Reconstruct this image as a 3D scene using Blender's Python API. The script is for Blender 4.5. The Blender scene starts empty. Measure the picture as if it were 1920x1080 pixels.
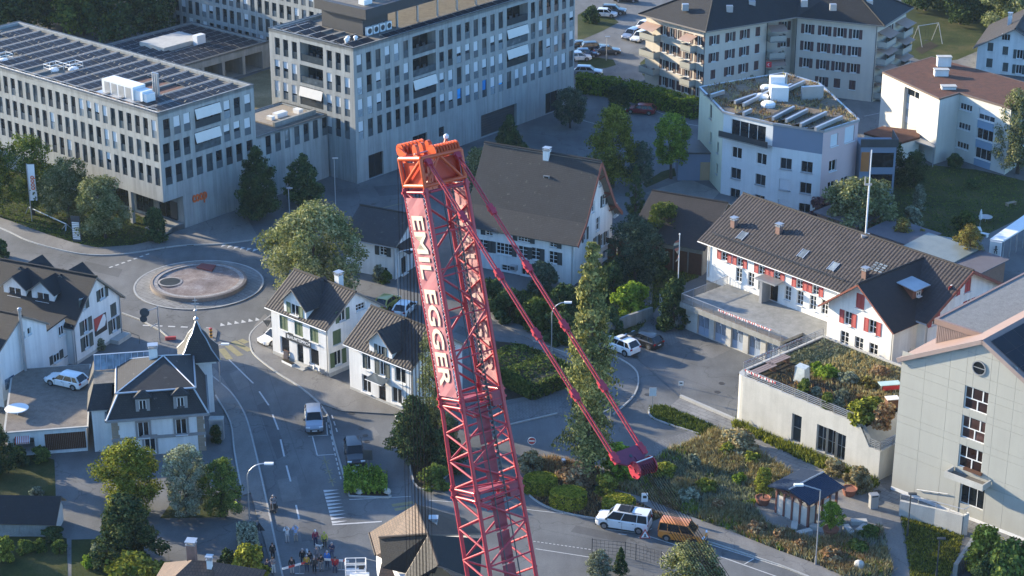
import bpy,bmesh,math,random
from mathutils import Vector,Matrix
from mathutils.geometry import tessellate_polygon
R=math.radians
SC=bpy.context.scene
COL=SC.collection
# ------------------------------------------------------------------ camera, sky, sun, exposure
CAM_H,PITCH,FPX=92.0,R(22.5),3733.3
cam=bpy.data.cameras.new('camera');camo=bpy.data.objects.new('camera',cam);COL.objects.link(camo)
cam.sensor_width=36.0;cam.lens=70.0;cam.clip_start=1.0;cam.clip_end=5000.0
camo.location=(0,0,CAM_H);camo.rotation_euler=(R(90)-PITCH,0,0)
SC.camera=camo
SUN_AZ,SUN_EL=-60.0,14.5
world=bpy.data.worlds.new('World');SC.world=world;world.use_nodes=True
_sky=world.node_tree.nodes.new('ShaderNodeTexSky');_sky.sky_type='NISHITA';_sky.sun_disc=False
_sky.sun_elevation=R(SUN_EL);_sky.sun_rotation=R(SUN_AZ%360);_sky.altitude=450;_sky.ozone_density=5.5
_bg=world.node_tree.nodes['Background'];_bg.inputs['Strength'].default_value=0.15
world.node_tree.links.new(_sky.outputs[0],_bg.inputs[0])
_sl=bpy.data.lights.new('sun','SUN');sun=bpy.data.objects.new('sun',_sl);COL.objects.link(sun)
_sl.energy=3.9;_sl.angle=R(0.6);_sl.color=(1.0,0.85,0.62)
_sd=Vector((math.sin(R(SUN_AZ))*math.cos(R(SUN_EL)),math.cos(R(SUN_AZ))*math.cos(R(SUN_EL)),math.sin(R(SUN_EL))))
sun.rotation_euler=(-_sd).to_track_quat('-Z','Y').to_euler();sun.location=(-60,150,120)
SC.view_settings.view_transform='Standard';SC.view_settings.look='None'
SC.view_settings.gamma=1.0;SC.view_settings.exposure=1.85;SC.view_settings.use_curve_mapping=False
SC.render.engine='CYCLES'
SC.cycles.max_bounces=6;SC.cycles.diffuse_bounces=3;SC.cycles.glossy_bounces=3;SC.cycles.transmission_bounces=4
SC.cycles.transparent_max_bounces=6;SC.cycles.caustics_reflective=False;SC.cycles.caustics_refractive=False
rnd=random.Random(7)
# ------------------------------------------------------------------ survey: a spot seen at (px, py) of the 1920 x 1080 photo, z metres up, in world metres
CP,SP=math.cos(PITCH),math.sin(PITCH)
def G(px,py,z=0.0):
 a,b=(px-960)/FPX,(540-py)/FPX
 dy,dz=CP+b*SP,-SP+b*CP
 t=(z-CAM_H)/dz
 return Vector((a*t,dy*t,z))
def ZT(xy,py):
 k=(540-py)/FPX
 return CAM_H+xy[1]*(k*CP-SP)/(CP+k*SP)
def PX(p):
 dep=p[1]*CP+(CAM_H-p[2])*SP;up=p[1]*SP-(CAM_H-p[2])*CP
 return 960+FPX*p[0]/dep,540-FPX*up/dep
def hit(o,a,px,z=0.0):
 d=AZ(a);k=(px-960)/FPX
 return(k*(o[1]*CP+(CAM_H-z)*SP)-o[0])/(d.x-k*d.y*CP)
def AZ(a):return Vector((math.sin(R(a)),math.cos(R(a)),0))
def along(o,a,px,py,z=0.0):return(G(px,py,z)-o).dot(AZ(a))
# ------------------------------------------------------------------ mesh collecting
class MB:
 def __init__(s):s.v,s.f,s.m,s.uv,s.has=[],[],[],[],False
 def face(s,pts,m=0,uv=None):
  n=len(s.v);s.v+=[tuple(p)for p in pts];s.f.append(tuple(range(n,n+len(pts))));s.m.append(m)
  if uv:s.has=True
  s.uv.append(uv)
 def box(s,x0,y0,z0,x1,y1,z1,m=0):
  P=[(x0,y0,z0),(x1,y0,z0),(x1,y1,z0),(x0,y1,z0),(x0,y0,z1),(x1,y0,z1),(x1,y1,z1),(x0,y1,z1)]
  s._hexa(P,m)
 def _hexa(s,P,m=0):
  n=len(s.v);s.v+=[tuple(p)for p in P]
  for q in((3,2,1,0),(4,5,6,7),(0,1,5,4),(1,2,6,5),(2,3,7,6),(3,0,4,7)):
   s.f.append(tuple(n+i for i in q));s.m.append(m);s.uv.append(None)
 def obox(s,c,ax,ay,az,m=0):
  c,ax,ay,az=Vector(c),Vector(ax),Vector(ay),Vector(az)
  s._hexa([c-ax-ay-az,c+ax-ay-az,c+ax+ay-az,c-ax+ay-az,c-ax-ay+az,c+ax-ay+az,c+ax+ay+az,c-ax+ay+az],m)
 def beam(s,p,q,w,h,m=0):
  p,q=Vector(p),Vector(q);d=(q-p);L=d.length;d.normalize()
  u=Vector((0,0,1))if abs(d.z)<.95 else Vector((1,0,0))
  a=d.cross(u).normalized();b=a.cross(d).normalized()
  s.obox((p+q)/2,d*L/2,a*w/2,b*h/2,m)
 def tube(s,p,q,r,n=6,m=0,r2=None,cap=True):
  p,q=Vector(p),Vector(q);d=(q-p).normalized()
  u=Vector((0,0,1))if abs(d.z)<.95 else Vector((1,0,0))
  a=d.cross(u).normalized();b=a.cross(d)
  r2=r if r2 is None else r2;k=len(s.v)
  for c,rr in((p,r),(q,r2)):
   for i in range(n):
    t=2*math.pi*i/n
    s.v.append(tuple(c+(a*math.cos(t)+b*math.sin(t))*rr))
  for i in range(n):
   j=(i+1)%n
   s.f.append((k+i,k+n+i,k+n+j,k+j));s.m.append(m);s.uv.append(None)
  if cap:
   s.f.append(tuple(k+i for i in range(n)));s.m.append(m);s.uv.append(None)
   s.f.append(tuple(k+n+i for i in reversed(range(n))));s.m.append(m);s.uv.append(None)
 def path(s,pts,r,n=6,m=0):
  for a,b in zip(pts[:-1],pts[1:]):s.tube(a,b,r,n,m)
 def lathe(s,prof,n=12,m=0,c=(0,0,0),cap=True):
  k=len(s.v);c=Vector(c)
  for r,z in prof:
   for i in range(n):
    t=2*math.pi*i/n
    s.v.append((c.x+r*math.cos(t),c.y+r*math.sin(t),c.z+z))
  for a in range(len(prof)-1):
   for i in range(n):
    j=(i+1)%n
    s.f.append((k+a*n+i,k+a*n+j,k+(a+1)*n+j,k+(a+1)*n+i));s.m.append(m);s.uv.append(None)
  if not cap:return
  s.f.append(tuple(k+i for i in reversed(range(n))));s.m.append(m);s.uv.append(None)
  s.f.append(tuple(k+(len(prof)-1)*n+i for i in range(n)));s.m.append(m);s.uv.append(None)
 def prism(s,pts,z0,z1,m=0,bottom=False):
  n=len(pts)
  ar=sum(pts[i][0]*pts[(i+1)%n][1]-pts[(i+1)%n][0]*pts[i][1]for i in range(n))
  if ar<0:pts=list(reversed(pts))
  k=len(s.v)
  s.v+=[(p[0],p[1],z0)for p in pts]+[(p[0],p[1],z1)for p in pts]
  for i in range(n):
   j=(i+1)%n
   s.f.append((k+i,k+j,k+n+j,k+n+i));s.m.append(m);s.uv.append(None)
  s.f.append(tuple(k+n+i for i in range(n)));s.m.append(m);s.uv.append(None)
  if bottom:s.f.append(tuple(k+i for i in reversed(range(n))));s.m.append(m);s.uv.append(None)
 def mesh(s,name,mats,smooth=False):
  me=bpy.data.meshes.new(name);me.from_pydata(s.v,[],s.f)
  for m in(mats if isinstance(mats,(list,tuple))else[mats]):me.materials.append(m)
  me.polygons.foreach_set('material_index',s.m)
  if smooth:me.polygons.foreach_set('use_smooth',[True]*len(s.f))
  if s.has:
   lay=me.uv_layers.new(name='UVMap');i=0;buf=[]
   for f,uv in zip(s.f,s.uv):
    if uv is None:uv=[(0,0)]*len(f)
    for q in uv:buf+=[q[0],q[1]]
   lay.data.foreach_set('uv',buf)
  me.update()
  return me
 def obj(s,name,mats,parent=None,loc=None,rz=0.0,smooth=False):
  return put(name,s.mesh(name,mats,smooth),parent,loc,rz)
def put(name,me,parent=None,loc=None,rz=0.0):
 o=bpy.data.objects.new(name,me);COL.objects.link(o)
 if parent is not None:o.parent=parent
 if loc is not None:o.location=loc
 if rz:o.rotation_euler=(0,0,rz)
 if parent is not None:KIDS.setdefault(parent.name,[]).append(o)
 return o
KIDS={}
def tag(o,label=None,cat=None,group=None,kind=None):
 if label:o['label']=label
 if cat:o['category']=cat
 if group:o['group']=group
 if kind:o['kind']=kind
 return o
def thing(name,label,cat,loc=(0,0,0),rz=0.0,group=None):
 o=bpy.data.objects.new(name,None);COL.objects.link(o);o.empty_display_size=.3
 o.location=loc;o.rotation_euler=(0,0,rz)
 return tag(o,label,cat,group)
def copy_tree(o,parent=None):
 c=o.copy();COL.objects.link(c)
 if parent is not None:
  c.parent=parent
  KIDS.setdefault(parent.name,[]).append(c)
 for ch in list(KIDS.get(o.name,[])):copy_tree(ch,c)
 return c
 # ------------------------------------------------------------------ materials
MATS={}
class NT:
 def __init__(s,name):
  s.mat=bpy.data.materials.new(name);s.mat.use_nodes=True;s.t=s.mat.node_tree
  s.b=s.t.nodes['Principled BSDF'];s.out=s.t.nodes['Material Output']
 def n(s,typ,**kw):
  x=s.t.nodes.new('ShaderNode'+typ)
  for k,v in kw.items():
   if k in x.inputs.keys()if isinstance(k,str)else False:x.inputs[k].default_value=v
   else:setattr(x,k,v)
  return x
 def l(s,a,b):s.t.links.new(a,b)
 def coord(s,which='Object'):return s.n('TexCoord').outputs[which]
 def pos(s):return s.n('NewGeometry').outputs['Position']
 def noise(s,co,scale,detail=3.0,rough=.55):
  x=s.n('TexNoise');x.inputs['Scale'].default_value=scale;x.inputs['Detail'].default_value=detail;x.inputs['Roughness'].default_value=rough
  s.l(co,x.inputs['Vector']);return x.outputs['Fac']
 def ramp(s,fac,stops):
  x=s.n('ValToRGB');e=x.color_ramp.elements
  while len(e)<len(stops):e.new(.5)
  for i,(p,c)in enumerate(stops):e[i].position=p;e[i].color=(c[0],c[1],c[2],1)if hasattr(c,'__len__')else(c,c,c,1)
  s.l(fac,x.inputs[0]);return x.outputs[0]
 def mix(s,fac,a,b,mode='MIX'):
  x=s.n('MixRGB',blend_type=mode)
  for sock,val in((x.inputs[0],fac),(x.inputs[1],a),(x.inputs[2],b)):
   if hasattr(val,'is_linked')or hasattr(val,'links'):s.l(val,sock)
   elif hasattr(val,'__len__'):sock.default_value=(val[0],val[1],val[2],1)
   else:sock.default_value=val
  return x.outputs[0]
 def bump(s,h,strength=.3,dist=.05):
  x=s.n('Bump');x.inputs['Strength'].default_value=strength;x.inputs['Distance'].default_value=dist
  s.l(h,x.inputs['Height']);s.l(x.outputs[0],s.b.inputs['Normal'])
 def scale(s,co,v):
  x=s.n('Mapping');x.inputs['Scale'].default_value=v;s.l(co,x.inputs[0]);return x.outputs[0]
def sc(c,k):return tuple(min(1,x*k)for x in c)
def M(name,col,rough=.7,var=.15,vs=.6,fine=0.0,bump=0.0,metal=0.0,streak=0.0,spec=None):
 """plain material with uneven tone: slow patches, optional fine grain, optional rain streaks"""
 if name in MATS:return MATS[name]
 t=NT(name);co=t.coord('Object')
 f=t.noise(co,vs,4.0,.6)
 c=t.ramp(f,[(.25,sc(col,1-var)),(.5,col),(.78,sc(col,1+var*.7))])
 if fine>0:
  g=t.noise(co,9.0,2.0,.7)
  c=t.mix(1.0,c,t.ramp(g,[(.3,1-fine),(.7,1.0)]),'MULTIPLY')
 if streak>0:
  g=t.noise(t.scale(co,(1.6,1.6,.10)),1.0,4.0,.65)
  c=t.mix(1.0,c,t.ramp(g,[(.38,1-streak),(.6,1.0)]),'MULTIPLY')
 t.l(c,t.b.inputs['Base Color']);t.b.inputs['Roughness'].default_value=rough;t.b.inputs['Metallic'].default_value=metal
 if spec is not None:t.b.inputs['Specular IOR Level'].default_value=spec
 if bump>0:t.bump(t.noise(co,14.0,3.0,.65),bump,.03)
 MATS[name]=t.mat
 return t.mat
def MTILE(name,c1,c2,mortar,w=.28,h=.34,moss=None,bump=.5,rough=.75,moss_amt=.62,big=.3):
 """roof covering laid in courses (UV in metres)"""
 if name in MATS:return MATS[name]
 t=NT(name);uv=t.coord('UV')
 b=t.n('TexBrick');b.offset=.5;b.inputs['Scale'].default_value=1.0
 b.inputs['Brick Width'].default_value=w;b.inputs['Row Height'].default_value=h;b.inputs['Mortar Size'].default_value=.022
 b.inputs['Mortar Smooth'].default_value=.3;b.inputs['Bias'].default_value=0
 for k,c in(('Color1',c1),('Color2',c2),('Mortar',mortar)):b.inputs[k].default_value=(*c,1)
 t.l(uv,b.inputs['Vector'])
 c=b.outputs['Color']
 f=t.noise(uv,.45,5.0,.65)
 c=t.mix(1.0,c,t.ramp(f,[(.3,1-big),(.7,1+big*.6)]),'MULTIPLY')
 if moss:
  m=t.noise(uv,1.7,6.0,.75)
  c=t.mix(t.ramp(m,[(moss_amt,0.0),(moss_amt+.08,.75)]),c,moss)
 t.l(c,t.b.inputs['Base Color']);t.b.inputs['Roughness'].default_value=rough
 t.bump(b.outputs['Fac'],-bump if False else bump,.04)
 t.t.nodes['Bump'].invert=True
 MATS[name]=t.mat
 return t.mat
def MLEAF(name,dark,mid,light,trans=.25):
 if name in MATS:return MATS[name]
 t=NT(name)
 f=t.noise(t.coord('Object'),2.2,3.0,.6)
 g=t.n('NewGeometry').outputs['Random Per Island']
 o=t.n('ObjectInfo').outputs['Random']
 a=t.n('Math',operation='ADD');t.l(f,a.inputs[0])
 s1=t.n('Math',operation='MULTIPLY_ADD');t.l(g,s1.inputs[0]);s1.inputs[1].default_value=.42;s1.inputs[2].default_value=-.21
 t.l(s1.outputs[0],a.inputs[1])
 c=t.ramp(a.outputs[0],[(.28,dark),(.5,mid),(.74,light)])
 h=t.n('HueSaturation');t.l(c,h.inputs['Color'])
 s2=t.n('Math',operation='MULTIPLY_ADD');t.l(o,s2.inputs[0]);s2.inputs[1].default_value=.5;s2.inputs[2].default_value=.78
 t.l(s2.outputs[0],h.inputs['Value'])
 d=t.n('BsdfDiffuse');tr=t.n('BsdfTranslucent');mx=t.n('MixShader');mx.inputs[0].default_value=trans
 t.l(h.outputs[0],d.inputs[0])
 w=t.mix(1.0,h.outputs[0],(1.0,1.0,.55),'MULTIPLY');t.l(w,tr.inputs[0])
 t.l(d.outputs[0],mx.inputs[1]);t.l(tr.outputs[0],mx.inputs[2]);t.l(mx.outputs[0],t.out.inputs['Surface'])
 MATS[name]=t.mat
 return t.mat
def MGLASS(name,col=(.012,.016,.02),rough=.06,var=.5):
 """window glass over a dark room: glossy, uneven because of what is behind it"""
 if name in MATS:return MATS[name]
 t=NT(name);o=t.n('ObjectInfo').outputs['Random']
 f=t.noise(t.coord('Object'),1.1,2.0,.5)
 a=t.n('Math',operation='ADD');t.l(f,a.inputs[0]);t.l(o,a.inputs[1])
 c=t.ramp(t_half(t,a.outputs[0]),[(.2,sc(col,1-var)),(.55,col),(.75,sc(col,2.2)),(.88,sc(col,6)),(.97,sc(col,13))])
 t.l(c,t.b.inputs['Base Color']);t.b.inputs['Roughness'].default_value=rough;t.b.inputs['IOR'].default_value=1.5
 MATS[name]=t.mat
 return t.mat
def t_half(t,s):
 m=t.n('Math',operation='MULTIPLY');t.l(s,m.inputs[0]);m.inputs[1].default_value=.5;return m.outputs[0]
def MASPH(name,col,patch=.36,paver=None):
 """road surface in world metres: worn patches, mends, fine grit"""
 if name in MATS:return MATS[name]
 t=NT(name);co=t.pos()
 f=t.noise(co,.11,5.0,.6);g=t.noise(co,6.0,3.0,.8);s=t.noise(t.scale(co,(.6,.18,1)),.9,3.0,.6)
 c=t.ramp(f,[(.3,sc(col,1-patch)),(.5,col),(.7,sc(col,1+patch*.8))])
 c=t.mix(1.0,c,t.ramp(g,[(.3,.78),(.7,1.08)]),'MULTIPLY')
 c=t.mix(1.0,c,t.ramp(s,[(.33,.78),(.62,1.0)]),'MULTIPLY')
 v=t.n('TexVoronoi',feature='DISTANCE_TO_EDGE');v.inputs['Scale'].default_value=.085
 wv=t.n('VectorMath',operation='ADD');nz=t.n('TexNoise');nz.inputs['Scale'].default_value=.35;nz.inputs['Detail'].default_value=4
 ms=t.n('VectorMath',operation='SCALE');ms.inputs['Scale'].default_value=5.0
 t.l(co,nz.inputs['Vector']);t.l(nz.outputs['Color'],ms.inputs[0]);t.l(co,wv.inputs[0]);t.l(ms.outputs[0],wv.inputs[1]);t.l(wv.outputs[0],v.inputs['Vector'])
 c=t.mix(1.0,c,t.ramp(v.outputs['Distance'],[(.0,.6),(.008,1.0)]),'MULTIPLY')
 if paver:
  b=t.n('TexBrick');b.inputs['Scale'].default_value=1.0;b.inputs['Brick Width'].default_value=paver;b.inputs['Row Height'].default_value=paver*.5
  b.inputs['Mortar Size'].default_value=.03;b.inputs['Color1'].default_value=(1,1,1,1);b.inputs['Color2'].default_value=(.82,.82,.82,1);b.inputs['Mortar'].default_value=(.5,.5,.5,1)
  r=t.n('Mapping');r.inputs['Rotation'].default_value=(0,0,R(43));t.l(co,r.inputs[0]);t.l(r.outputs[0],b.inputs['Vector'])
  c=t.mix(1.0,c,b.outputs['Color'],'MULTIPLY')
 t.l(c,t.b.inputs['Base Color']);t.b.inputs['Roughness'].default_value=.85
 t.bump(t.noise(co,25.0,2.0,.7),.25,.02)
 MATS[name]=t.mat
 return t.mat
def MGRASS(name,a,b,c):
 if name in MATS:return MATS[name]
 t=NT(name);co=t.pos()
 f=t.noise(co,.16,6.0,.68);g=t.noise(co,5.0,3.0,.8)
 x=t.ramp(f,[(.3,a),(.5,b),(.68,c)])
 x=t.mix(1.0,x,t.ramp(g,[(.25,.55),(.75,1.25)]),'MULTIPLY')
 t.l(x,t.b.inputs['Base Color']);t.b.inputs['Roughness'].default_value=.95;t.b.inputs['Specular IOR Level'].default_value=.1
 t.bump(g,.6,.08)
 MATS[name]=t.mat
 return t.mat
WHITE=M('plaster_white',(.74,.735,.70),.85,.09,.5,.06,.12,streak=.14)
CREAM=M('plaster_cream',(.56,.51,.42),.85,.09,.5,.06,.12,streak=.14)
STONE=M('block_facade_stone',(.33,.345,.33),.8,.14,.35,.10,.12,streak=.24)
CONC=M('concrete_pale',(.45,.445,.41),.88,.14,.5,.12,.25,streak=.09)
CONCD=M('concrete_grey',(.27,.27,.25),.9,.18,.5,.15,.25,streak=.2)
GREYWALL=M('grey_panel_wall',(.36,.36,.32),.75,.06,.3,.04,streak=.03)
METAL=M('galvanised_metal',(.42,.43,.44),.42,.12,1.2,metal=.65)
DARKMETAL=M('dark_metal',(.055,.06,.065),.5,.2,1.0,metal=.3)
WHITEPAINT=M('white_paint',(.72,.72,.70),.5,.06,2.0)
FRAMEW=M('white_window_frame',(.70,.70,.68),.5,.05,2.0)
FRAMED=M('dark_window_frame',(.05,.052,.055),.45,.1,2.0)
GLASS=MGLASS('window_glass')
GLASSB=MGLASS('balustrade_glass',(.12,.14,.15),.12,.2)
BLIND=M('pale_blind',(.60,.62,.62),.7,.05,.8)
SHUTG=M('green_shutter',(.075,.115,.05),.6,.12,3.0)
SHUTD=M('dark_green_shutter',(.02,.03,.03),.6,.15,3.0)
SHUTR=M('red_shutter',(.33,.035,.03),.6,.12,3.0)
SHUTB=M('brown_red_shutter',(.055,.018,.018),.6,.15,3.0)
SHUTK=M('grey_green_shutter',(.045,.06,.055),.6,.15,3.0)
PANEL=M('solar_cell_blue',(.016,.018,.024),.6,.25,.9,spec=.15)
GRAVEL=M('roof_gravel',(.17,.155,.13),.95,.35,1.4,.35,.5)
SEDUM=M('roof_sedum',(0.111,0.0355,0.0173),.95,.4,1.2,.5,.9)
DRYPLANT=M('roof_dry_plants',(.20,.15,.10),.95,.5,1.3,.5,.9)
WOODD=M('brown_wood',(.11,.045,.022),.65,.25,3.0,.2,.1)
COPPER=M('pinkish_roof_metal',(.23,.155,.125),.6,.08,.6)
RIBT=MTILE('ribbed_tile_brown',(0.0377,0.0286,0.0266),(0.0267,0.0202,0.0203),(0.0126,0.00977,0.0103),.6,.36,moss=(0.0694,0.0629,0.0576),bump=.45,moss_amt=.64,big=.4)
OLDT=MTILE('old_grey_tile',(0.0227,0.0252,0.0288),(0.0161,0.0177,0.0215),(0.00776,0.00881,0.0107),.22,.24,moss=(0.106,0.109,0.0926),bump=.5,moss_amt=.60)
SLATE=MTILE('dark_slate',(0.03,0.03,0.03),(0.0204,0.0204,0.0216),(0.009,0.009,0.0096),.26,.2,moss=(.19,.185,.165),bump=.5,moss_amt=.62)
DARKT=MTILE('dark_tile',(0.00763,0.00812,0.0103),(0.00547,0.00594,0.00761),(0.00255,0.00287,0.00352),.26,.34,moss=(0.0325,0.0367,0.0384),bump=.5,moss_amt=.62,big=.4)
REDT=MTILE('brown_red_tile',(0.116,0.067,0.0422),(0.0845,0.0471,0.0322),(0.0317,0.0198,0.0149),.26,.3,moss=(0.198,0.136,0.0868),bump=.5,moss_amt=.66)
BROWNT=MTILE('dark_brown_tile',(0.0239,0.0181,0.0171),(0.0168,0.0131,0.0132),(0.0079,0.00641,0.00657),.26,.3,bump=.5)
# ------------------------------------------------------------------ walls, windows, roofs (all in the building's own metres)
def T(org,ang):
 d=Vector((math.cos(ang),math.sin(ang),0));n=Vector((-math.sin(ang),math.cos(ang),0))
 o=Vector((org[0],org[1],0))
 f=lambda s,dep,z:o+d*s+n*dep+Vector((0,0,z))
 f.ang=ang
 return f
def sides(L,W):return dict(S=T((0,0),0),E=T((L,0),R(90)),N=T((L,W),R(180)),W=T((0,W),R(270)))
def wall_grid(mb,t,s0,s1,z0,z1,holes,depth=.25,m=0,mr=None):
 """a rectangular wall with rectangular openings (s, z, w, h) and their reveals"""
 mr=m if mr is None else mr
 hs=[(q[0],q[1],q[0]+q[2],q[1]+q[3],q[4]if len(q)>4 else depth)for q in holes]
 S=sorted({s0,s1}|{x for h in hs for x in(h[0],h[2])if s0<x<s1});Z=sorted({z0,z1}|{x for h in hs for x in(h[1],h[3])if z0<x<z1})
 for j in range(len(Z)-1):
  zc=(Z[j]+Z[j+1])/2;run=None
  for i in range(len(S)-1):
   scn=(S[i]+S[i+1])/2
   op=any(h[0]<scn<h[2]and h[1]<zc<h[3]for h in hs)
   if not op and run is None:run=S[i]
   if run is not None and(op or i==len(S)-2):
    e=S[i]if op else S[i+1]
    mb.face([t(run,0,Z[j]),t(e,0,Z[j]),t(e,0,Z[j+1]),t(run,0,Z[j+1])],m);run=None
 reveals(mb,t,hs,depth,mr)
def reveals(mb,t,hs,depth,m):
 for a,b,c,d,depth in hs:
  P=[(a,b),(c,b),(c,d),(a,d)]
  for i in range(4):
   p,q=P[i],P[(i+1)%4]
   mb.face([t(p[0],0,p[1]),t(q[0],0,q[1]),t(q[0],depth,q[1]),t(p[0],depth,p[1])][::-1],m)
  mb.face([t(a,depth+.12,b),t(c,depth+.12,b),t(c,depth+.12,d),t(a,depth+.12,d)],m)
def wall_poly(mb,t,poly,holes,depth=.25,m=0):
 """an upright wall with any roof line (list of (s, z), anticlockwise) and rectangular openings, cut into upright strips"""
 hs=[(q[0],q[1],q[0]+q[2],q[1]+q[3],q[4]if len(q)>4 else depth)for q in holes]
 n=len(poly)
 def span(s,side):
  zs=[]
  for i in range(n):
   p,q=poly[i],poly[(i+1)%n]
   if abs(p[0]-q[0])<1e-6:continue
   if min(p[0],q[0])-1e-6<=s+side*1e-4<=max(p[0],q[0])+1e-6:zs.append(p[1]+(q[1]-p[1])*(s-p[0])/(q[0]-p[0]))
  return(min(zs),max(zs))if zs else None
 x0,x1=min(p[0]for p in poly),max(p[0]for p in poly)
 S=sorted({round(p[0],5)for p in poly}|{round(x,5)for h in hs for x in(h[0],h[2])if x0<x<x1})
 for a,b in zip(S[:-1],S[1:]):
  if b-a<1e-4:continue
  A,B=span(a,1),span(b,-1)
  if not A or not B:continue
  mid=(a+b)/2
  cut=sorted((h[1],h[3])for h in hs if h[0]<mid<h[2])
  lo=(A[0],B[0])
  for c,d in cut:
   if c>max(lo)+1e-4:mb.face([t(a,0,lo[0]),t(b,0,lo[1]),t(b,0,c),t(a,0,c)],m)
   lo=(d,d)
  P=[t(a,0,lo[0]),t(b,0,lo[1])]
  if B[1]>lo[1]+1e-4:P.append(t(b,0,B[1]))
  if A[1]>lo[0]+1e-4:P.append(t(a,0,A[1]))
  if len(P)>2:mb.face(P,m)
 reveals(mb,t,hs,depth,m)
_wc={}
def _winmesh(w,h,cols,rows,fr,bar,mf,mg,merged,sill,arch=False):
 key=(round(w,2),round(h,2),cols,rows,fr,bar,mf.name,mg.name,merged,sill)
 if key in _wc:return _wc[key]
 f=MB();d0,d1=-.05,.03
 f.box(0,d0,0,fr,d1,h);f.box(w-fr,d0,0,w,d1,h);f.box(fr,d0,0,w-fr,d1,fr);f.box(fr,d0,h-fr,w-fr,d1,h)
 for i in range(1,cols):
  x=w*i/cols;b=bar*(1.5 if cols==2 or i*2==cols else 1)
  f.box(x-b/2,d0+.012,fr,x+b/2,d1-.003,h-fr)
 for j in range(1,rows):
  z=h*j/rows;f.box(fr,d0+.02,z-bar/2,w-fr,d1-.006,z+bar/2)
 if sill:f.box(-.06,-.36,-.07,w+.06,d0-.003,-.004)
 g=MB();g.box(fr*.5,.0,fr*.5,w-fr*.5,.012,h-fr*.5)
 if merged:
  g2=MB();g2.v,g2.f,g2.m,g2.uv=list(f.v),list(f.f),list(f.m),list(f.uv)
  n=len(g2.v);g2.v+=g.v;g2.f+=[tuple(i+n for i in q)for q in g.f];g2.m+=[1]*len(g.f);g2.uv+=g.uv
  r=(g2.mesh('window',[mf,mg]),None)
 else:r=(f.mesh('window',mf),g.mesh('pane',mg))
 _wc[key]=r
 return r
def window(root,t,s,z,w,h,cols=2,rows=1,fr=.07,bar=.05,mf=None,mg=None,dep=.18,merged=False,sill=True,blind=None,name='window',mb_=None):
 a,b=_winmesh(w,h,cols,rows,fr,bar,mf or FRAMEW,mg or GLASS,merged,sill)
 o=put(name,a,root,t(s,dep,z),t.ang)
 if b:put('pane',b,o)
 if blind:
  k=('bl',round(w,2),round(h*blind,2),(mb_ or BLIND).name)
  if k not in _wc:
   x=MB();n=max(2,int(h*blind/.12))
   for i in range(n):x.box(.03,-.085,-h*blind+i*h*blind/n,w-.03,-.06+.012*(i%2),-h*blind+(i+1)*h*blind/n-.008)
   _wc[k]=x.mesh('blind',mb_ or BLIND)
  put('blind',_wc[k],o,(0,0,h-.02))
 return o
def shutter(root,t,s,z,w,h,mat,out=.05):
 k=('sh',round(w,2),round(h,2),mat.name)
 if k not in _wc:
  x=MB();x.box(0,0,0,.07,.05,h);x.box(w-.07,0,0,w,.05,h);x.box(.07,0,0,w-.07,.05,.08);x.box(.07,0,h-.08,w-.07,.05,h)
  n=9
  for i in range(n):
   z0=.08+(h-.16)*i/n;z1=z0+(h-.16)/n
   x.face([(.07,.0,z0),(w-.07,.0,z0),(w-.07,.045,z1-.01),(.07,.045,z1-.01)]);x.face([(.07,.045,z1-.01),(w-.07,.045,z1-.01),(w-.07,.0,z1),(.07,.0,z1)])
  _wc[k]=x.mesh('shutter',mat)
 return put('shutter',_wc[k],root,t(s,-out-.004,z),t.ang)
def win_sh(root,t,holes,s,z,w,h,mat,sw=None,state='open',**kw):
 """a window with its two shutters; the opening is added to holes"""
 sw=sw or w/2
 holes.append((s,z,w,h))
 if state=='closed':
  window(root,t,s,z,w,h,**kw);shutter(root,t,s+.01,z+.01,w/2-.015,h-.02,mat,-.06);shutter(root,t,s+w/2+.005,z+.01,w/2-.015,h-.02,mat,-.06)
 else:
  window(root,t,s,z,w,h,**kw)
  if state in('open','left'):shutter(root,t,s-sw-.02,z,sw,h,mat)
  if state in('open','right'):shutter(root,t,s+w+.02,z,sw,h,mat)
def slab(mb,a,b,c,d,th=.16,rib=0.0,amp=.036,m=0,mt=None):
 """one roof slope: a-b along the eave, d-c along the ridge; ribs run from eave to ridge"""
 a,b,c,d=map(Vector,(a,b,c,d));mt=m if mt is None else mt
 nrm=(b-a).cross(d-a).normalized()
 if nrm.z<0:nrm=-nrm
 dn=-nrm*th
 L=(b-a).length;ex=(b-a).normalized();D=[(p-a).dot(ex)for p in(a,b,c,d)]
 ey=nrm.cross(ex).normalized()
 E=[(p-a).dot(ey)for p in(a,b,c,d)]
 if rib>0:
  n=max(2,int(L/rib))
  for i in range(n):
   for k,(u0,u1,h0,h1)in enumerate(((0,.28,0,1),(.28,.48,1,1),(.48,.78,1,0),(.78,1,0,0))):
    q0,q1=(i+u0)/n,(i+u1)/n
    p=[a.lerp(b,q0)+nrm*amp*h0,a.lerp(b,q1)+nrm*amp*h1,d.lerp(c,q1)+nrm*amp*h1,d.lerp(c,q0)+nrm*amp*h0]
    uv=[(D[0]+L*q0,0),(D[0]+L*q1,0),(D[3]+(D[2]-D[3])*q1,E[2]),(D[3]+(D[2]-D[3])*q0,E[3])]
    mb.face(p,m,uv)
 else:
  mb.face([a,b,c,d],m,list(zip(D,E)))
 P=[a,b,c,d]
 for i in range(4):
  p,q=P[i],P[(i+1)%4]
  if(p-q).length>.01:mb.face([q,p,p+dn,q+dn],mt,[(0,0)]*4)
 mb.face([d+dn,c+dn,b+dn,a+dn],mt,[(0,0)]*4)
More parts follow.
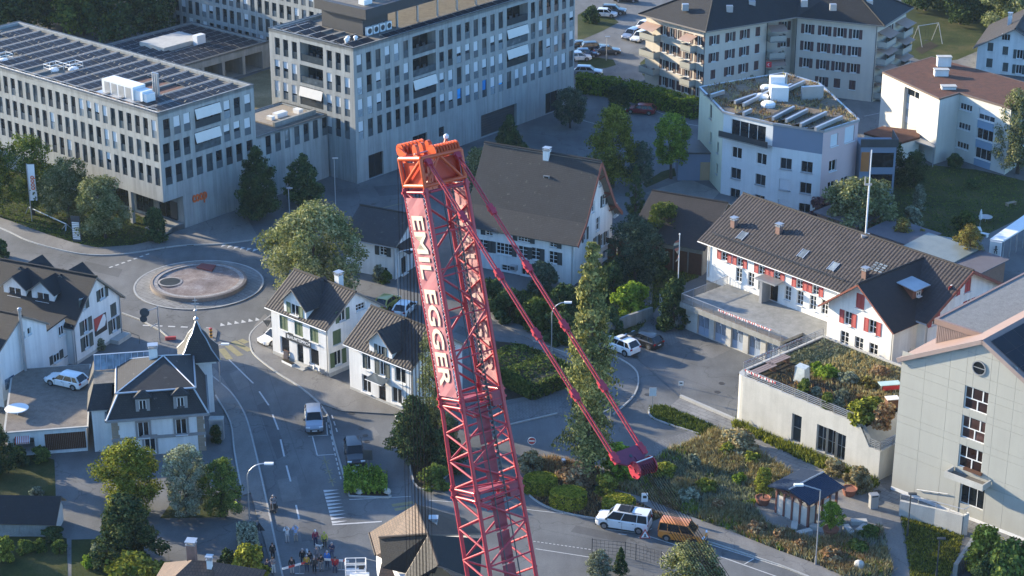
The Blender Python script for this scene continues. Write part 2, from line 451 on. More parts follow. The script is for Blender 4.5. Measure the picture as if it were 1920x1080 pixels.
def tri_slab(mb,a,b,c,th=.16,m=0,mt=None):
 a,b,c=map(Vector,(a,b,c));mt=m if mt is None else mt
 nrm=(b-a).cross(c-a).normalized()
 if nrm.z<0:nrm=-nrm
 ex=(b-a).normalized();ey=nrm.cross(ex);dn=-nrm*th
 mb.face([a,b,c],m,[((p-a).dot(ex),(p-a).dot(ey))for p in(a,b,c)])
 P=[a,b,c]
 for i in range(3):
  p,q=P[i],P[(i+1)%3];mb.face([q,p,p+dn,q+dn],mt,[(0,0)]*4)
 mb.face([c+dn,b+dn,a+dn],mt,[(0,0)]*3)
def gable_roof(root,x0,x1,y0,y1,ze,zr,mats,ov=.5,gv=.4,axis='x',rib=0.0,th=.18,name='roof',ym=None):
 """two slopes over the rectangle, the ridge along axis; ze is the wall-top height; returns the part"""
 mb=MB();ym=((y0+y1)/2 if axis=='x' else(x0+x1)/2)if ym is None else ym
 if axis=='x':
  s0=(zr-ze)/(ym-y0);s1=(zr-ze)/(y1-ym)
  X0,X1=x0-gv,x1+gv
  e0,e1=ze-s0*ov,ze-s1*ov
  slab(mb,(X0,y0-ov,e0+th),(X1,y0-ov,e0+th),(X1,ym,zr+th),(X0,ym,zr+th),th,rib,mt=1)
  slab(mb,(X1,y1+ov,e1+th),(X0,y1+ov,e1+th),(X0,ym,zr+th),(X1,ym,zr+th),th,rib,mt=1)
  mb.tube((X0-.01,ym,zr+th+.01),(X1+.01,ym,zr+th+.01),.13,8)
  for yy,ee in((y0-ov,e0),(y1+ov,e1)):mb.tube((X0,yy,ee+.02),(X1,yy,ee+.02),.07,6,2)
 else:
  s0=(zr-ze)/(ym-x0);s1=(zr-ze)/(x1-ym)
  Y0,Y1=y0-gv,y1+gv
  e0,e1=ze-s0*ov,ze-s1*ov
  slab(mb,(x0-ov,Y1,e0+th),(x0-ov,Y0,e0+th),(ym,Y0,zr+th),(ym,Y1,zr+th),th,rib,mt=1)
  slab(mb,(x1+ov,Y0,e1+th),(x1+ov,Y1,e1+th),(ym,Y1,zr+th),(ym,Y0,zr+th),th,rib,mt=1)
  mb.tube((ym,Y0-.01,zr+th+.01),(ym,Y1+.01,zr+th+.01),.13,8)
  for xx,ee in((x0-ov,e0),(x1+ov,e1)):mb.tube((xx,Y0,ee+.02),(xx,Y1,ee+.02),.07,6,2)
 return mb.obj(name,[mats,FASCIA,METAL],root)
FASCIA=M('eave_board',(.20,.17,.14),.7,.15,2.0)
def chimney(root,x,y,z0,z1,w=.6,d=.6,mat=None,cap=True,name='chimney'):
 mb=MB();mb.box(x-w/2,y-d/2,z0,x+w/2,y+d/2,z1,0)
 if cap:
  mb.box(x-w/2-.06,y-d/2-.06,z1,x+w/2+.06,y+d/2+.06,z1+.08,1)
  for sx in(-1,1):
   for sy in(-1,1):mb.box(x+sx*(w/2-.08)-.05,y+sy*(d/2-.08)-.05,z1+.08,x+sx*(w/2-.08)+.05,y+sy*(d/2-.08)+.05,z1+.3,1)
  mb.box(x-w/2-.1,y-d/2-.1,z1+.3,x+w/2+.1,y+d/2+.1,z1+.36,1)
 return mb.obj(name,[mat or WHITE,METAL],root)
def downpipe(root,t,s,z0,z1,mat=None):
 mb=MB();mb.tube(t(s,-.09,z0),t(s,-.09,z1),.055,6);return mb.obj('downpipe',mat or METAL,root)
def site(px,py,az,z=0.0):
 return G(px,py,z),R(90-az)
def dormer(root,cx,yf,z0,w,h,rise,depth,mats_roof,t,wallm=None,win=None,shut=None,rib=0.0,ov=.3,axis=None):
 """gabled dormer: front at local distance yf (depth direction +n of t); cx is the s coordinate of its middle"""
 d=put('dormer',None,root,None)
 mb=MB();hs=[]
 ww,wh,n=win or(w*.5,h*.55,2)
 s0=cx-ww/2
 zz=z0+h-wh-.12
 hs=[(s0,zz,ww,wh)]
 wall_poly(mb,lambda s,dep,z:t(s,yf+dep,z),[(cx-w/2,z0),(cx+w/2,z0),(cx+w/2,z0+h),(cx,z0+h+rise),(cx-w/2,z0+h)],hs,.15)
 for sd in(-1,1):
  x=cx+sd*w/2;q=[t(x,yf,z0),t(x,yf+depth,z0),t(x,yf+depth,z0+h),t(x,yf,z0+h)]
  mb.face(q if sd>0 else q[::-1])
 mb.obj('dormer_wall',wallm or WHITE,d)
 rb=MB();th=.12;k=rise/(w/2)
 for sd in(-1,1):
  e=cx+sd*(w/2+ov);ze=z0+h-k*ov
  a,b=t(e,yf-ov,ze+th),t(e,yf+depth,ze+th);c,dd=t(cx,yf+depth,z0+h+rise+th),t(cx,yf-ov,z0+h+rise+th)
  slab(rb,a,b,c,dd,th,rib,mt=1)if sd>0 else slab(rb,b,a,dd,c,th,rib,mt=1)
 rb.obj('dormer_roof',[mats_roof,FASCIA],d)
 tt=lambda s,dep,z:t(s,yf+dep,z)
 tt.ang=t.ang
 window(d,tt,s0,zz,ww,wh,cols=n,merged=True,dep=.1)
 if shut:
  sw=ww/2
  for xx in(s0-sw-.02,s0+ww+.02):shutter(d,tt,xx,zz,sw,wh,shut)
 return d
 # ------------------------------------------------------------------ ground, road, pavements, lawns, markings
ASPH=MASPH('road_asphalt',(.122,.126,.126))
PAVE=MASPH('pavement_asphalt',(.185,.178,.165),.18)
PAVER=MASPH('paver_yard',(.19,.19,.185),.15,paver=.5)
SLABP=MASPH('slab_path',(.24,.235,.22),.12,paver=1.2)
GRITP=MASPH('gravel_plaza',(.23,.22,.20),.2)
KERB=M('kerb_stone',(.36,.36,.34),.85,.15,1.0,.2)
LAWN=MGRASS('lawn_grass',(.022,.032,.010),(.045,.058,.018),(.095,.085,.035))
MEADOW=MGRASS('dry_meadow',(.10,.092,.05),(.18,.155,.09),(.27,.22,.14))
DARKG=MGRASS('wood_floor',(.012,.016,.008),(.022,.028,.012),(.04,.042,.018))
SOIL=MGRASS('garden_soil',(.03,.026,.018),(.05,.04,.028),(.045,.05,.02))
PAINT=M('road_paint_white',(.50,.50,.48),.8,.18,2.0,.25)
PAINTY=M('road_paint_yellow',(.25,.22,.11),.8,.2,2.0,.25)
def sheet(name,pts,z,mat,kind='structure',hgt=0.0,world_pts=False):
 p=[q if world_pts else G(q[0],q[1])for q in pts]
 mb=MB()
 n=len(p);ar=sum(p[i][0]*p[(i+1)%n][1]-p[(i+1)%n][0]*p[i][1]for i in range(n))
 if ar<0:p.reverse()
 v=[Vector((q[0],q[1],0))for q in p]
 for tri in tessellate_polygon([v]):
  t=[v[i]for i in tri]
  if(t[1]-t[0]).cross(t[2]-t[0]).z<0:t.reverse()
  mb.face([(q.x,q.y,z+hgt)for q in t])
 if hgt:
  for i in range(n):
   a,b=v[i],v[(i+1)%n];mb.face([(a.x,a.y,z-.02),(b.x,b.y,z-.02),(b.x,b.y,z+hgt),(a.x,a.y,z+hgt)])
 return tag(mb.obj(name,mat),kind=kind)
sheet('ground',[(-320,-50),(320,-50),(320,550),(-320,550)],-.03,DARKG,world_pts=True)
sheet('road',[(-125,60),(150,60),(190,420),(-30,470),(-190,330)],0.0,ASPH,world_pts=True)
_lawns=[
('lawn',[(-120,330),(-60,385),(0,407),(92,440),(139,455),(183,464),(250,459),(303,447),(330,432),(300,422),(240,395),(120,345),(-60,270)],LAWN),
('lawn',[(1640,330),(1700,312),(1752,310),(1830,318),(1905,335),(1960,350),(1960,385),(1850,440),(1800,470),(1740,470),(1660,445),(1620,420),(1560,420),(1545,380)],LAWN),
('lawn',[(1690,-60),(2050,-60),(2050,40),(1960,60),(1835,95),(1795,112),(1740,118),(1690,100)],LAWN),
('lawn',[(1083,78),(1083,28),(1110,12),(1145,28),(1160,42),(1130,58)],LAWN),
('lawn',[(1083,128),(1083,112),(1120,108),(1150,112),(1155,122),(1135,128)],LAWN),
('lawn',[(1200,118),(1215,105),(1216,150),(1204,140)],LAWN),
('lawn',[(1205,345),(1240,322),(1300,305),(1308,318),(1250,335),(1212,352)],LAWN),
('lawn',[(905,560),(980,545),(1085,540),(1150,480),(1222,430),(1300,470),(1310,520),(1262,540),(1222,590),(1180,640),(1120,640),(1060,650),(1000,622),(940,590)],LAWN),
('meadow',[(1218,860),(1262,842),(1301,832),(1345,808),(1440,862),(1500,905),(1560,935),(1420,960),(1440,985),(1520,1010),(1600,1000),(1655,985),(1672,1085),(1580,1082),(1528,1058),(1460,1034),(1373,999),(1276,963),(1207,935),(1134,913),(1130,890),(1190,868)],MEADOW),
('grass_strip',[(1218,765),(1240,760),(1300,782),(1345,803),(1338,816),(1310,814),(1225,785)],LAWN),
('grass_strip',[(1376,790),(1440,818),(1530,856),(1645,905),(1640,915),(1600,906),(1500,860),(1400,812),(1372,800)],MEADOW),
('planting_bed',[(982,897),(993,930),(1040,957),(1120,974),(1215,982),(1245,968),(1170,928),(1120,912),(1045,893)],SOIL),
('planting_bed',[(985,862),(1045,862),(1120,880),(1135,905),(1120,910),(1045,890),(985,878)],MEADOW),
('lawn',[(-80,850),(0,865),(60,850),(102,862),(105,942),(0,955),(-80,950)],LAWN),
('lawn',[(-80,985),(0,1008),(105,1004),(125,1010),(128,1100),(-80,1100)],LAWN),
('lawn',[(134,1012),(200,1010),(240,1030),(282,1040),(275,1110),(134,1110)],LAWN),
('lawn',[(1690,962),(1806,1003),(1800,1030),(1770,1110),(1712,1110)],LAWN),
('lawn',[(330,930),(415,930),(416,970),(300,972)],LAWN),
('planting_bed',[(925,765),(940,752),(1046,733),(1042,695),(985,645),(930,640)],SOIL),
('planting_bed',[(745,790),(800,770),(860,790),(850,880),(795,918),(778,908),(770,860)],SOIL),
('courtyard_grass',[(444,150),(508,128),(512,200),(480,215),(470,180)],MEADOW),
]
for i,(nm,pts,m)in enumerate(_lawns):sheet(nm,pts,.008+.0005*i,m)
_pave=[
([(-120,360),(-60,387),(0,409),(92,442),(139,457),(183,466),(250,461),(303,449),(332,434),(349,429),(453,392),(486,449),(417,458),(333,462),(242,476),(178,479),(125,472),(55,453),(0,428),(-120,385)],PAVE),
([(497,590),(478,610),(470,630),(470,645),(479,667),(520,700),(560,725),(600,758),(640,772),(735,778),(760,775),(735,762),(668,730),(620,709),(512,665),(506,640),(509,600)],PAVE),
([(394,700),(400,690),(410,700),(436,737),(461,776),(475,820),(495,905),(522,1030),(536,1100),(520,1100),(500,1030),(470,925),(455,930),(440,850),(432,795),(404,740)],PAVE),
([(985,878),(1045,892),(1134,913),(1207,935),(1276,963),(1373,999),(1460,1034),(1528,1058),(1600,1090),(1540,1092),(1460,1058),(1326,1014),(1240,985),(1245,968),(1170,926),(1120,911),(1045,891)],PAVE),
([(900,575),(940,592),(1000,624),(1060,652),(1080,668),(1062,672),(1000,640),(930,605)],PAVE),
]
for i,(pts,m)in enumerate(_pave):sheet('pavement',pts,.004,m,hgt=.11)
sheet('paver_yard',[(1140,668),(1128,640),(1215,612),(1300,618),(1320,618),(1205,672),(1190,668),(1165,673)],.006,PAVER)
sheet('paver_yard',[(930,790),(942,762),(1062,735),(1080,700),(1120,760),(1045,775)],.0062,PAVER)
sheet('slab_path',[(1252,765),(1276,745),(1373,785),(1500,840),(1645,903),(1670,925),(1640,940),(1590,935),(1440,865),(1345,812)],.0064,SLABP)
sheet('gravel_plaza',[(1414,945),(1436,935),(1590,925),(1645,925),(1700,960),(1655,985),(1600,1002),(1520,1012),(1440,988)],.0125+.015,GRITP)
sheet('slab_path',[(1640,935),(1672,922),(1720,938),(1800,960),(1920,1003),(2000,1030),(2000,1060),(1900,1020),(1800,985),(1690,962)],.031,SLABP)
sheet('concrete_path',[(1650,958),(1686,961),(1709,1100),(1678,1100)],.034,PAVE)
sheet('gravel_patch',[(1600,1002),(1655,985),(1675,1085),(1590,1085)],.036,GRITP)
sheet('slab_path',[(1228,850),(1345,812),(1318,800),(1225,830)],.0068,PAVER)
sheet('garden_path',[(1195,520),(1225,535),(1222,570),(1190,585),(1120,605),(1115,598),(1175,570)],.03,PAVER)
sheet('garden_path',[(1210,362),(1290,335),(1350,360),(1330,382),(1300,395),(1230,372)],.03,GRITP)
sheet('bridge_road',[(1540,215),(1600,180),(1650,160),(1655,240),(1620,262),(1600,235)],.012,PAVE)
def kerb(pts,w=.16,h=.135,name='kerb'):
 mb=MB();p=[G(*q)for q in pts]
 for a,b in zip(p[:-1],p[1:]):
  mb.beam(a+Vector((0,0,h/2-.03)),b+Vector((0,0,h/2-.03)),w,h+.06)
 return tag(mb.obj(name,KERB),kind='structure')
def smooth(pts,k=4):
 out=[]
 n=len(pts)
 for i in range(n-1):
  p0,p1,p2,p3=pts[max(i-1,0)],pts[i],pts[i+1],pts[min(i+2,n-1)]
  for j in range(k):
   t=j/k
   out.append(tuple(.5*((2*p1[d])+(-p0[d]+p2[d])*t+(2*p0[d]-5*p1[d]+4*p2[d]-p3[d])*t*t+(-p0[d]+3*p1[d]-3*p2[d]+p3[d])*t**3)for d in(0,1)))
 return out+[pts[-1]]
kerb(smooth([(-120,385),(0,428),(55,453),(125,472),(178,479),(242,476),(333,462),(417,458),(486,449)]))
kerb(smooth([(508,592),(472,623),(469,645),(478,667),(520,700),(560,725),(600,759),(619,792),(624,820),(644,891),(655,931)]))
kerb(smooth([(655,931),(729,934),(728,928)],2));kerb(smooth([(394,703),(433,737),(458,776),(472,820),(492,905),(519,1030),(534,1100)]))
kerb(smooth([(404,742),(432,793),(440,850),(454,925)]))
kerb(smooth([(982,897),(993,930),(1040,957),(1120,974),(1215,982)]));kerb([(1326,1016),(1460,1060),(1540,1092)])
kerb(smooth([(1218,765),(1225,785),(1310,814)]));kerb([(1276,745),(1373,787),(1500,842)],.3,.3)
kerb(smooth([(1000,640),(1080,668),(1140,668),(1165,675),(1195,700),(1190,740),(1150,778)]));kerb(smooth([(742,780),(764,850),(776,905),(798,918),(830,900),(850,878)]))
kerb([(1045,776),(942,800),(905,815)]);kerb([(229,588),(262,600),(300,620),(320,637)])
_mk=[0]
def mark(p,q,w=.14,mat=None,z=.014,name='road_marking',zz=0):
 a,b=G(*p),G(*q);d=(b-a).normalized();n=Vector((-d.y,d.x,0))*w/2
 mb=MB();up=Vector((0,0,z));mb.face([a-n+up,b-n+up,b+n+up,a+n+up]);return tag(mb.obj(name,mat or PAINT),kind='structure')
def marks(name,segs,w=.14,mat=None,z=.014):
 mb=MB();up=Vector((0,0,z))
 for p,q in segs:
  a,b=G(*p),G(*q);d=(b-a).normalized();n=Vector((-d.y,d.x,0))*w/2;mb.face([a-n+up,b-n+up,b+n+up,a+n+up])
 return tag(mb.obj(name,mat or PAINT),kind='structure')
def dashes(p,q,n,duty=.6):
 return[((p[0]+(q[0]-p[0])*(i)/n,p[1]+(q[1]-p[1])*i/n),(p[0]+(q[0]-p[0])*(i+duty)/n,p[1]+(q[1]-p[1])*(i+duty)/n))for i in range(n)]
marks('centre_line',[((429,674),(475,719)),((486,734),(504,760)),((511,777),(522,806)),((526,824),(533,856)),((537,873),(545,903)),((555,947),(561,974)),((575,1029),(579,1042))],.17)
marks('stop_line',[((623,984),(716,978))],.22)
marks('parking_bay_line',[((585.5,817),(595,854)),((595,854),(627,852)),((578,818),(616,816)),((600,782),(612,781)),((612,792),(614,815))],.12)
marks('edge_dashes',dashes((612,775),(628,850),7)+dashes((628,850),(640,902),6)+dashes((622,778),(634,815),3),.13)
tx=[]
def teeth(p,q,n,base,hgt,flip=1,name='give_way_teeth'):
 a,b=G(*p),G(*q);d=(b-a)/n;dn=d.normalized();nn=Vector((-dn.y,dn.x,0))*flip;mb=MB();up=Vector((0,0,.014))
 for i in range(n):
  c=a+d*(i+.5);t=[c-dn*base/2+up,c+dn*base/2+up,c+nn*hgt+up]
  if(t[1]-t[0]).cross(t[2]-t[0]).z<0:t.reverse()
  mb.face(t)
 return tag(mb.obj(name,PAINT),kind='structure')
teeth((606,918),(623,983),10,.5,1.5,1)
teeth((415,458),(486,468),6,.6,1.0,-1);teeth((411,612),(490,600),6,.6,.9,1)
marks('entry_dashes',dashes((268,610),(410,616),6,.55)+dashes((205,502),(285,474),7,.55),.3)
marks('yellow_crossing',[((a,b),(a+dx,b+dy))for a,b,dx,dy in((400,659,9,17),(415,654,16,20),(427,648,24,19),(437,640,32,18),(450,637,13,6))],.75,PAINTY)
marks('yellow_line',[((361,432),(430,461)),((375,440),(484,435)),((688,397),(756,381))],.15,PAINTY)
marks('yellow_crossing',[((735,948),(775,942)),((740,956),(770,951))],.55,PAINTY)
xs=[]
for(cx,cy)in((611,866),(616,884),(622,901)):xs+=[((cx-7,cy-3),(cx+8,cy+4)),((cx+7,cy-4),(cx-6,cy+4))]
marks('yellow_hatching',xs+[((607,855),(625,912))],.12,M('road_paint_faded_yellow',(.24,.22,.13),.85,.2,2.0,.3))
marks('parking_line',[((1134,992),(1200,1000)),((1200,1000),(1273,1024)),((1351,1044),(1470,1086)),((1326,1019),(1480,1068)),((1396,1058),(1416,1046)),((1208,1000),(1222,991)),((1160,1001),(1175,1003)),((1340,1001),(1352,1000))],.12)
marks('thin_line',[((984,955),(1064,964)),((1004,1029),(1107,1045)),((655,937),(770,931)),((805,938),(860,942))],.1)
marks('thin_dashes',dashes((1000,1015),(1118,1032),16),.1)
marks('yard_line',[((1291,233),(1330,240)),((1090,225),(1180,250)),((1195,195),(1290,232)),((1480,212),(1560,180)),((1620,218),(1650,212))],.13)
marks('bay_line',[((110,700),(122,708)),((76,735),(90,722)),((74,726),(118,736))],.1)
dr_=MB();dr_.beam(G(1196,672),G(1274,743),.2,.03);tag(dr_.obj('drain_channel',DARKMETAL),kind='structure')
MANH=M('cast_iron_cover',(.06,.055,.05),.6,.3,3.0,metal=.4)
def manhole(px,py,label,r=.33):
 mb=MB();mb.lathe([(r,0),(r,.018),(r*.9,.02),(r*.88,.012),(.02,.012)],14);o=mb.obj('manhole_cover',MANH,None,G(px,py)+Vector((0,0,.004)))
 return tag(o,label,'manhole cover','manhole covers in the road')
for a in((1192,670,'iron manhole cover beside the back of the white parked suv'),(1353,719,'iron manhole cover in the light streak of the fire yard'),(1345,735,'iron manhole cover below the light streak of the fire yard'),
(1214,740,'iron manhole cover right of the tall drooping conifer'),(1394,653,'iron manhole cover nearest the third fire station door'),(656,747,'iron manhole cover on the pavement at the second white house'),
(624,717,'iron manhole cover at the corner of the green shuttered house'),(660,775,'iron manhole cover in the shade below the second white house'),(700,383,'iron manhole cover near the yellow line in the shop yard'),
(1646,922,'round concrete cover nearest the litter bin'),(1655,933,'round concrete cover at the foot of the path')):
 manhole(*a)
for k,(px,py)in enumerate(((677,804),(685,817),(688,828))):manhole(px,py,('first','middle','last')[k]+' of three covers in the road beside the black parked car',.3)
# ---- roundabout: apron ring, walled dish island
cR=G(373,534);
SPECK=None
def ring(name,r0,r1,z,mat,n=64):
 mb=MB()
 for i in range(n):
  a,b=2*math.pi*i/n,2*math.pi*(i+1)/n
  mb.face([(cR.x+r0*math.cos(a),cR.y+r0*math.sin(a),z),(cR.x+r1*math.cos(a),cR.y+r1*math.sin(a),z),(cR.x+r1*math.cos(b),cR.y+r1*math.sin(b),z),(cR.x+r0*math.cos(b),cR.y+r0*math.sin(b),z)])
 return mb
rR=abs(G(252,534).x-cR.x)
t_=NT('island_gravel');co=t_.pos();f1=t_.noise(co,.5,5,.7);f2=t_.noise(co,9.0,3,.8);f3=t_.noise(co,2.2,5,.7)
c_=t_.ramp(f1,[(.35,(.13,.095,.085)),(.55,(.22,.175,.16)),(.72,(.32,.29,.275))]);c_=t_.mix(1.0,c_,t_.ramp(f2,[(.3,.6),(.7,1.15)]),'MULTIPLY');c_=t_.mix(t_.ramp(f3,[(.6,0),(.7,.5)]),c_,(.42,.40,.385))
t_.l(c_,t_.b.inputs['Base Color']);t_.b.inputs['Roughness'].default_value=.95;t_.bump(f2,.6,.06);ISL=t_.mat
WALLI=M('island_wall',(.20,.165,.14),.9,.25,1.0,.3,.4)
isl=thing('roundabout_island','round gravel dish with a dark disc and red plate in the roundabout','roundabout',cR)
cR0=Vector(cR);cR=Vector((0,0,0))
apr=MB();n=64
apr.lathe([(rR,0),(rR,.07),(rR-.22,.09),(rR-.24,.085),(rR*.76,.16),(rR*.74,.16)],64,cap=False);apr.obj('apron',SLABP,isl)
rm=ring('apron_edge',rR-.2,rR+.02,.105,None);rm.obj('apron_edge',KERB,isl)
rI=rR*.745
wl=MB();wl.lathe([(rI,0.1),(rI-.02,.62),(rI-.35,.66),(rI-.38,.6)],64,cap=False);wl.obj('island_wall',WALLI,isl)
ds=MB();prof=[(rI-.38,.60),(rI-.55,.56),(rI*.7,.45),(rI*.35,.55),(.3,.62),(.01,.63)]
ds.lathe([(r,z)for r,z in prof],64,cap=False);ds.obj('gravel_dish',ISL,isl,smooth=True)
wr=ring('rim_stones',rI-.9,rI-.36,.612,None);wr.obj('rim_stones',M('pale_rim_gravel',(.32,.30,.285),.95,.45,2.5,.4),isl)
dk=MB();hx=G(319,528,.6)-cR0;dk.lathe([(1.22,0),(1.22,.10),(.02,.1)],28);dk.obj('dark_disc',M('dark_pool_plate',(.035,.04,.04),.35,.3,1.0),isl,Vector((hx.x,hx.y,.5)))
dl=MB()
for i in range(28):
 a,b=2*math.pi*i/28,2*math.pi*(i+1)/28;dl.face([(1.24*math.cos(a),1.24*math.sin(a),.11),(1.5*math.cos(a),1.5*math.sin(a),.09),(1.5*math.cos(b),1.5*math.sin(b),.09),(1.24*math.cos(b),1.24*math.sin(b),.11)])
dl.obj('disc_rim',M('pale_rim_gravel',(.42,.41,.39)),isl,Vector((hx.x,hx.y,.5)))
rp=MB();q=[G(*p,.62)-cR0 for p in((368,501),(378,494),(405,497),(397,508))]
rp.prism([(p.x,p.y)for p in q],.5,.66);rp.obj('red_plate',M('rust_red_plate',(.17,.035,.03),.7,.2,2.0),isl)
cR=cR0
ti=[(378,627),(384,617),(400,616),(408,622),(404,640),(386,641)]
sheet('traffic_island',ti,.0,PAVE,hgt=.12)
DARKP=MASPH('asphalt_mend_dark',(.085,.088,.09));LIGHTP=MASPH('asphalt_mend_light',(.16,.16,.155))
for k,(pts,m)in enumerate((([(482,760),(500,752),(540,850),(520,862)],DARKP),([(560,980),(600,975),(607,1010),(566,1016)],DARKP),([(640,830),(700,800),(712,815),(652,848)],LIGHTP),([(160,490),(230,505),(222,520),(150,503)],DARKP),([(1080,985),(1180,1006),(1170,1018),(1070,997)],DARKP),([(1330,640),(1370,655),(1335,672),(1296,655)],LIGHTP),([(1060,820),(1110,800),(1150,815),(1100,838)],DARKP),([(430,700),(452,692),(470,722),(447,732)],LIGHTP),([(700,350),(760,345),(775,362),(712,368)],DARKP),([(1330,1015),(1420,1046),(1410,1062),(1316,1030)],DARKP),([(860,610),(960,650),(950,660),(850,622)],DARKP),([(520,900),(556,893),(566,935),(530,942)],LIGHTP))):
 sheet('asphalt_mend',pts,.0032,m)
marks('mend_seam',[((500,690),(575,905)),((455,680),(520,880)),((530,960),(800,900)),((1200,680),(1340,730)),((980,985),(1250,1040)),((100,480),(250,520)),((860,790),(1040,720)),((1060,640),(1200,700))],.06,DARKP,.0052)
# ------------------------------------------------------------------ the grey block quarter at the top left
def text_mesh(s,size,ext=.03,bold=0.0,shear=0.0):
 cu=bpy.data.curves.new('lettering','FONT');cu.body=s;cu.size=size;cu.extrude=ext;cu.offset=bold;cu.shear=shear
 cu.resolution_u=3;cu.align_x='CENTER';cu.align_y='CENTER'
 o=bpy.data.objects.new('lettering',cu);COL.objects.link(o)
 bpy.context.view_layer.update()
 me=bpy.data.meshes.new_from_object(o.evaluated_get(bpy.context.evaluated_depsgraph_get()))
 bpy.data.objects.remove(o);me.name='lettering'
 return me
def lettering(parent,s,size,loc,rot,mat,ext=.03,bold=0.0,name='lettering',scx=1.0):
 me=text_mesh(s,size,ext,bold);me.materials.clear();me.materials.append(mat)
 o=put(name,me,parent);o.location=loc;o.rotation_euler=rot;o.scale=(scx,1,1)
 return o
U,V=40.0,-50.0
AWN=M('awning_cloth_white',(.62,.60,.55),.8,.06,1.0)
GLASSC=MGLASS('curtained_glass',(.10,.105,.105),.15,.3);GLASSM=MGLASS('lighter_room_glass',(.03,.036,.038),.07,.6)
def coop_win(root,t,s,z,w,h,r,blind_p=.5,mg=None):
 bl=r.choice((.4,.5,.55,.6,.75))if r.random()<blind_p else None
 u=r.random();mg=mg or(GLASSC if u<.14 else GLASSM if u<.42 else None)
 o=window(root,t,s,z,w,h,cols=1,rows=1,fr=.06,mf=FRAMED,mg=mg,dep=.2,sill=False,blind=bl)
 k=('bal',round(w,2),round(h,2),bl is None)
 if k not in _wc:
  x=MB();x.box(.02,-.13,.02,w-.02,-.11,h*.42);_wc[k]=x.mesh('balustrade',GLASSD if bl is None else GLASSB)
 put('balustrade',_wc[k],o)
GLASSD=MGLASS('balustrade_glass_dark',(.05,.06,.065),.1,.3)
def loggia(root,t,s,z,w,h,awning=False,depth=1.7):
 mb=MB();mb.box(0,0,0,.06,.06,h);mb.box(w*.33,0,0,w*.33+.06,.06,h);mb.box(w*.67,0,0,w*.67+.06,.06,h)
 d=put('loggia',None,root,t(s,0,z),t.ang)
 fr=MB()
 for i in range(4):fr.box(w*i/3-(.06 if i==3 else 0),depth-.1,0,w*i/3+(0 if i==3 else .06),depth-.03,h-.02)
 fr.obj('window_frame',FRAMED,d)
 g=MB();g.box(.05,depth-.06,.05,w-.05,depth-.04,h-.06);g.obj('pane',GLASS,d)
 b=MB();b.box(.02,.05,.02,w-.02,.09,1.0);b.obj('balustrade',GLASSD,d)
 f=MB()
 for i in range(3):
  x=w*(.2+.28*i);f.box(x-.3,.7,.45,x+.3,1.2,.5);f.box(x-.28,.72,0,x-.22,.78,.45);f.box(x+.22,1.1,0,x+.28,1.16,.45);f.box(x-.3,1.2,.45,x+.3,1.25,.95)
 f.obj('balcony_furniture',M('balcony_furniture',(.12,.10,.09),.7,.5,2.0),d)
 if awning:
  a=MB();a.face([(.05,.0,h-.1),(w-.05,.0,h-.1),(w-.05,-.3,h*.52),(.05,-.3,h*.52)]);a.face([(.05,.02,h-.1),(.05,-.28,h*.52),(w-.05,-.28,h*.52),(w-.05,.02,h-.1)])
  a.box(.05,-.33,h*.52-.1,w-.05,-.3,h*.52);a.obj('awning',AWN,d)
def flat_roof(root,x0,y0,x1,y1,z,par=.35,wd=.4,mats=None,deck=GRAVEL,dark=True):
 mb=MB()
 mb.box(x0,y0,z-par,x1,y0+wd,z,0);mb.box(x0,y1-wd,z-par,x1,y1,z,0)
 mb.box(x0,y0+wd,z-par,x0+wd,y1-wd,z,0);mb.box(x1-wd,y0+wd,z-par,x1,y1-wd,z,0)
 mb.obj('parapet',mats or CONC,root)
 if dark:
  e=MB();k=.06
  e.box(x0-k,y0-k,z+.002,x1+k,y0+.16,z+.06);e.box(x0-k,y1-.16,z+.002,x1+k,y1+k,z+.06)
  e.box(x0-k,y0+.16,z+.002,x0+.16,y1-.16,z+.06);e.box(x1-.16,y0+.16,z+.002,x1+k,y1-.16,z+.06)
  e.obj('roof_edge',DARKMETAL,root)
 d=MB();d.face([(x0+wd,y0+wd,z-par+.05),(x1-wd,y0+wd,z-par+.05),(x1-wd,y1-wd,z-par+.05),(x0+wd,y1-wd,z-par+.05)]);d.obj('roof',deck,root)
def solar_rows(root,x0,x1,ys,z,rise=.35,dep=1.5,seg=6.0,skip=(),r=rnd):
 """tilted panel rows along x at each y; light gravel shows between"""
 for y in ys:
  n=max(1,int(round((x1-x0)/seg)));L=(x1-x0)/n
  for i in range(n):
   a=x0+i*L+.08;b=x0+(i+1)*L-.08
   if any(sx0<(a+b)/2<sx1 and sy0<y+dep/2<sy1 for sx0,sy0,sx1,sy1 in skip):continue
   k=('sol',round(L,1),round(dep,2),round(rise,2))
   if k not in _wc:
    p=MB();w=L-.16
    P=[(0,0,.12),(w,0,.12),(w,dep,.12+rise),(0,dep,.12+rise)]
    p.face(P,0);p.face([(q[0],q[1],q[2]-.05)for q in P][::-1],1)
    for j in range(4):
     c,e=P[j],P[(j+1)%4];p.face([e,c,(c[0],c[1],c[2]-.05),(e[0],e[1],e[2]-.05)],1)
    p.box(0,dep+.02,0,w,dep+.12,.1+rise,1)
    m=max(1,int(w/1.05))
    for j in range(1,m):
     xx=w*j/m;p.face([(xx-.012,0.0,.1225),(xx+.012,0,.1225),(xx+.012,dep,.1225+rise),(xx-.012,dep,.1225+rise)],1)
    p.face([(0,dep+.12,.0),(0,dep+.12,.1+rise),(w,dep+.12,.1+rise),(w,dep+.12,0)],1)
    _wc[k]=p.mesh('solar_panel',[PANEL,METAL])
   put('solar_panel',_wc[k],root,(a,y,z))
STRIP=M('roof_walk_slabs',(.15,.155,.155),.9,.15,1.0,.2)
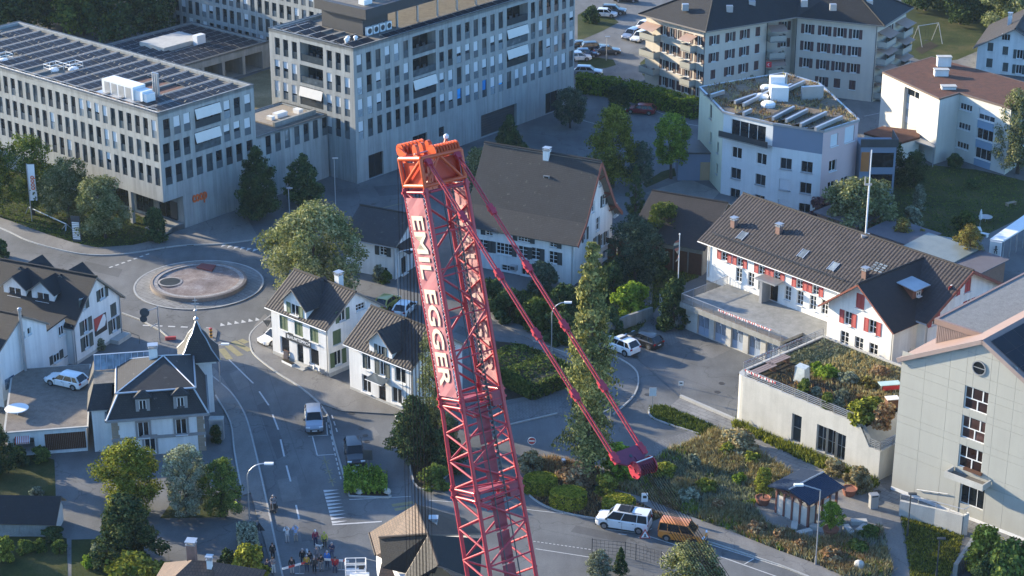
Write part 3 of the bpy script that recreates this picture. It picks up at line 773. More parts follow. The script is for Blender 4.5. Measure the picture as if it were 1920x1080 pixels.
def railing_mesh(pts,h=1.0,step=1.2,bars=2,r=.025,balusters=0.0,mat=None,m=0):
 mb=MB()
 for a,b in zip(pts[:-1],pts[1:]):
  a,b=Vector(a),Vector(b);L=(b-a).length;n=max(1,int(L/step));up=Vector((0,0,h))
  for i in range(n+1):p=a.lerp(b,i/n);mb.tube(p,p+up,r,5)
  mb.tube(a+up,b+up,r*1.2,5)
  for j in range(1,bars):mb.tube(a+up*j/bars,b+up*j/bars,r*.8,4)
  if balusters:
   k=int(L/balusters)
   for i in range(1,k):p=a.lerp(b,i/k);mb.beam(p+Vector((0,0,.08)),p+up,.02,.02)
 return mb
 # ---- left block (with the shop sign)
o1=G(311,441);H1=ZT(o1,213)
L1=along(o1,U,476,159,H1);W1=(G(49,37,H1)-G(476,159,H1)).dot(AZ(V))
b1=thing('office_block','long pale stone block with an orange shop sign and solar rows on top','building',o1,R(90-U))
S1=sides(L1,W1)
zr1=[]
for a,b in((226,260),(270,303),(313,347)):
 p=o1+AZ(V)*hit(o1,V,290,ZT(o1,(a+b)/2));zr1.append((ZT(p,b),ZT(p,a)))
zov=ZT(o1,380)
ta,tb=hit(o1,V,290,13),hit(o1,V,5.5,13)
pit=(tb-ta)/19.5
r1=random.Random(3)
wmb=MB();holes=[];ww=pit*.58
nA=int((W1-ta)/pit)
for j,(za,zb)in enumerate(zr1):
 for i in range(nA):
  s=W1-ta-i*pit-ww/2
  if s<.5:continue
  holes.append((s,za,ww,zb-za));coop_win(b1,S1['W'],s,za,ww,zb-za,r1,.55 if j==0 and i<10 else .12)
wall_grid(wmb,S1['W'],0,W1,zov,H1,holes,.24)
rec=hit(o1,U,347)
holes=[]
colsB=[1130,1200,1267,None,1537,1604,1675]
for j,(za,zb)in enumerate(zr1):
 cc=[1145,1215,1285,1352,1420,1485,1553,1620,1690]if j==2 else colsB
 for c in cc:
  if c is None:
   a,b=hit(o1,U,1320/3.6,za),hit(o1,U,1493/3.6,za)
   holes.append((a,za-.1,b-a,zb-za+.3,1.8));loggia(b1,S1['S'],a,za-.1,b-a,zb-za+.3,True)
  else:
   s=hit(o1,U,c/3.6,za)-.55
   holes.append((s,za,1.1,zb-za));coop_win(b1,S1['S'],s,za,1.1,zb-za,r1,.85 if j<2 else 0)
wall_grid(wmb,S1['S'],0,L1,zov,H1,holes,.24)
wall_grid(wmb,S1['S'],rec,L1,0,zov,[],.2)
wall_grid(wmb,S1['E'],0,W1,0,H1,[],.2);wall_grid(wmb,S1['N'],0,L1,0,H1,[],.2)
tr=T((rec,W1),R(270));gh=[]
for k in range(7):gh.append((W1-5-k*4.6,.3,3.6,2.9))
wall_grid(wmb,tr,0,W1,0,zov,gh,.3,0)
for g in gh:window(b1,tr,g[0],g[1],g[2],g[3],cols=3,mf=FRAMED,sill=False,name='shop_window')
wmb.face([(0,0,zov),(0,W1,zov),(rec,W1,zov),(rec,0,zov)],0)
wmb.box(0.02,6.5,0,.5,7.0,zov-.002,0)
wmb.obj('wall',STONE,b1)
dd=MB();dd.box(rec-.08,1.2,.9,rec-.02,2.6,3.3);dd.obj('door',DARKMETAL,b1)
st=MB()
for k in range(5):st.box(rec-3.4+k*.34,.1,0.0,rec-.1,4.0,.16*(k+1))
st.obj('entrance_steps',CONCD,b1)
flat_roof(b1,0,0,L1,W1,H1,.45,.45,STONE)
skip=((1.0,5.0,L1-6.5,15.5),(3.0,24.5,8.0,28.5),(1.5,34,6,37.5),(4,44,9,47))
solar_rows(b1,1.6,L1-1.4,[1.0+2.9*k for k in range(int((W1-3)/2.9))],H1-.42,.22,1.75,(L1-3)/3,skip)
sl=MB()
for k in range(int((W1-3)/2.9)):sl.box(1.0,3.1+2.9*k,H1-.398,L1-.7,3.55+2.9*k,H1-.13)
sl.obj('roof_walkway',STRIP,b1)
for xx in(L1*.36,L1*.70):
 rb=MB();
 for k in range(int(W1/1.1)):rb.tube((xx,.8+k*1.1,H1-.38),(xx,1.2+k*1.1,H1+.12),.025,4);rb.tube((xx,1.2+k*1.1,H1+.12),(xx,1.9+k*1.1,H1-.38),.025,4)
 rb.obj('cable_guard',DARKMETAL,b1)
rg=railing_mesh([(.7,.8,H1-.4),(.7,W1-1,H1-.4)],.6,1.1,2,.03);rg.obj('roof_railing',METAL,b1)
mach=MB();mach.box(2.2,7.2,H1-.35,4.3,13.4,H1+1.5,0);mach.box(2.4,5.6,H1-.35,4.1,7.18,H1+1.15,0);mach.prism([(2.5,5.0),(4.0,5.0),(4.0,5.58),(2.5,5.58)],H1-.3,H1+.9)
for k in range(4):mach.box(2.185,7.6+k*1.4,H1-.2,2.199,8.7+k*1.4,H1+1.3,1)
mach.box(1.6,4.6,H1-.39,5.2,14.2,H1-.25,1)
mach.obj('ventilation_unit',[WHITEPAINT,METAL],b1)
fl=MB()
for k in range(3):fl.tube((5.4,6.0+k*.42,H1-.4),(5.4,6.0+k*.42,H1+2.9),.17,8)
fl.obj('steel_flue',METAL,b1)
ped=MB();ped.face([(1.2,4.6,H1-.385),(L1-6,4.6,H1-.385),(L1-6,16,H1-.385),(1.2,16,H1-.385)]);ped.obj('roof_bed',M('reddish_roof_gravel',(.17,.075,.05),.95,.3,1.5,.4,.5),b1)
for(x,y)in((4.5,26.5),(6.5,24.8),(3.0,35.5),(5.5,45.5)):
 q=railing_mesh([(x-1,y-.8,H1-.38),(x+1,y-.8,H1-.38),(x+1,y+.8,H1-.38),(x-1,y+.8,H1-.38),(x-1,y-.8,H1-.38)],1.0,1.0,2,.035)
 q.lathe([(.75,0),(.7,.18),(.45,.36),(.05,.44)],10,0,(x,y,H1-.36));q.obj('roof_light_guard',WHITEPAINT,b1)
ORANGE_SIGN=M('shop_sign_orange',(.62,.12,.03),.5,.05,1.0)
sa,sb=hit(o1,U,357,6),hit(o1,U,386,6);zs=ZT(o1+AZ(U)*(sa+sb)/2,367)
lettering(b1,'coop',2.0,((sa+sb)/2,-.1,zs),(R(90),0,0),ORANGE_SIGN,.06,.05,name='shop_sign',scx=(sb-sa)/4.35)
# ---- right block
o3=G(670,345);H3=ZT(o3,91);L3=(G(1083,-32,H3)-Vector((o3.x,o3.y,H3))).dot(AZ(U));W3=along(o3,V,509,51,H3)
b3=thing('office_block','tall pale stone block with a dark roof pavilion and some blue panes','building',o3,R(90-U))
S3=sides(L3,W3);wmb=MB()
p=o3+AZ(U)*1.0
zr3=[(ZT(p,b),ZT(p,a))for a,b in((103,136),(146,178),(186.5,219.5),(228,262))]
colD=[480+c/3.6 for c in(700,762,823,885,945,1005)]+[None]+[480+c/3.6 for c in(1242,1300,1358,1415,1472,1528,1587,1643)]+[None]+[940+c/3.6 for c in(208,262,315,370,422,475)]
logs=[(480+1050/3.6,480+1205/3.6),(480+1685/3.6,480+1828/3.6)]
col4=[480+c/3.6 for c in(708,770,830,893,952,1012,1072,1131,1190,1250,1305,1362,1418,1477,1533,1588,1643,1700,1755,1810)]+[940+c/3.6 for c in(155,208,262,315,370,422,475)]
BLUEP=MGLASS('bright_blue_pane',(.02,.22,.55),.25,.2)
holes=[];sA=hit(o3,U,colD[0],15);sBn=hit(o3,U,colD[-1],15)
ps=(sBn-sA)/25
for j,(za,zb)in enumerate(zr3):
 for i in range(26):
  lg=6<=i<=8 or 17<=i<=19
  s=sA+i*ps-.5
  if j<3 and lg:
   if i in(6,17):
    w=ps*2+1.15;holes.append((s,za,w,zb-za+.25,1.8));loggia(b3,S3['S'],s,za,w,zb-za+.25,(j==2)if i==6 else(j>0))
   continue
  holes.append((s,za,1.0,zb-za));blue=j==3 and i in(11,12,14,15,16)
  coop_win(b3,S3['S'],s,za,1.0,zb-za,r1,(0.15,.75,.6,.55)[j]if 9<=i<=25 else .35,BLUEP if blue else None)
def rng(pa,pb,ya,yb,o=o3,a=U):
 s0,s1=hit(o,a,pa,3),hit(o,a,pb,3);q=o+AZ(a)*(s0+s1)/2;z0=max(0.02,ZT(q,yb));return s0,z0,s1-s0,ZT(q,ya)-z0
gd=rng(902,969,205,264);dr=rng(691,719,287,340);e1=rng(774,801,252,292);e2=rng(1023,1047,172,213);sw_=rng(823,833,238,256)
holes+=[(*gd,1.0),(*dr,.5),(*e1,1.2),(*e2,1.2),sw_]
wall_grid(wmb,S3['S'],0,L3,0,H3,holes,.24)
x=MB();n=9
for k in range(n):x.box(gd[0],.5,gd[1]+gd[3]*k/n,gd[0]+gd[2],.56,gd[1]+gd[3]*(k+1)/n-.03)
x.obj('garage_door',DARKMETAL,b3)
for q in(dr,e1,e2):window(b3,S3['S'],q[0],q[1],q[2],q[3],cols=2,rows=1,mf=FRAMED,sill=False,dep=.35,name='entrance_door')
window(b3,S3['S'],*sw_,cols=1,mf=FRAMED,sill=False)
holes=[]
cC=[480+c/3.6 for c in(147,203,262,380,497,557,618)]
for j,(za,zb)in enumerate(zr3):
 for i,c in enumerate(cC):
  s=W3-hit(o3,V,c,za)
  if j==3 and i<4:continue
  if i==3:
   w=hit(o3,V,480+300/3.6,za)-hit(o3,V,480+456/3.6,za);s=W3-hit(o3,V,480+300/3.6,za)
   holes.append((s,za,w,zb-za+.2,1.8));loggia(b3,S3['W'],s,za,w,zb-za+.2,j==2)
  else:
   holes.append((s-.5,za,1.0,zb-za));coop_win(b3,S3['W'],s-.5,za,1.0,zb-za,r1,(0,.75,.6,.2)[j])
wall_grid(wmb,S3['W'],0,W3,0,H3,holes,.24)
wall_grid(wmb,S3['E'],0,W3,0,H3,[],.2);wall_grid(wmb,S3['N'],0,L3,0,H3,[],.2)
wmb.obj('wall',STONE,b3)
flat_roof(b3,0,0,L3,W3,H3,.45,.45,STONE)
DKCLAD=M('dark_pavilion_cladding',(.035,.036,.04),.6,.15,1.0,.1)
px0=6.5;pv=MB();pv.box(px0,4.4,H3-.4,px0+5,W3-4,H3+2.2,0);pv.box(px0-.6,3.2,H3+2.2,L3-8,W3-3.2,H3+3.6,0)
for k in range(8):pv.box(px0+6+k*4.2,3.6,H3-.4,px0+6.25+k*4.2,3.85,H3+2.199,1)
pv.obj('roof_pavilion',[DKCLAD,METAL],b3)
gl=MB();gl.face([(px0+.2,4.2,H3+3.62),(L3-9,4.2,H3+3.62),(L3-9,W3-4.2,H3+3.62),(px0+.2,W3-4.2,H3+3.62)]);gl.obj('pavilion_roof',GRAVEL,b3)
mm=MB()
for k in range(7):
 x0=px0+1+k*2.1;mm.box(x0,5+1.3*(k%2),H3+3.6,x0+1.6,6.1+1.3*(k%2),H3+4.3,0)
mm.obj('cooling_unit',WHITEPAINT,b3)
for k in range(4):
 a=MB();x0=px0+.3+k*1.25;a.box(x0,3.9,H3-.3,x0+1.0,4.36,H3+.9,0);a.lathe([(.36,0),(.36,.02)],14,1,(0,0,0));
 a=MB();a.box(0,0,0,1.0,.46,1.15,0)
 for q in range(12):
  t0,t1=q*math.pi/6,(q+1)*math.pi/6;a.face([(.5,-.004,.58),(.5+.4*math.cos(t0),-.004,.58+.4*math.sin(t0)),(.5+.4*math.cos(t1),-.004,.58+.4*math.sin(t1))],1)
 a.obj('heat_pump',[WHITEPAINT,DARKMETAL],b3,(px0+.3+k*1.3,3.85,H3-.36))
for k in range(int(W3/2.3)-1):
 pass
solar_rows(b3,1.2,5.6,[1.2+2.3*k for k in range(int((W3-2.5)/2.3))],H3-.42,.3,1.4,2.2,((2.5,5,6.5,10),))
solar_rows(b3,7.5,L3-2,[1.0],H3-.42,.25,1.2,3.0);solar_rows(b3,1.2,7.0,[W3-2.4],H3-.42,.25,1.2,3.0)
sl=MB()
for k in range(int((W3-2.5)/2.3)):sl.box(.9,2.7+2.3*k,H3-.398,6.0,3.2+2.3*k,H3-.15)
sl.box(7,2.5,H3-.398,L3-1.5,2.95,H3-.36);sl.obj('roof_walkway',STRIP,b3)
for(x,y)in((2.2,3.4),(3.0,3.9),(3.8,3.2)):
 v=MB();v.lathe([(.22,0),(.22,.5),(.34,.52),(.3,.75),(.1,.85)],8);v.obj('roof_vent',WHITEPAINT,b3,(x,y,H3-.4))
 # ---- link wing between the two
lk_len=(o3-(o1+AZ(U)*L1)).dot(AZ(U));H2=zr3[2][0]-.35
dV=(o3-o1).dot(AZ(V))
o2=o1+AZ(U)*(L1+.01);y2=max(dV+.02,0)
Lk=hit(o1,U,617)-L1
b2=thing('link_wing','low stone wing with a roof terrace joining the two grey blocks','building',o2,R(90-U))
wmb=MB();holes=[]
for c in(20,88,152,215,280,343,405,467):
 s=hit(o2,U,480+c/3.6,zr3[3][0])-.5
 if s<.3:continue
 holes.append((s,zr3[3][0],1.0,zr3[3][1]-zr3[3][0]));coop_win(b2,sides(1,1)['S'],s,zr3[3][0],1.0,zr3[3][1]-zr3[3][0],r1,0)
wall_grid(wmb,T((0,0),0),0,Lk,0,H2,holes,.24);wall_grid(wmb,T((Lk,9),R(180)),0,Lk,0,H2,[])
wmb.obj('wall',STONE,b2)
flat_roof(b2,0,0,Lk,9,H2,.3,.35,STONE)
tt=MB();tt.box(Lk-8,2.2,H2-.25,Lk-.5,8.4,H2-.1);tt.obj('terrace_floor',M('timber_terrace',(.30,.25,.19),.8,.2,2.0,.2),b2)
pw=MB();pw.box(Lk-8.2,1.7,H2-.25,Lk-.4,2.15,H2+.45);pw.obj('planter',CONCD,b2)
fu=MB();fu.box(Lk-5.5,4,H2-.1,Lk-3.6,5,H2+.55);fu.box(Lk-2.2,3.2,H2-.1,Lk-1.4,4.4,H2+.5);fu.box(Lk-6.6,4,H2-.1,Lk-6,5,H2+.4);fu.obj('terrace_furniture',WHITEPAINT,b2)
# ---- block at the back
o4l=G(325,62);s4=hit(o4l,130,623);o4=o4l+AZ(130)*s4
b4=thing('office_block','stone block at the very back with rows of narrow windows above the low garage roof','building',o4,R(90-U))
W4=s4;H4=17.0;L4=24.0;S4=sides(L4,W4);wmb=MB();holes=[];n4=int((W4-2)/1.75)
for j in range(5):
 for i in range(n4):
  s=.9+i*1.75;holes.append((s,1.2+3.05*j,1.05,2.35))
  coop_win(b4,S4['W'],s,1.2+3.05*j,1.05,2.35,r1,.25)
wall_grid(wmb,S4['W'],0,W4,0,H4,holes,.24);holes=[]
for j in range(5):
 for i in range(4):
  s=1.2+i*4;holes.append((s,1.2+3.05*j,1.05,2.35));coop_win(b4,S4['S'],s,1.2+3.05*j,1.05,2.35,r1,.4)
wall_grid(wmb,S4['S'],0,L4,0,H4,holes,.24);wall_grid(wmb,S4['E'],0,W4,0,H4,[]);wall_grid(wmb,S4['N'],0,L4,0,H4,[])
wmb.obj('wall',STONE,b4);flat_roof(b4,0,0,L4,W4,H4,.45,.45,STONE)
# ---- low garage with solar roof
oR=G(508,125);H5=ZT(oR,77);W5=(G(364,39,H5)-G(508,76,H5)).dot(AZ(V));L5=(G(364,39,H5)-G(205,78,H5)).dot(AZ(U))+2
o5=oR-AZ(U)*L5
b5=thing('garage_building','low courtyard garage with open parking bays and a solar roof behind the long block','building',o5,R(90-U))
wmb=MB();holes=[(1.0+k*4.4,.03,3.8,3.0,5.0)for k in range(int((L5-1)/4.4))]
S5=sides(L5,W5);wall_grid(wmb,S5['S'],0,L5,0,H5,holes,.3);wall_grid(wmb,S5['W'],0,W5,0,H5,[]);wall_grid(wmb,S5['E'],0,W5,0,H5,[]);wall_grid(wmb,S5['N'],0,L5,0,H5,[])
wmb.obj('wall',CONCD,b5);flat_roof(b5,0,0,L5,W5,H5,.3,.4,CONCD)
solar_rows(b5,1.2,L5-1.2,[1.2+2.1*k for k in range(int((W5-2)/2.1))],H5-.28,.25,1.6,(L5-2.4)/4,((4,8,13,16),))
cb=MB();cb.box(4.5,8.5,H5-.2,13,14.5,H5+.55,0);cb.box(10.5,7.2,H5-.2,12.3,8.3,H5+1.5,1);cb.obj('roof_hatch_house',[CONC,WHITEPAINT],b5)
# ------------------------------------------------------------------ houses left of the street
def wspec(root,t,holes,items,mat=None,**kw):
 for it in items:
  s,z,w,h,st=it
  if st is None:holes.append((s,z,w,h));window(root,t,s,z,w,h,**kw)
  else:win_sh(root,t,holes,s,z,w,h,mat,state=st,**kw)
def pos_on(o,az,px,py,z0=None):
 """distance along the wall line and height of the spot at (px, py) on the upright plane through o"""
 a=AZ(az);s=0
 z=3.0
 for _ in range(6):s=hit(o,az,px,z);z=ZT(o+a*s,py)
 return s,z
def wbox(o,az,x0,y0,x1,y1,flip=None):
 """opening between two opposite corners seen in the photo"""
 s0,z0=pos_on(o,az,(x0+x1)/2,(y0+y1)/2)
 sa,sb=hit(o,az,x0,z0),hit(o,az,x1,z0)
 return s0,z0,abs(sb-sa)
def win_at(o,az,px,py,w,h,length=None):
 """lower-left corner of a w x h opening whose middle shows at (px, py); length set when the wall runs from the far end"""
 s,z=pos_on(o,az,px,py)
 if length is not None:s=length-s
 return s-w/2,z-h/2,w,h
 # ---- green-shuttered house on the bend
AU=42.0
oh=G(617.5,707.5);he=ZT(oh,612);Wg=along(oh,AU,663,687)*2;Lf=along(oh,AU-90,512,664)
Wg=max(8.0,min(Wg,12.0))
zrid=ZT(oh+AZ(AU)*Wg/2,548)
hg=thing('corner_house','white house with green shutters and a dark sign over its shop door beside the bend','house',oh,R(90-AU),None)
Sg=sides(Wg,Lf);wmb=MB()
holes=[]
for px,py in((532,606),(560,617),(589,629)):
 s,z,w,h=win_at(oh,AU-90,px,py,1.35,1.65,Lf);win_sh(hg,Sg['W'],holes,s,z,w,h,SHUTG,state='closed')
for px,py in((534,648),(589,670)):
 s,z,w,h=win_at(oh,AU-90,px,py,1.5,2.0,Lf);holes.append((s,z,w,h));window(hg,Sg['W'],s,z,w,h,cols=1,fr=.1,name='shop_window')
s,z,w,h=win_at(oh,AU-90,563,662,1.0,2.4,Lf);z=max(z,.35);holes.append((s,z,w,h));window(hg,Sg['W'],s,z,w,h,cols=1,rows=2,mf=DARKMETAL,name='shop_door',sill=False)
wall_grid(wmb,Sg['W'],0,Lf,0,he,holes,.22)
ds_s=Lf-s
sb=MB();sb.box(0,0,0,3.9,.14,.85);
s1,z1=pos_on(oh,AU-90,560,637);sg=sb.obj('shop_sign',DARKMETAL,hg,Sg['W'](Lf-s1-1.95,-.16,z1-.42),Sg['W'].ang)
lettering(sg,'RAUMTEPPICH',.55,(2.2,-.02,.43),(R(90),0,0),WHITEPAINT,.01,.01)
lettering(sg,'R',.6,(.42,-.02,.43),(R(90),0,0),WHITEPAINT,.01,.01)
holes=[]
items=[(642,590,.95,1.3,'closed')]
s,z,w,h=win_at(oh,AU,642,591,1.0,1.4);win_sh(hg,Sg['S'],holes,s,z,w,h,SHUTG,state='open',sw=.5)
s,z,w,h=win_at(oh,AU,632,632,1.25,1.7);win_sh(hg,Sg['S'],holes,s,z,w,h,SHUTG,state='closed')
s,z,w,h=win_at(oh,AU,634,671,1.1,1.75);win_sh(hg,Sg['S'],holes,s,z,w,h,SHUTG,state='open',sw=.62)
s,z,w,h=win_at(oh,AU,676,575,1.4,.8);holes.append((s,z,w,h));window(hg,Sg['S'],s,z,w,h,cols=3,rows=2)
wall_poly(wmb,Sg['S'],[(0,0),(Wg,0),(Wg,he),(Wg/2,zrid),(0,he)],holes,.22)
wall_grid(wmb,Sg['E'],0,Lf,0,he,[]);wall_poly(wmb,Sg['N'],[(0,0),(Wg,0),(Wg,he),(Wg/2,zrid),(0,he)],[])
wmb.box(-.03,-.03,0,Wg+.03,-.004,.45,1);wmb.box(-.03,-.002,0,-.004,Lf+.03,.45,1)
wmb.obj('wall',[WHITE,CONC],hg)
gable_roof(hg,0,Wg,0,Lf,he,zrid,RIBT,.55,.4,'y',.42)
dm=win_at(oh,AU-90,556,575,2,2,Lf)[0]+1
dormer(hg,dm,-.25,he-.6,3.6,2.0,1.7,4.6,RIBT,Sg['W'],win=(1.3,1.25,2),shut=SHUTG,rib=.42,ov=.45)
chimney(hg,Wg*.62,Lf*.36,zrid-1.8,zrid+.9,.7,.7);downpipe(hg,Sg['W'],Lf-.12,.1,he)
ls=MB();slab(ls,(Wg+.4,Lf*.62,he-1.4),(Wg+3.6,Lf*.62,he-2.0),(Wg+3.6,Lf+.2,he-2.0),(Wg+.4,Lf+.2,he-1.4),.15)
lw=MB();lw.box(Wg+.01,Lf*.64,0,Wg+3.3,Lf,he-2.2);lw.obj('side_annex',WHITE,hg);ls.obj('annex_roof',DARKT,hg)
st=MB();st.box(-1.5,Lf-ds_s-2.0+.0,0,-.05,Lf-ds_s+.4,.34)
st=MB();yy=ds_s;st.box(-1.0,yy-1.9,0,-.04,yy+.2,.17);st.box(-.6,yy-1.8,.17,-.04,yy+.1,.34);st.obj('door_step',CONC,hg)
# ---- second white house
o2h=G(735,763);o2h=o2h+AZ(132)*.0
L2f=along(o2h,AU-90,664.7,727)+0.0;ext=hit(o2h,AU-90+180,775);o2h=o2h+AZ(AU+90)*ext;L2f+=ext
he2=ZT(o2h+AZ(AU-90)*L2f,640);W2g=7.5;zr2=ZT(o2h+AZ(AU-90)*L2f+AZ(AU)*W2g/2,577)
h2=thing('white_house','white house with a glass door canopy between the green shuttered house and the conifer','house',o2h,R(90-AU))
Sh=sides(W2g,L2f);wmb=MB();holes=[]
for px,py,w,h,st in((687,678,1.2,1.8,None),(687,720,1.35,2.0,None),(750,704,1.6,1.7,None),(744,742,1.5,1.8,None)):
 s,z,w,h=win_at(o2h,AU-90,px,py,w,h,L2f);holes.append((s,z,w,h));window(h2,Sh['W'],s,z,w,h,cols=2)
for px,py in((687,678),):
 s,z,w,h=win_at(o2h,AU-90,px,py,1.2,1.8,L2f);shutter(h2,Sh['W'],s+.01,z,.56,1.8,SHUTK,-.05)
s,z,w,h=win_at(o2h,AU-90,717,691,.9,1.7,L2f);win_sh(h2,Sh['W'],holes,s,z,w,h,SHUTK,state='open',sw=.65)
s,z,w,h=win_at(o2h,AU-90,717,742,1.05,2.4,L2f);z=.3;holes.append((s,z,w,h));window(h2,Sh['W'],s,z,w,h,cols=1,rows=2,mf=WOODD,name='front_door',sill=False)
cn=MB();t=Sh['W'];a=[t(s-.7,-.02,3.15),t(s+w+.7,-.02,3.15),t(s+w+.7,-1.3,2.85),t(s-.7,-1.3,2.85)]
cn.face(a,0);cn.face([p-Vector((0,0,.04))for p in a][::-1],0)
for p,q in((a[0],a[3]),(a[1],a[2]),(a[3],a[2])):cn.tube(p,q,.035,5,1)
cn.tube(a[3],t(s-.7,-.02,2.4),.03,5,1);cn.tube(a[2],t(s+w+.7,-.02,2.4),.03,5,1);cn.obj('glass_canopy',[GLASSB,METAL],h2)
wall_grid(wmb,Sh['W'],0,L2f,0,he2,holes,.22);wall_poly(wmb,Sh['S'],[(0,0),(W2g,0),(W2g,he2),(W2g/2,zr2),(0,he2)],[]);wall_poly(wmb,Sh['N'],[(0,0),(W2g,0),(W2g,he2),(W2g/2,zr2),(0,he2)],[]);wall_grid(wmb,Sh['E'],0,L2f,0,he2,[])
wmb.box(-.03,0,0,-.004,L2f,.4,1);wmb.obj('wall',[WHITE,CONC],h2)
gable_roof(h2,0,W2g,0,L2f,he2,zr2,RIBT,.5,.35,'y',.42)
dm=win_at(o2h,AU-90,716,648,2,2,L2f)[0]+1
dormer(h2,dm,-.2,he2-.7,3.4,1.9,1.6,4.4,RIBT,Sh['W'],win=(.9,1.4,2),shut=SHUTK,rib=.42,ov=.45)
downpipe(h2,Sh['W'],L2f-.1,.1,he2)
# ---- upper left white house with wall sign
AL=24.0
ol=G(142,685);hel=ZT(ol,609);Wl=along(ol,AL,229,628);Ll=(G(10,481,hel+4)-G(178,517,hel+4)).dot(AZ(AL-90))+4
zrl=ZT(ol+AZ(AL)*Wl/2,520)
hl=thing('gabled_house','white gabled house with a red white and black wall sign by the roundabout','house',ol,R(90-AL))
Sl=sides(Wl,Ll);wmb=MB();holes=[]
def wsh(root,t,holes,o,az,px,py,w,h,mat,state,sw=None,length=None,**kw):
 s,z,w,h=win_at(o,az,px,py,w,h,length);win_sh(root,t,holes,s,z,w,h,mat,sw,state,**kw)
wsh(hl,Sl['S'],holes,ol,AL,191.5,550.5,1.1,1.3,SHUTK,'open',.5)
wsh(hl,Sl['S'],holes,ol,AL,157,570,.7,1.35,SHUTK,'open',.55)
wsh(hl,Sl['S'],holes,ol,AL,213,581,1.2,1.6,SHUTK,'closed')
wsh(hl,Sl['S'],holes,ol,AL,161,611,1.0,1.6,SHUTK,'open',.62)
wsh(hl,Sl['S'],holes,ol,AL,214,609,.95,1.6,SHUTK,'open',.62)
wsh(hl,Sl['S'],holes,ol,AL,163,641,1.0,1.6,SHUTK,'open',.62)
wall_poly(wmb,Sl['S'],[(0,0),(Wl,0),(Wl,hel),(Wl/2,zrl),(0,hel)],holes,.22)
wall_grid(wmb,Sl['W'],0,Ll,0,hel,[]);wall_grid(wmb,Sl['E'],0,Ll,0,hel,[]);wall_poly(wmb,Sl['N'],[(0,0),(Wl,0),(Wl,hel),(Wl/2,zrl),(0,hel)],[])
wmb.box(0,-.04,0,Wl,-.004,.35,1);wmb.box(Wl*.72,-1.2,0,Wl,-.05,.5,1);wmb.obj('wall',[WHITE,CONC],hl)
s,z=pos_on(ol,AL,188,608);sg=MB();sg.face([(0,0,0),(2.3,0,0),(2.3,0,2.1),(0,0,2.1)],0);sg.face([(0,-.004,.62),(.0,-.004,2.1),(1.75,-.004,2.1),(.55,-.004,.75)],1);sg.face([(.28,-.006,.5),(1.9,-.006,.62),(2.22,-.006,1.25),(2.1,-.006,1.9),(1.75,-.006,2.02),(1.3,-.006,1.6)],2);sg.box(0,.003,0,2.3,.05,2.1,0)
sgo=sg.obj('wall_sign',[M('sign_black',(.02,.02,.022),.5),M('sign_red',(.42,.05,.045),.5),WHITEPAINT],hl,Sl['S'](s-1.15,-.06,z-1.05))
gable_roof(hl,0,Wl,0,Ll,hel,zrl,DARKT,.5,.5,'y',0)
for px,py in((10,545),(64,565)):
 dm=win_at(ol,AL-90,px,py,2,2,Ll)[0]+1
 dormer(hl,dm,1.6,hel+1.0,3.0,1.5,1.2,4.0,DARKT,Sl['W'],win=(1.7,1.0,2))
for k in(4.0,9.5):dormer(hl,k,1.2,hel+1.0,3.2,1.3,1.4,4.0,DARKT,Sl['E'],win=(1.2,.9,2))
downpipe(hl,Sl['S'],.15,.1,hel);downpipe(hl,Sl['S'],Wl-.15,.1,hel);downpipe(hl,Sl['S'],-.25,.1,hel)
an=MB();an.box(-3.6,.9,0,-.01,6.5,5.6,0);an.box(-3.62,1.5,3.4,-3.605,3.8,5.5,1);an.obj('side_wing',[WHITE,METAL],hl)
t=T((-3.6,6.5),R(270));window(hl,t,3.6,1.2,1.2,1.0,dep=-.03,merged=True);shutter(hl,t,2.85,1.2,.7,1.0,SHUTD);shutter(hl,t,4.85,1.2,.7,1.0,SHUTD)
tS=T((-3.6,.9),0);window(hl,tS,2.2,3.9,.9,1.1,dep=-.03,merged=True);window(hl,tS,.9,1.2,1.1,1.0,dep=-.03,merged=True);shutter(hl,tS,.15,1.2,.7,1.0,SHUTD);shutter(hl,tS,2.05,1.2,.7,1.0,SHUTD)
ar=MB();slab(ar,(-3.9,.5,5.6),(-.02,.5,5.9),(-.02,6.8,5.9),(-3.9,6.8,5.6),.14);ar.obj('wing_roof',[DARKT],hl)
# ---- lower left white house with steel flue
oa=G(8,764);ha=ZT(G(96,709),607);Wa=along(oa,25,96,709);La=14.0;zra=ZT(oa+AZ(25)*Wa*.5,594)
hw=thing('white_house','plain white house with a steel flue pipe on its gable wall','house',oa,R(90-25))
Sa=sides(Wa,La);wmb=MB();holes=[]
for px,py,w,h in((43,629,.6,.7),(55,621,.6,.8),(63,723,.7,.9)):
 s,z,w,h=win_at(oa,25,px,py,w,h);holes.append((s,z,w,h));window(hw,Sa['S'],s,z,w,h,cols=1)
wall_poly(wmb,Sa['S'],[(0,0),(Wa,0),(Wa,ha),(Wa/2,zra),(0,ha)],holes,.2)
wall_grid(wmb,Sa['W'],0,La,0,ha,[]);wall_grid(wmb,Sa['E'],0,La,0,ha,[]);wall_poly(wmb,Sa['N'],[(0,0),(Wa,0),(Wa,ha),(Wa/2,zra),(0,ha)],[])
wmb.box(0,-.03,0,Wa,-.004,.7,1);wmb.obj('wall',[WHITE,CONC],hw)
gable_roof(hw,0,Wa,0,La,ha,zra,DARKT,.3,.25,'y',0)
s,z=pos_on(oa,25,44,703);fl=MB();fl.tube(Sa['S'](s,-.35,z),Sa['S'](s-.0,-.35,zra+.9),.17,10);fl.lathe([(.24,0),(.24,.25),(.05,.35)],10,0,Sa['S'](s,-.35,zra+.95));fl.box(s-.3,-.5,z-.4,s+.3,-.02,z+.1)
fl.obj('steel_flue',METAL,hw);chimney(hw,.8,3.4,ha+1.0,zra+1.6,1.3,.9)
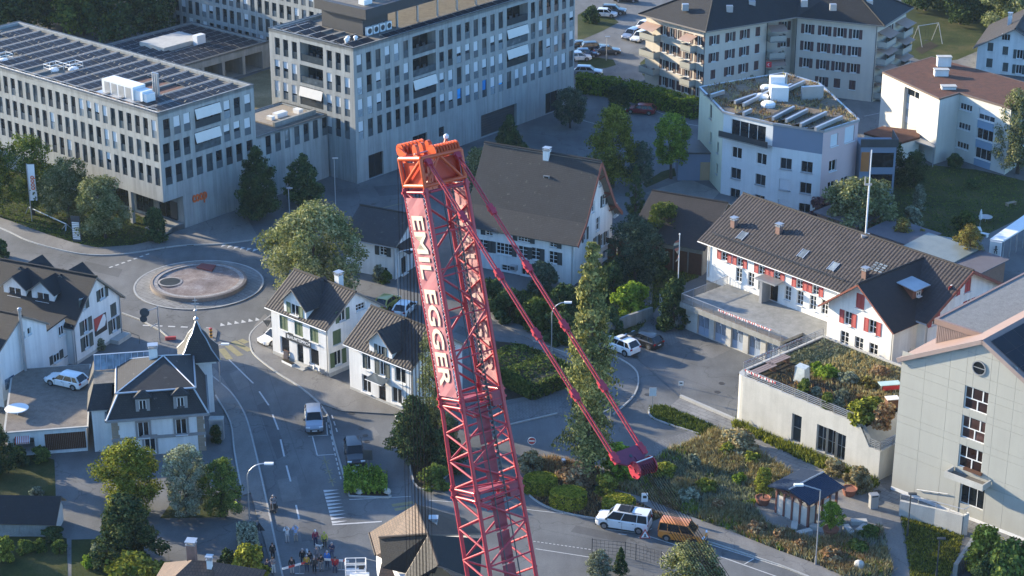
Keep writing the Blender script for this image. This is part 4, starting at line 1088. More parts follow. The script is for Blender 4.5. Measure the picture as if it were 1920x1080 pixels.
s,z=pos_on(oa,25,18,717);pic=MB();pic.box(s-.75,-.05,z-.6,s+.75,-.008,z+.6,0)
t_=NT('wall_picture');c_=t_.ramp(t_.noise(t_.coord('Object'),2.2,4),[(.35,(.02,.04,.08)),(.55,(.10,.16,.22)),(.7,(.45,.45,.42))]);t_.l(c_,t_.b.inputs['Base Color']);pic.obj('wall_picture',t_.mat,hw)
fr=MB();fr.box(-4.5,-.2,ha-1.0,-.32,4.5,ha-.7);fr.obj('flat_annex_roof',GRAVEL,hw)
# ---- low garage with the gravel roof
og=G(165,845);hgz=ZT(og,800);Lg=13.0
gar=thing('garage','low double garage with gravel roof and a brown wooden door below the white car','garage',og,R(90-80))
aw=MB();Xl=-hit(og,80,12,hgz)
wmb=MB();tS=T((-Xl,0),0);dl=hit(og,80,84,1.3)+Xl;dh=[(dl,.25,Xl-dl-.1,hgz-.75,.35),(.6,.05,dl-1.6,hgz-.8,3.0)]
wall_grid(wmb,tS,0,Xl,0,hgz-.02,dh,.3)
wall_grid(wmb,T((0,0),R(90)),0,15,0,hgz-.02,[]);wall_grid(wmb,T((-Xl,15),R(270)),0,15,0,hgz-.02,[]);wmb.obj('wall',WHITE,gar)
rf=MB();rf.box(-Xl-.3,-.25,hgz-.02,.25,15,hgz+.12,0);rf.face([(-Xl-.1,0,hgz+.13),(.1,0,hgz+.13),(.1,14.9,hgz+.13),(-Xl-.1,14.9,hgz+.13)],1);rf.obj('roof',[CONC,M('brown_gravel_bed',(.19,.165,.14),.95,.3,1.5,.35,.5)],gar)
dr=MB();n=22
for k in range(n):dr.box(-Xl+dl+.02+(Xl-dl-.14)*k/n,.2,.25,-Xl+dl+.02+(Xl-dl-.14)*(k+1)/n-.015,.26,hgz-.5)
dr.obj('garage_door',WOODD,gar)
aw=MB();n=14
for k in range(n):x0=-Xl+.8+(dl-2.2)*k/n;x1=-Xl+.8+(dl-2.2)*(k+1)/n;aw.face([(x0,-.0,hgz-.5),(x1,0,hgz-.5),(x1,-.7,hgz-.85),(x0,-.7,hgz-.85)],k%2);aw.face([(x0,-.7,hgz-.85),(x1,-.7,hgz-.85),(x1,-.7,hgz-1.05),(x0,-.7,hgz-1.05)],k%2)
aw.obj('striped_awning',[M('awning_red',(.5,.06,.06),.8),WHITEPAINT],gar)
pl=G(33,780,hgz);p0=thing('garden_table','round white table on the gravel roof of the low garage','table',(pl.x,pl.y,hgz+.13));q=MB();q.lathe([(.05,0),(.05,.7),(.5,.7)],8);q.obj('leg',WHITEPAINT,p0);q=MB();q.lathe([(1.15,.7),(1.2,.76),(1.15,.8),(.05,.8)],20);q.obj('table_top',WHITEPAINT,p0)
# ---- villa with turret
AVi=80.0
ov_=G(214,858);ov_r=along(ov_,AVi,386,833)
Lv=9.6;Wv=9.4
hev=ZT(ov_,785)
vi=thing('villa','white villa with a slate mansard roof two stone dormers and a pointed corner turret','house',ov_,R(90-AVi))
Lv=ov_r
Sv=sides(Lv,Wv);wmb=MB();holes=[]
STN=M('grey_window_stone',(.27,.26,.25),.85,.15,1.0,.1,.2)
for px,py in((269,806),(340,800),(283,851)):
 s,z,w,h=win_at(ov_,AVi,px,py,1.1,1.7);z=max(z,.3);holes.append((s,z,w,h));window(vi,Sv['S'],s,z,w,h,cols=2,rows=1,dep=.12)
 ss=MB()
 for x0,x1,z0,z1 in((s-.22,s-.003,z-.2,z+h+.25),(s+w+.003,s+w+.22,z-.2,z+h+.25),(s-.003,s+w+.003,z+h+.003,z+h+.25),(s-.003,s+w+.003,z-.2,z-.08)):ss.box(x0,-.07,z0,x1,-.003,z1)
 ss.obj('window_surround',STN,vi)
wall_grid(wmb,Sv['S'],0,Lv,0,hev,holes,.18);wall_grid(wmb,Sv['W'],0,Wv,0,hev,[]);wall_grid(wmb,Sv['E'],0,Wv,0,hev,[]);wall_grid(wmb,Sv['N'],0,Lv,0,hev,[])
wmb.obj('wall',WHITE,vi)
cq=MB();QU=M('sandstone_quoin',(.30,.235,.17),.85,.15,1.5,.1)
for k in range(int(hev/.5)):
 for x0 in(0,Lv-.75):cq.box(x0-(.02 if x0==0 else 0),-.05,k*.5+.01,x0+.75+(.02 if x0 else 0)-.12*(k%2),-.003,k*.5+.48)
cq.obj('quoin',QU,vi)
cb=MB();cb.box(-.1,-.12,hev*.42,Lv+.1,-.003,hev*.42+.3);cb.obj('string_course',STN,vi)
zm=hev+2.35;i1=.9
rf=MB();o_=.45
def fr_(x0,y0,x1,y1,z):return[(x0,y0,z),(x1,y0,z),(x1,y1,z),(x0,y1,z)]
A_=fr_(-o_,-o_,Lv+o_,Wv+o_,hev);B_=fr_(i1,i1,Lv-i1,Wv-i1,zm)
for k in range(4):slab(rf,A_[k],A_[(k+1)%4],B_[(k+1)%4],B_[k],.12,mt=1)
for k in range(4):rf.tube(A_[k],B_[k],.09,6,1)
rf.obj('mansard_roof',[SLATE,METAL],vi)
up=MB();e=.25;C_=fr_(i1-e,i1-e,Lv-i1+e,Wv-i1+e,zm+.05);ap=(Lv*.60,Wv*.62,zm+1.5);ap2=(Lv*.60,Wv*.62,zm+2.6)
tri_slab(up,C_[0],C_[1],ap,.1,mt=1);tri_slab(up,C_[1],C_[2],ap,.1,mt=1);tri_slab(up,C_[2],C_[3],ap,.1,mt=1);tri_slab(up,C_[3],C_[0],ap,.1,mt=1)
for k in range(4):up.tube(C_[k],ap,.07,6,1)
for k in range(4):up.tube(C_[k],C_[(k+1)%4],.1,6,1)
up.obj('upper_roof',[SLATE,METAL],vi)
ct=MB();
for k in range(4):a,b=A_[k],A_[(k+1)%4];ct.beam((a[0],a[1],a[2]-.08),(b[0],b[1],b[2]-.08),.3,.25)
ct.obj('cornice',STN,vi)
for px in(267,338):
 s=hit(ov_,AVi,px,hev+1.6);d=put('dormer',None,vi,None)
 q=MB();q.box(s-.7,-.1,hev+.25,s-.36,1.0,hev+2.0);q.box(s+.36,-.1,hev+.25,s+.7,1.0,hev+2.0);q.box(s-.36,-.1,hev+.25,s+.36,1.0,hev+.5);q.box(s-.36,-.1,hev+1.78,s+.36,1.0,hev+2.0)
 q.obj('dormer_wall',STN,d)
 q=MB();q.prism([(s-.95,-.25),(s+.95,-.25),(s+.95,1.4),(s-.95,1.4)],hev+2.0,hev+2.1);P=[(s-.95,-.25,hev+2.1),(s+.95,-.25,hev+2.1),(s+.95,1.4,hev+2.1),(s-.95,1.4,hev+2.1)]
 for k in range(4):tri_slab(q,P[k],P[(k+1)%4],(s,.3,hev+2.75),.05)
 q.obj('dormer_roof',[SLATE],d)
 t=T((0,0),0);window(d,t,s-.36,hev+.5,.72,1.28,cols=2,merged=True,dep=.05,sill=False)
chimney(vi,Lv*.49,Wv*.66,zm+.4,zm+2.3,.85,.7)
wn=MB();wn.box(-1.9,1.6,0,-.01,Wv+1.0,hev+.4,0);wn.obj('side_wing',WHITE,vi)
wr=MB();slab(wr,(-2.3,1.1,hev+.5),(-.0,1.1,hev+.5),(.3,3.6,hev+2.2),(-1.6,3.6,hev+2.2),.12,mt=1);slab(wr,(-2.3,Wv+1.4,hev+.5),(-2.3,1.1,hev+.5),(-1.6,3.6,hev+2.2),(-1.6,Wv+1.0,hev+2.2),.12,mt=1);wr.box(-1.6,3.6,hev+2.1,1.2,Wv+.8,hev+2.25,2)
wr.obj('wing_roof',[SLATE,METAL,GRAVEL],vi)
gs=MB();n=9
for k in range(n):
 x0=-1.5+5.6*k/n;gs.face([(x0+.04,Wv-2.6,hev+2.3),(x0+5.6/n-.04,Wv-2.6,hev+2.3),(x0+5.6/n-.04,Wv-.9,hev+3.2),(x0+.04,Wv-.9,hev+3.2)],0);gs.beam((x0,Wv-2.6,hev+2.32),(x0,Wv-.9,hev+3.22),.07,.07,1)
gs.box(-1.6,Wv-.9,hev+2.25,4.2,Wv-.7,hev+3.25,1);gs.obj('glass_roof_light',[GLASSB,METAL],vi)
ts=hit(ov_+AZ(AVi-90)*(Wv+.6),AVi,374,hev);TX,TY,rT=ts,Wv+.6,1.35
zt=ZT(ov_+AZ(AVi)*TX+AZ(AVi-90)*TY,663);ztip=ZT(ov_+AZ(AVi)*TX+AZ(AVi-90)*TY,602)
tr_=MB();pr=[(2.15,zt-.1),(1.35,zt+1.0),(.9,zt+2.0),(.45,zt+(ztip-zt)*.72),(.06,ztip)]
prev=None
for r_,z_ in pr:
 cur=[(r_*1.0*sx,r_*sy,z_)for sx,sy in((-1,-1),(1,-1),(1,1),(-1,1))]
 if prev:
  for k in range(4):slab(tr_,prev[k],prev[(k+1)%4],cur[(k+1)%4],cur[k],.04,mt=1)
  for k in range(4):tr_.tube(prev[k],cur[k],.06,5,1)
 prev=cur
tr_.obj('turret_roof',[SLATE,METAL],vi,(TX,TY,0));tc=MB();tc.box(-1.75,-1.75,zt-.45,1.75,1.75,zt-.12);tc.box(-1.3,-1.3,0,1.3,1.3,zt-.46);tc.obj('turret_body',WHITE,vi,(TX,TY,0))
fn=MB();fn.tube((0,0,ztip-.2),(0,0,ztip+2.6),.05,6);fn.lathe([(.05,0),(.28,.2),(.05,.42)],10,0,(0,0,ztip+.1));fn.lathe([(.03,0),(.18,.12),(.03,.26)],10,0,(0,0,ztip+1.1));fn.box(-.4,-.03,ztip+1.9,.4,.03,ztip+1.96);fn.box(-.25,-.03,ztip+2.3,.25,.03,ztip+2.36);fn.obj('finial',METAL,vi,(TX,TY,0))
# ---- shed at the lower left
os_=G(104,1007);hz=ZT(os_,978)
sh=thing('garden_shed','long pale timber shed with a dark tiled roof at the edge of the lawn','shed',os_,R(90-92))
xl=9.5;wmb=MB();n=32
for k in range(n):wmb.box(-xl+xl*k/n,0,0,-xl+xl*(k+1)/n-.02,.04,hz)
wmb.box(-xl,.045,0,-.02,3.2,hz);wmb.obj('plank_wall',M('weathered_planks',(.30,.31,.30),.85,.2,2.0,.2),sh)
rf=MB();slab(rf,(-xl-.3,-.5,hz-.1),(.3,-.5,hz-.1),(.3,2.2,hz+1.5),(-xl-.3,2.2,hz+1.5),.12,mt=1);slab(rf,(.3,3.7,hz+.3),(-xl-.3,3.7,hz+.3),(-xl-.3,2.2,hz+1.5),(.3,2.2,hz+1.5),.12,mt=1);rf.obj('roof',[DARKT,FASCIA],sh)
gw=MB();gw.face([(0,.0,hz),(0,3.2,hz),(0,2.2,hz+1.35)]);gw.face([(0,0,0),(0,3.2,0),(0,3.2,hz),(0,0,hz)]);gw.obj('gable_wall',WHITEPAINT,sh)
# ---- house at the bottom centre (sunlit brown tiles)
ob=G(778,1060);
hb=thing('tiled_house','house with sunlit brown tiled cross gables below the hanging crane ropes','house',ob)
E_,Rz=5.6,9.4
def Lc(px,py,z):q=G(px,py,z)-ob;return(q.x,q.y,z)
rA,rB,rC=Lc(780,945,Rz),Lc(692,999,E_),Lc(704,1041,E_-.6)
hip=Lc(803,1003,Rz-.1);rR_=Lc(880,985,E_);f1=Lc(822,1060,Rz-1.2);
rf=MB()
def hx4(*p):
 a,b,c,d=p;slab(rf,a,b,c,d,.16,mt=1)
rf2=MB();
hx4(rC,(rC[0]+4.4,rC[1]-1.2,E_-.6),hip,rA)if False else None
slab(rf,rC,Lc(790,1085,E_-.6),hip,rA,.16,mt=1)
tri_slab(rf,rB,rC,rA,.16,mt=1)
slab(rf,Lc(905,1000,E_-.4),Lc(872,972,E_-.4),rA,hip,.16,mt=1)
rf.obj('roof',[REDT,FASCIA],hb)
dm_=MB();dA,dB,dC,dD=Lc(711,1010,E_+1.9),Lc(803,1003,Rz-.15),Lc(760,1075,E_-.4),Lc(717,1065,E_-.2)
slab(dm_,dD,dC,dB,dA,.14,mt=1);dm_.obj('cross_roof',[DARKT,FASCIA],hb)
cr=MB();slab(cr,Lc(900,1090,E_-.4),Lc(905,1010,E_-.2),hip,f1,.16,mt=1);slab(cr,Lc(745,1105,E_-.4),Lc(800,1110,E_-.8),f1,hip,.16,mt=1)
cr.obj('front_roof',[DARKT,FASCIA],hb)
gb=MB();p1,p2,p3=f1,Lc(768,1115,E_-.4),Lc(885,1110,E_-.4);gb.face([(p1[0],p1[1]+.3,p1[2]-.15),(p2[0]+.2,p2[1]+.3,p2[2]-.1),(p2[0]+.2,p2[1]+.3,0),(p3[0]-.2,p3[1]+.3,0),(p3[0]-.2,p3[1]+.3,p3[2]-.1)]);gb.obj('gable_wall',M('weathered_timber_gable',(.22,.15,.075),.8,.25,2.0,.2),hb)
bw=MB();w1,w2=rB,Lc(718,1070,E_-.6);
bw.prism([(rB[0]+.6,rB[1]-.4),(rC[0]+.6,rC[1]),(p2[0]+.4,p2[1]+.5),(p3[0]-.4,p3[1]+.5),(Lc(890,995,E_)[0]-.4,Lc(890,995,E_)[1]),(Lc(860,980,E_)[0],Lc(860,980,E_)[1])],0,E_-.5);bw.obj('wall',WHITE,hb)
q=Lc(813,985,Rz-1.2);chimney(hb,q[0],q[1],Rz-2.2,Rz-.75,.62,.55)
lr=MB();slab(lr,Lc(703,1112,3.3),Lc(765,1118,3.3),Lc(757,1062,5.0),Lc(715,1056,5.0),.14,mt=1);lr.obj('lean_to_roof',[REDT,FASCIA],hb)
q=MB()
ridge=MB();ridge.tube(rA,hip,.12,8);ridge.tube(hip,f1,.12,8);ridge.tube((dA[0],dA[1],dA[2]+.14),(dB[0],dB[1],dB[2]+.1),.12,8);ridge.tube(rB,rC,.09,6);ridge.obj('ridge_tiles',REDT,hb)
# ---- roof corner at the very bottom
oc=G(385,1195);hc=thing('tiled_house','reddish tiled hip roof with a chimney peeping in at the bottom edge','house',oc,R(-8))
rf=MB();P=[(-4.5,-4.5,4.6),(4.5,-4.5,4.6),(4.5,4.0,4.6),(-4.5,4.0,4.6)];a1,a2=(-.6,-.2,7.6),(.8,-.2,7.6)
slab(rf,P[0],P[1],a2,a1,.15);slab(rf,P[2],P[3],a1,a2,.15);tri_slab(rf,P[1],P[2],a2,.15);tri_slab(rf,P[3],P[0],a1,.15);rf.obj('roof',[REDT],hc)
w_=MB();w_.box(-4,-4,0,4,3.5,4.6);w_.obj('wall',WHITE,hc);chimney(hc,-.9,.7,6.4,8.6,.7,.7,M('brick_chimney',(.22,.13,.10),.9,.2,2.0));chimney(hc,1.0,-.6,6.6,8.0,.4,.4)
# ------------------------------------------------------------------ big farmhouse behind the crane
AFa=27.0
ofh=G(1076,535);hef=ZT(ofh,456);Wf=along(ofh,AFa,1147,479);Lfh=hit(ofh,AFa-90,878,hef)
zrf=ZT(ofh+AZ(AFa)*Wf*.5,303)
fh=thing('farmhouse','large white farmhouse with a huge grey tiled roof and black shutters','farmhouse',ofh,R(90-AFa))
Sf=sides(Wf,Lfh);wmb=MB();holes=[]
for px,py,w,h,st in((982,442,1.7,1.0,'open'),(917,429,1.0,1.0,'left'),(1037,450,1.0,1.0,'right'),(945,467,2.2,1.5,'open'),(980,473,1.3,1.6,'right'),(1004,476,1.2,1.6,'right'),(1037,483,1.15,1.6,'right'),(905,460,1.3,1.5,'open')):
 s,z,w,h=win_at(ofh,AFa-90,px,py,w,h,Lfh);z=min(z,hef-h-.05);win_sh(fh,Sf['W'],holes,s,z,w,h,SHUTD,.62,st,cols=4 if w>1.5 else 2,rows=3)
for px,py,w,h in((950,503,1.5,.8),(985,512,1.1,2.0),(1040,520,.9,.7)):
 s,z,w,h=win_at(ofh,AFa-90,px,py,w,h,Lfh);z=max(z,.1);holes.append((s,z,w,h));window(fh,Sf['W'],s,z,w,h,cols=2,rows=2)
wall_grid(wmb,Sf['W'],0,Lfh,0,hef,holes,.22)
holes=[]
for px,py,w,h,st in((1132,375,1.0,1.5,'left'),(1154,394,1.1,1.6,None),(1121,420,1.1,1.7,None),(1112,388,.9,1.4,None),(1125,341,.7,1.2,None),(1129,450,.9,1.7,'left'),(1138,445,1.0,1.7,None),(1097,440,.9,1.6,'left'),(1133,478,1.1,1.2,None),(1118,455,1.0,1.7,'left')):
 s,z,w,h=win_at(ofh,AFa,px,py,w,h)
 if any(abs(s-q[0])<(w+q[2])/2+.3 and abs(z-q[1])<1.7 for q in holes):continue
 win_sh(fh,Sf['S'],holes,s,z,w,h,SHUTD,.45,'open' if st else None,cols=2,rows=2)
kk=hef+(zrf-hef)*.12
wall_poly(wmb,Sf['S'],[(0,0),(Wf,0),(Wf,hef),(Wf*.88,hef+(zrf-hef)*.20),(Wf/2,zrf-.1),(Wf*.12,hef+(zrf-hef)*.20),(0,hef)],holes,.22)
wall_grid(wmb,Sf['E'],0,Lfh,0,hef,[]);wall_poly(wmb,Sf['N'],[(0,0),(Wf,0),(Wf,hef),(Wf/2,zrf-.1),(0,hef)],[])
wmb.obj('wall',WHITE,fh)
rf=MB();gv=.9;y0,y1=-gv,Lfh+.6;zk=hef+(zrf-hef)*.24;th=.2
for sx in(-1,1):
 e=-1.0 if sx<0 else Wf+1.0;k=Wf*.12 if sx<0 else Wf*.88;ze=hef-.15
 a,b,c,d=(e,y1,ze+th),(e,y0,ze+th),(k,y0,zk+th),(k,y1,zk+th)
 f,g=(Wf/2,y0,zrf+th),(Wf/2,y1,zrf+th)
 if sx<0:slab(rf,a,b,c,d,th,mt=1);slab(rf,d,c,f,g,th,mt=1)
 else:slab(rf,b,a,d,c,th,mt=1);slab(rf,c,d,g,f,th,mt=1)
rf.tube((Wf/2,y0,zrf+th),(Wf/2,y1,zrf+th),.16,8)
rf.obj('roof',[OLDT,FASCIA],fh)
RAFT=M('red_brown_verge',(.20,.06,.04),.7,.2,2.0)
vb=MB()
for p,q in(((Wf+1.0,y0,hef-.02),(Wf*.88,y0,zk-.05)),((Wf*.88,y0,zk-.05),(Wf/2,y0,zrf-.1)),((-1.0,y0,hef-.02),(Wf*.12,y0,zk-.05)),((Wf*.12,y0,zk-.05),(Wf/2,y0,zrf-.1))):vb.beam((p[0],p[1]-.04,p[2]),(q[0],q[1]-.04,q[2]),.08,.42)
for x,z in((Wf*.9,zk-.7),(Wf*.76,hef+(zrf-hef)*.42),(Wf*.62,zrf-2.2)):vb.beam((x,-.05,z-.5),(x,-.85,z+.1),.16,.16);vb.beam((x,-.02,z+.12),(x,-.9,z+.12),.18,.2)
vb.obj('verge_board',RAFT,fh)
s=hit(ofh+AZ(AFa)*Wf/2,AFa-90,1027,zrf);chimney(fh,Wf/2-.2,s,zrf-.8,zrf+.55,.75,.75)
for(px,py)in((964,396),(1027,365),(930,375)):
 q=G(px,py,hef+(zrf-hef)*.45);l=Vector((along(ofh,AFa,px,py,q.z),along(ofh,AFa-90,px,py,q.z),0));zz=hef+(zrf-hef)*(l.x/(Wf/2))*.86+.45
 lw=MB();lw.box(l.x-.45,l.y-.4,zz-.4,l.x+.25,l.y+.4,zz+.28,0);lw.face([(l.x-.452,l.y-.3,zz-.2),(l.x-.452,l.y+.3,zz-.2),(l.x-.452,l.y+.3,zz+.2),(l.x-.452,l.y-.3,zz+.2)][::-1],1);lw.obj('roof_light',[METAL,GLASS],fh)
downpipe(fh,Sf['W'],Lfh-.25,.1,hef-.1)
# ---- annex left of the crane
oan=G(742,524);han=ZT(oan,459);La_=hit(oan,AFa-90,650);Wan=8.5;zan=ZT(oan+AZ(AFa)*Wan/2,404)
an=thing('small_house','small white house with a dark roof between the round tree and the crane','house',oan,R(90-AFa))
San=sides(Wan,La_);wmb=MB();holes=[]
s,z,w,h=win_at(oan,AFa-90,718,470,1.0,1.3,La_);win_sh(an,San['W'],holes,s,z,w,h,SHUTD,.6,'open',rows=3)
s,z,w,h=win_at(oan,AFa-90,719,508,1.1,1.0,La_);holes.append((s,z,w,h));window(an,San['W'],s,z,w,h,rows=2)
wall_grid(wmb,San['W'],0,La_,0,han,holes,.2);wall_grid(wmb,San['E'],0,La_,0,han,[])
for k in('S','N'):wall_poly(wmb,San[k],[(0,0),(Wan,0),(Wan,han),(Wan/2,zan),(0,han)],[])
wmb.obj('wall',WHITE,an);gable_roof(an,0,Wan,0,La_,han,zan,OLDT,.5,.4,'y');downpipe(an,San['W'],La_-.1,.1,han)
pt=MB();slab(pt,(.2,-1.9,3.6),(3.6,-1.9,3.6),(3.6,-.02,4.3),(.2,-.02,4.3),.12);pt.obj('porch_roof',OLDT,an)
window(an,San['S'],1.2,.1,1.3,2.3,dep=-.03,merged=True,name='front_door');window(an,San['S'],4.4,1.0,1.0,1.4,dep=-.03,merged=True)
# ---- barn with the dark roof
obn=G(1322,486);bz=4.2;zb=7.4
bn=thing('barn','low barn with a dark brown tiled roof between the garden shrubs and the fire station','barn',obn,R(90-27))
P0=lambda px,py,z:(along(obn,27,px,py,z),along(obn,27-90,px,py,z),z)
ba,bb,bc,bd=P0(1322,470,3.6),P0(1195,430,3.6),P0(1234,362,zb),P0(1352,378,zb)
x0,y1_=ba[0],bb[1];xr=bd[0];yl=ba[1]
rf=MB();slab(rf,(x0,y1_,3.6),(x0,yl,3.6),(xr,yl,zb),(xr,y1_,zb),.16,mt=1);slab(rf,(2*xr-x0,yl,3.6),(2*xr-x0,y1_,3.6),(xr,y1_,zb),(xr,yl,zb),.16,mt=1);rf.tube((xr,yl,zb),(xr,y1_,zb),.12,6)
rf.obj('roof',[BROWNT,FASCIA],bn);w_=MB();w_.box(x0+.6,yl+.5,0,2*xr-x0-.6,y1_-.5,3.5);w_.obj('wall',M('barn_wall',(.30,.27,.22),.9,.2,1.0,.2),bn)
bx=MB()
for k in range(7):bx.box(x0+.5,yl+.6+k*1.9,0,x0+.56,yl+2.3+k*1.9,2.8)
bx.obj('barn_door',WOODD,bn)
# ------------------------------------------------------------------ fire station
AFS=48.0;TZ=3.7
of0=G(1550,603,TZ)
far=along(of0,AFS-90,1323,518,TZ)
eav=ZT(of0+AZ(AFS-90)*far,446)
r0=G(1814,504,12.0)
Wm=13.5;zfr=eav+4.6
LR=hit(of0+AZ(AFS)*Wm/2,AFS+90,1814,zfr)
for _ in range(3):
 zfr=ZT(of0+AZ(AFS+90)*LR+AZ(AFS)*Wm/2,506);LR=hit(of0+AZ(AFS)*Wm/2,AFS+90,1814,zfr)
of_=of0+AZ(AFS+90)*LR;of_.z=0;Lfs=LR+far
fs=thing('fire_station','long white fire station with red shutters above a row of numbered garage gates','fire station',of_,R(90-AFS))
Ss=sides(Wm,Lfs);wmb=MB();holes=[];t=Ss['W']
base=Vector((of_.x,of_.y,0))
for px in(1359,1388,1429,1458,1500,1530):
 s,z,w,h=win_at(base,AFS-90,px,466+(px-1359)*.375,.95,1.35,Lfs);z=eav-h-.75;win_sh(fs,t,holes,s,z,w,h,SHUTR,.62,'open',rows=3)
for px in(1385,1408,1427,1477,1500,1524,1546):
 s,z,w,h=win_at(base,AFS-90,px,517+(px-1385)*.36,.95,1.7,Lfs);z=TZ+.75;holes.append((s,z,w,h));window(fs,t,s,z,w,h,rows=3)
s,z,w,h=win_at(base,AFS-90,1451,548,1.2,2.2,Lfs);z=TZ+.05;holes.append((s,z,w,h));window(fs,t,s,z,w,h,cols=1,mf=WOODD,sill=False,name='door')
cn=MB();cn.prism([tuple(t(s-.9,-.02,0))[:2],tuple(t(s+2.1,-.02,0))[:2],tuple(t(s+2.1,-1.7,0))[:2],tuple(t(s-.9,-1.7,0))[:2]],TZ+2.75,TZ+2.95,bottom=True);cn.box(*[min(t(s-.3,-1.5,0)[i],t(s+.1,-.1,0)[i])for i in(0,1)],TZ,*[max(t(s-.3,-1.5,0)[i],t(s+.1,-.1,0)[i])for i in(0,1)],TZ+2.7);cn.obj('door_canopy',METAL,fs)
wall_grid(wmb,t,0,Lfs,TZ-.5,eav,holes,.22)
wall_poly(wmb,Ss['N'],[(0,0),(Wm,0),(Wm,eav),(Wm/2,zfr),(0,eav)],[]);wall_grid(wmb,Ss['E'],0,Lfs,0,eav,[])
holes=[]
for px,py,w,h,st in((1789,545,1.0,1.5,'open'),(1815,535,1.1,1.6,'closed'),(1751,600,.8,1.3,'open'),(1816,572,.9,1.3,'open')):
 s,z,w,h=win_at(base,AFS,px,py,w,h)
 if s>.6:win_sh(fs,Ss['S'],holes,s,z,w,h,SHUTR,.55,st,rows=2)
wall_poly(wmb,Ss['S'],[(0,0),(Wm,0),(Wm,eav),(Wm/2,zfr),(0,eav)],holes,.22)
gable_roof(fs,0,Wm,0,Lfs,eav,zfr,RIBT,.9,.8,'y',.45)
vb=MB();k=(zfr-eav)/(Wm/2)
for sx in(-1,1):vb.beam((Wm/2,-.84,zfr-.02),(Wm/2+sx*(Wm/2+.9),-.84,eav-k*.9-.02),.06,.35)
vb.obj('verge_board',RAFT,fs)
wgx=Vector((LR,0,0))
pj=4.0;_f=of0-AZ(AFS)*pj;_s1=hit(_f,AFS+90,1551,TZ+2);WL=hit(_f,AFS+90,1674,TZ+2)-_s1
wy1=LR-_s1;wy0=wy1-WL;yc=(wy0+wy1)/2
zwe=ZT(base+AZ(AFS-90)*wy0,606);zwe=eav-.55;zwr=ZT(base+AZ(AFS-90)*yc-AZ(AFS)*(pj+1),536);zwe=zwr-3.5
tw=T((-pj,wy1),R(270));wh=[]
def wing(px,py,w,h,st,mat=SHUTR,**kw):
 s,z=pos_on(base-AZ(AFS)*pj,AFS-90,px,py);s=wy1-s-w/2;z-=h/2
 if st is None:wh.append((s,z,w,h));window(fs,tw,s,z,w,h,**kw)
 else:win_sh(fs,tw,wh,s,z,w,h,mat,w*.62,st,**kw)
wing(1613,565,1.15,1.7,'closed');wing(1590,597,1.0,1.55,'open',rows=2);wing(1636,613,1.0,1.55,'open',rows=2)
for px,py in((1583,636),(1610,647),(1637,659)):wing(px,py,1.15,1.8,None,rows=3)
wall_poly(wmb,tw,[(0,TZ-1.5),(WL,TZ-1.5),(WL,zwe),(WL/2,zwr),(0,zwe)],wh,.22)
wall_grid(wmb,T((-pj,wy0),0),0,pj+.02,0,zwe,[]);wall_grid(wmb,T((0,wy1),R(180)),0,pj,0,zwe,[])
wmb.obj('wall',WHITE,fs)
rb=MB();kk=(zwr-zwe)/(WL/2);o_=.7;xe=Wm*.5
for sy in(-1,1):
 ye=yc+sy*(WL/2+o_);ze=zwe-kk*o_+.18
 a,b,c,d=(-pj-1.0,ye,ze),(xe,ye,ze),(xe,yc,zwr+.18),(-pj-1.0,yc,zwr+.18)
 (slab(rb,a,b,c,d,.18,.0,mt=1)if sy<0 else slab(rb,b,a,d,c,.18,0,mt=1))
rb.tube((-pj-1.0,yc,zwr+.19),(xe,yc,zwr+.19),.13,8);rb.obj('wing_roof',[BROWNT,RAFT],fs)
q=MB();s_,z_=1.6,zwr-1.0;yd=yc-WL*.24;zd=zwr-kk*WL*.24
dmx=1.6
q.box(dmx-.9,yd-.9,zd-.9,dmx+.9,yd+1.2,zd+.75,0);d_=q.obj('dormer',M('dormer_boards',(.17,.07,.045),.7,.2,2.0),fs)
q=MB();slab(q,(dmx-1.35,yd-1.5,zd+.72),(dmx+1.35,yd-1.5,zd+.72),(dmx+1.35,yd+1.6,zd+1.05),(dmx-1.35,yd+1.6,zd+1.05),.1);q.obj('dormer_roof',METAL,d_)
window(d_,T((dmx,yd-.9),0),-.3,zd-.35,.75,.85,merged=True,dep=-.04,rows=2)
for px,py,up in((1376,427,1),(1460,448,0),(1622,518,0)):
 l=Vector((along(base,AFS,px,py,eav+1.2),along(base,AFS-90,px,py,eav+1.2),0));zz=eav+k*max(l.x,.4)
 chimney(fs,l.x,l.y,zz-.3,zz+.95,.6,.6,M('brick_chimney',(.22,.13,.10),.9,.2,2.0))
for px,py in((1506,470),(1563,492),(1392,433)):
 l=Vector((along(base,AFS,px,py,eav+1.6),along(base,AFS-90,px,py,eav+1.6),0));z0=eav+k*l.x+.22
 q=MB();q.face([(l.x-.55,l.y-.4,z0-k*.55+.06),(l.x-.55,l.y+.4,z0-k*.55+.06),(l.x+.55,l.y+.4,z0+k*.55+.06),(l.x+.55,l.y-.4,z0+k*.55+.06)][::-1],1)
 q.beam((l.x-.6,l.y-.45,z0-k*.6),(l.x+.6,l.y-.45,z0+k*.6),.1,.16,0);q.beam((l.x-.6,l.y+.45,z0-k*.6),(l.x+.6,l.y+.45,z0+k*.6),.1,.16,0);q.obj('roof_light',[METAL,GLASSB],fs)
for(n_,x_)in((4,1653),):
 l=Vector((along(base,AFS,x_,500,eav+2.5),along(base,AFS-90,x_,500,eav+2.5),0))
 for i in range(4):
  for j in range(3):
   zz=eav+k*(l.x+i*.3)+.28;q=MB();q.face([(l.x+i*.3,l.y+j*.6,zz),(l.x+i*.3+.2,l.y+j*.6,zz+k*.2),(l.x+i*.3+.2,l.y+j*.6+.45,zz+k*.2),(l.x+i*.3,l.y+j*.6+.45,zz)]);q.obj('glass_tile',GLASSB,fs)
sg_=MB()
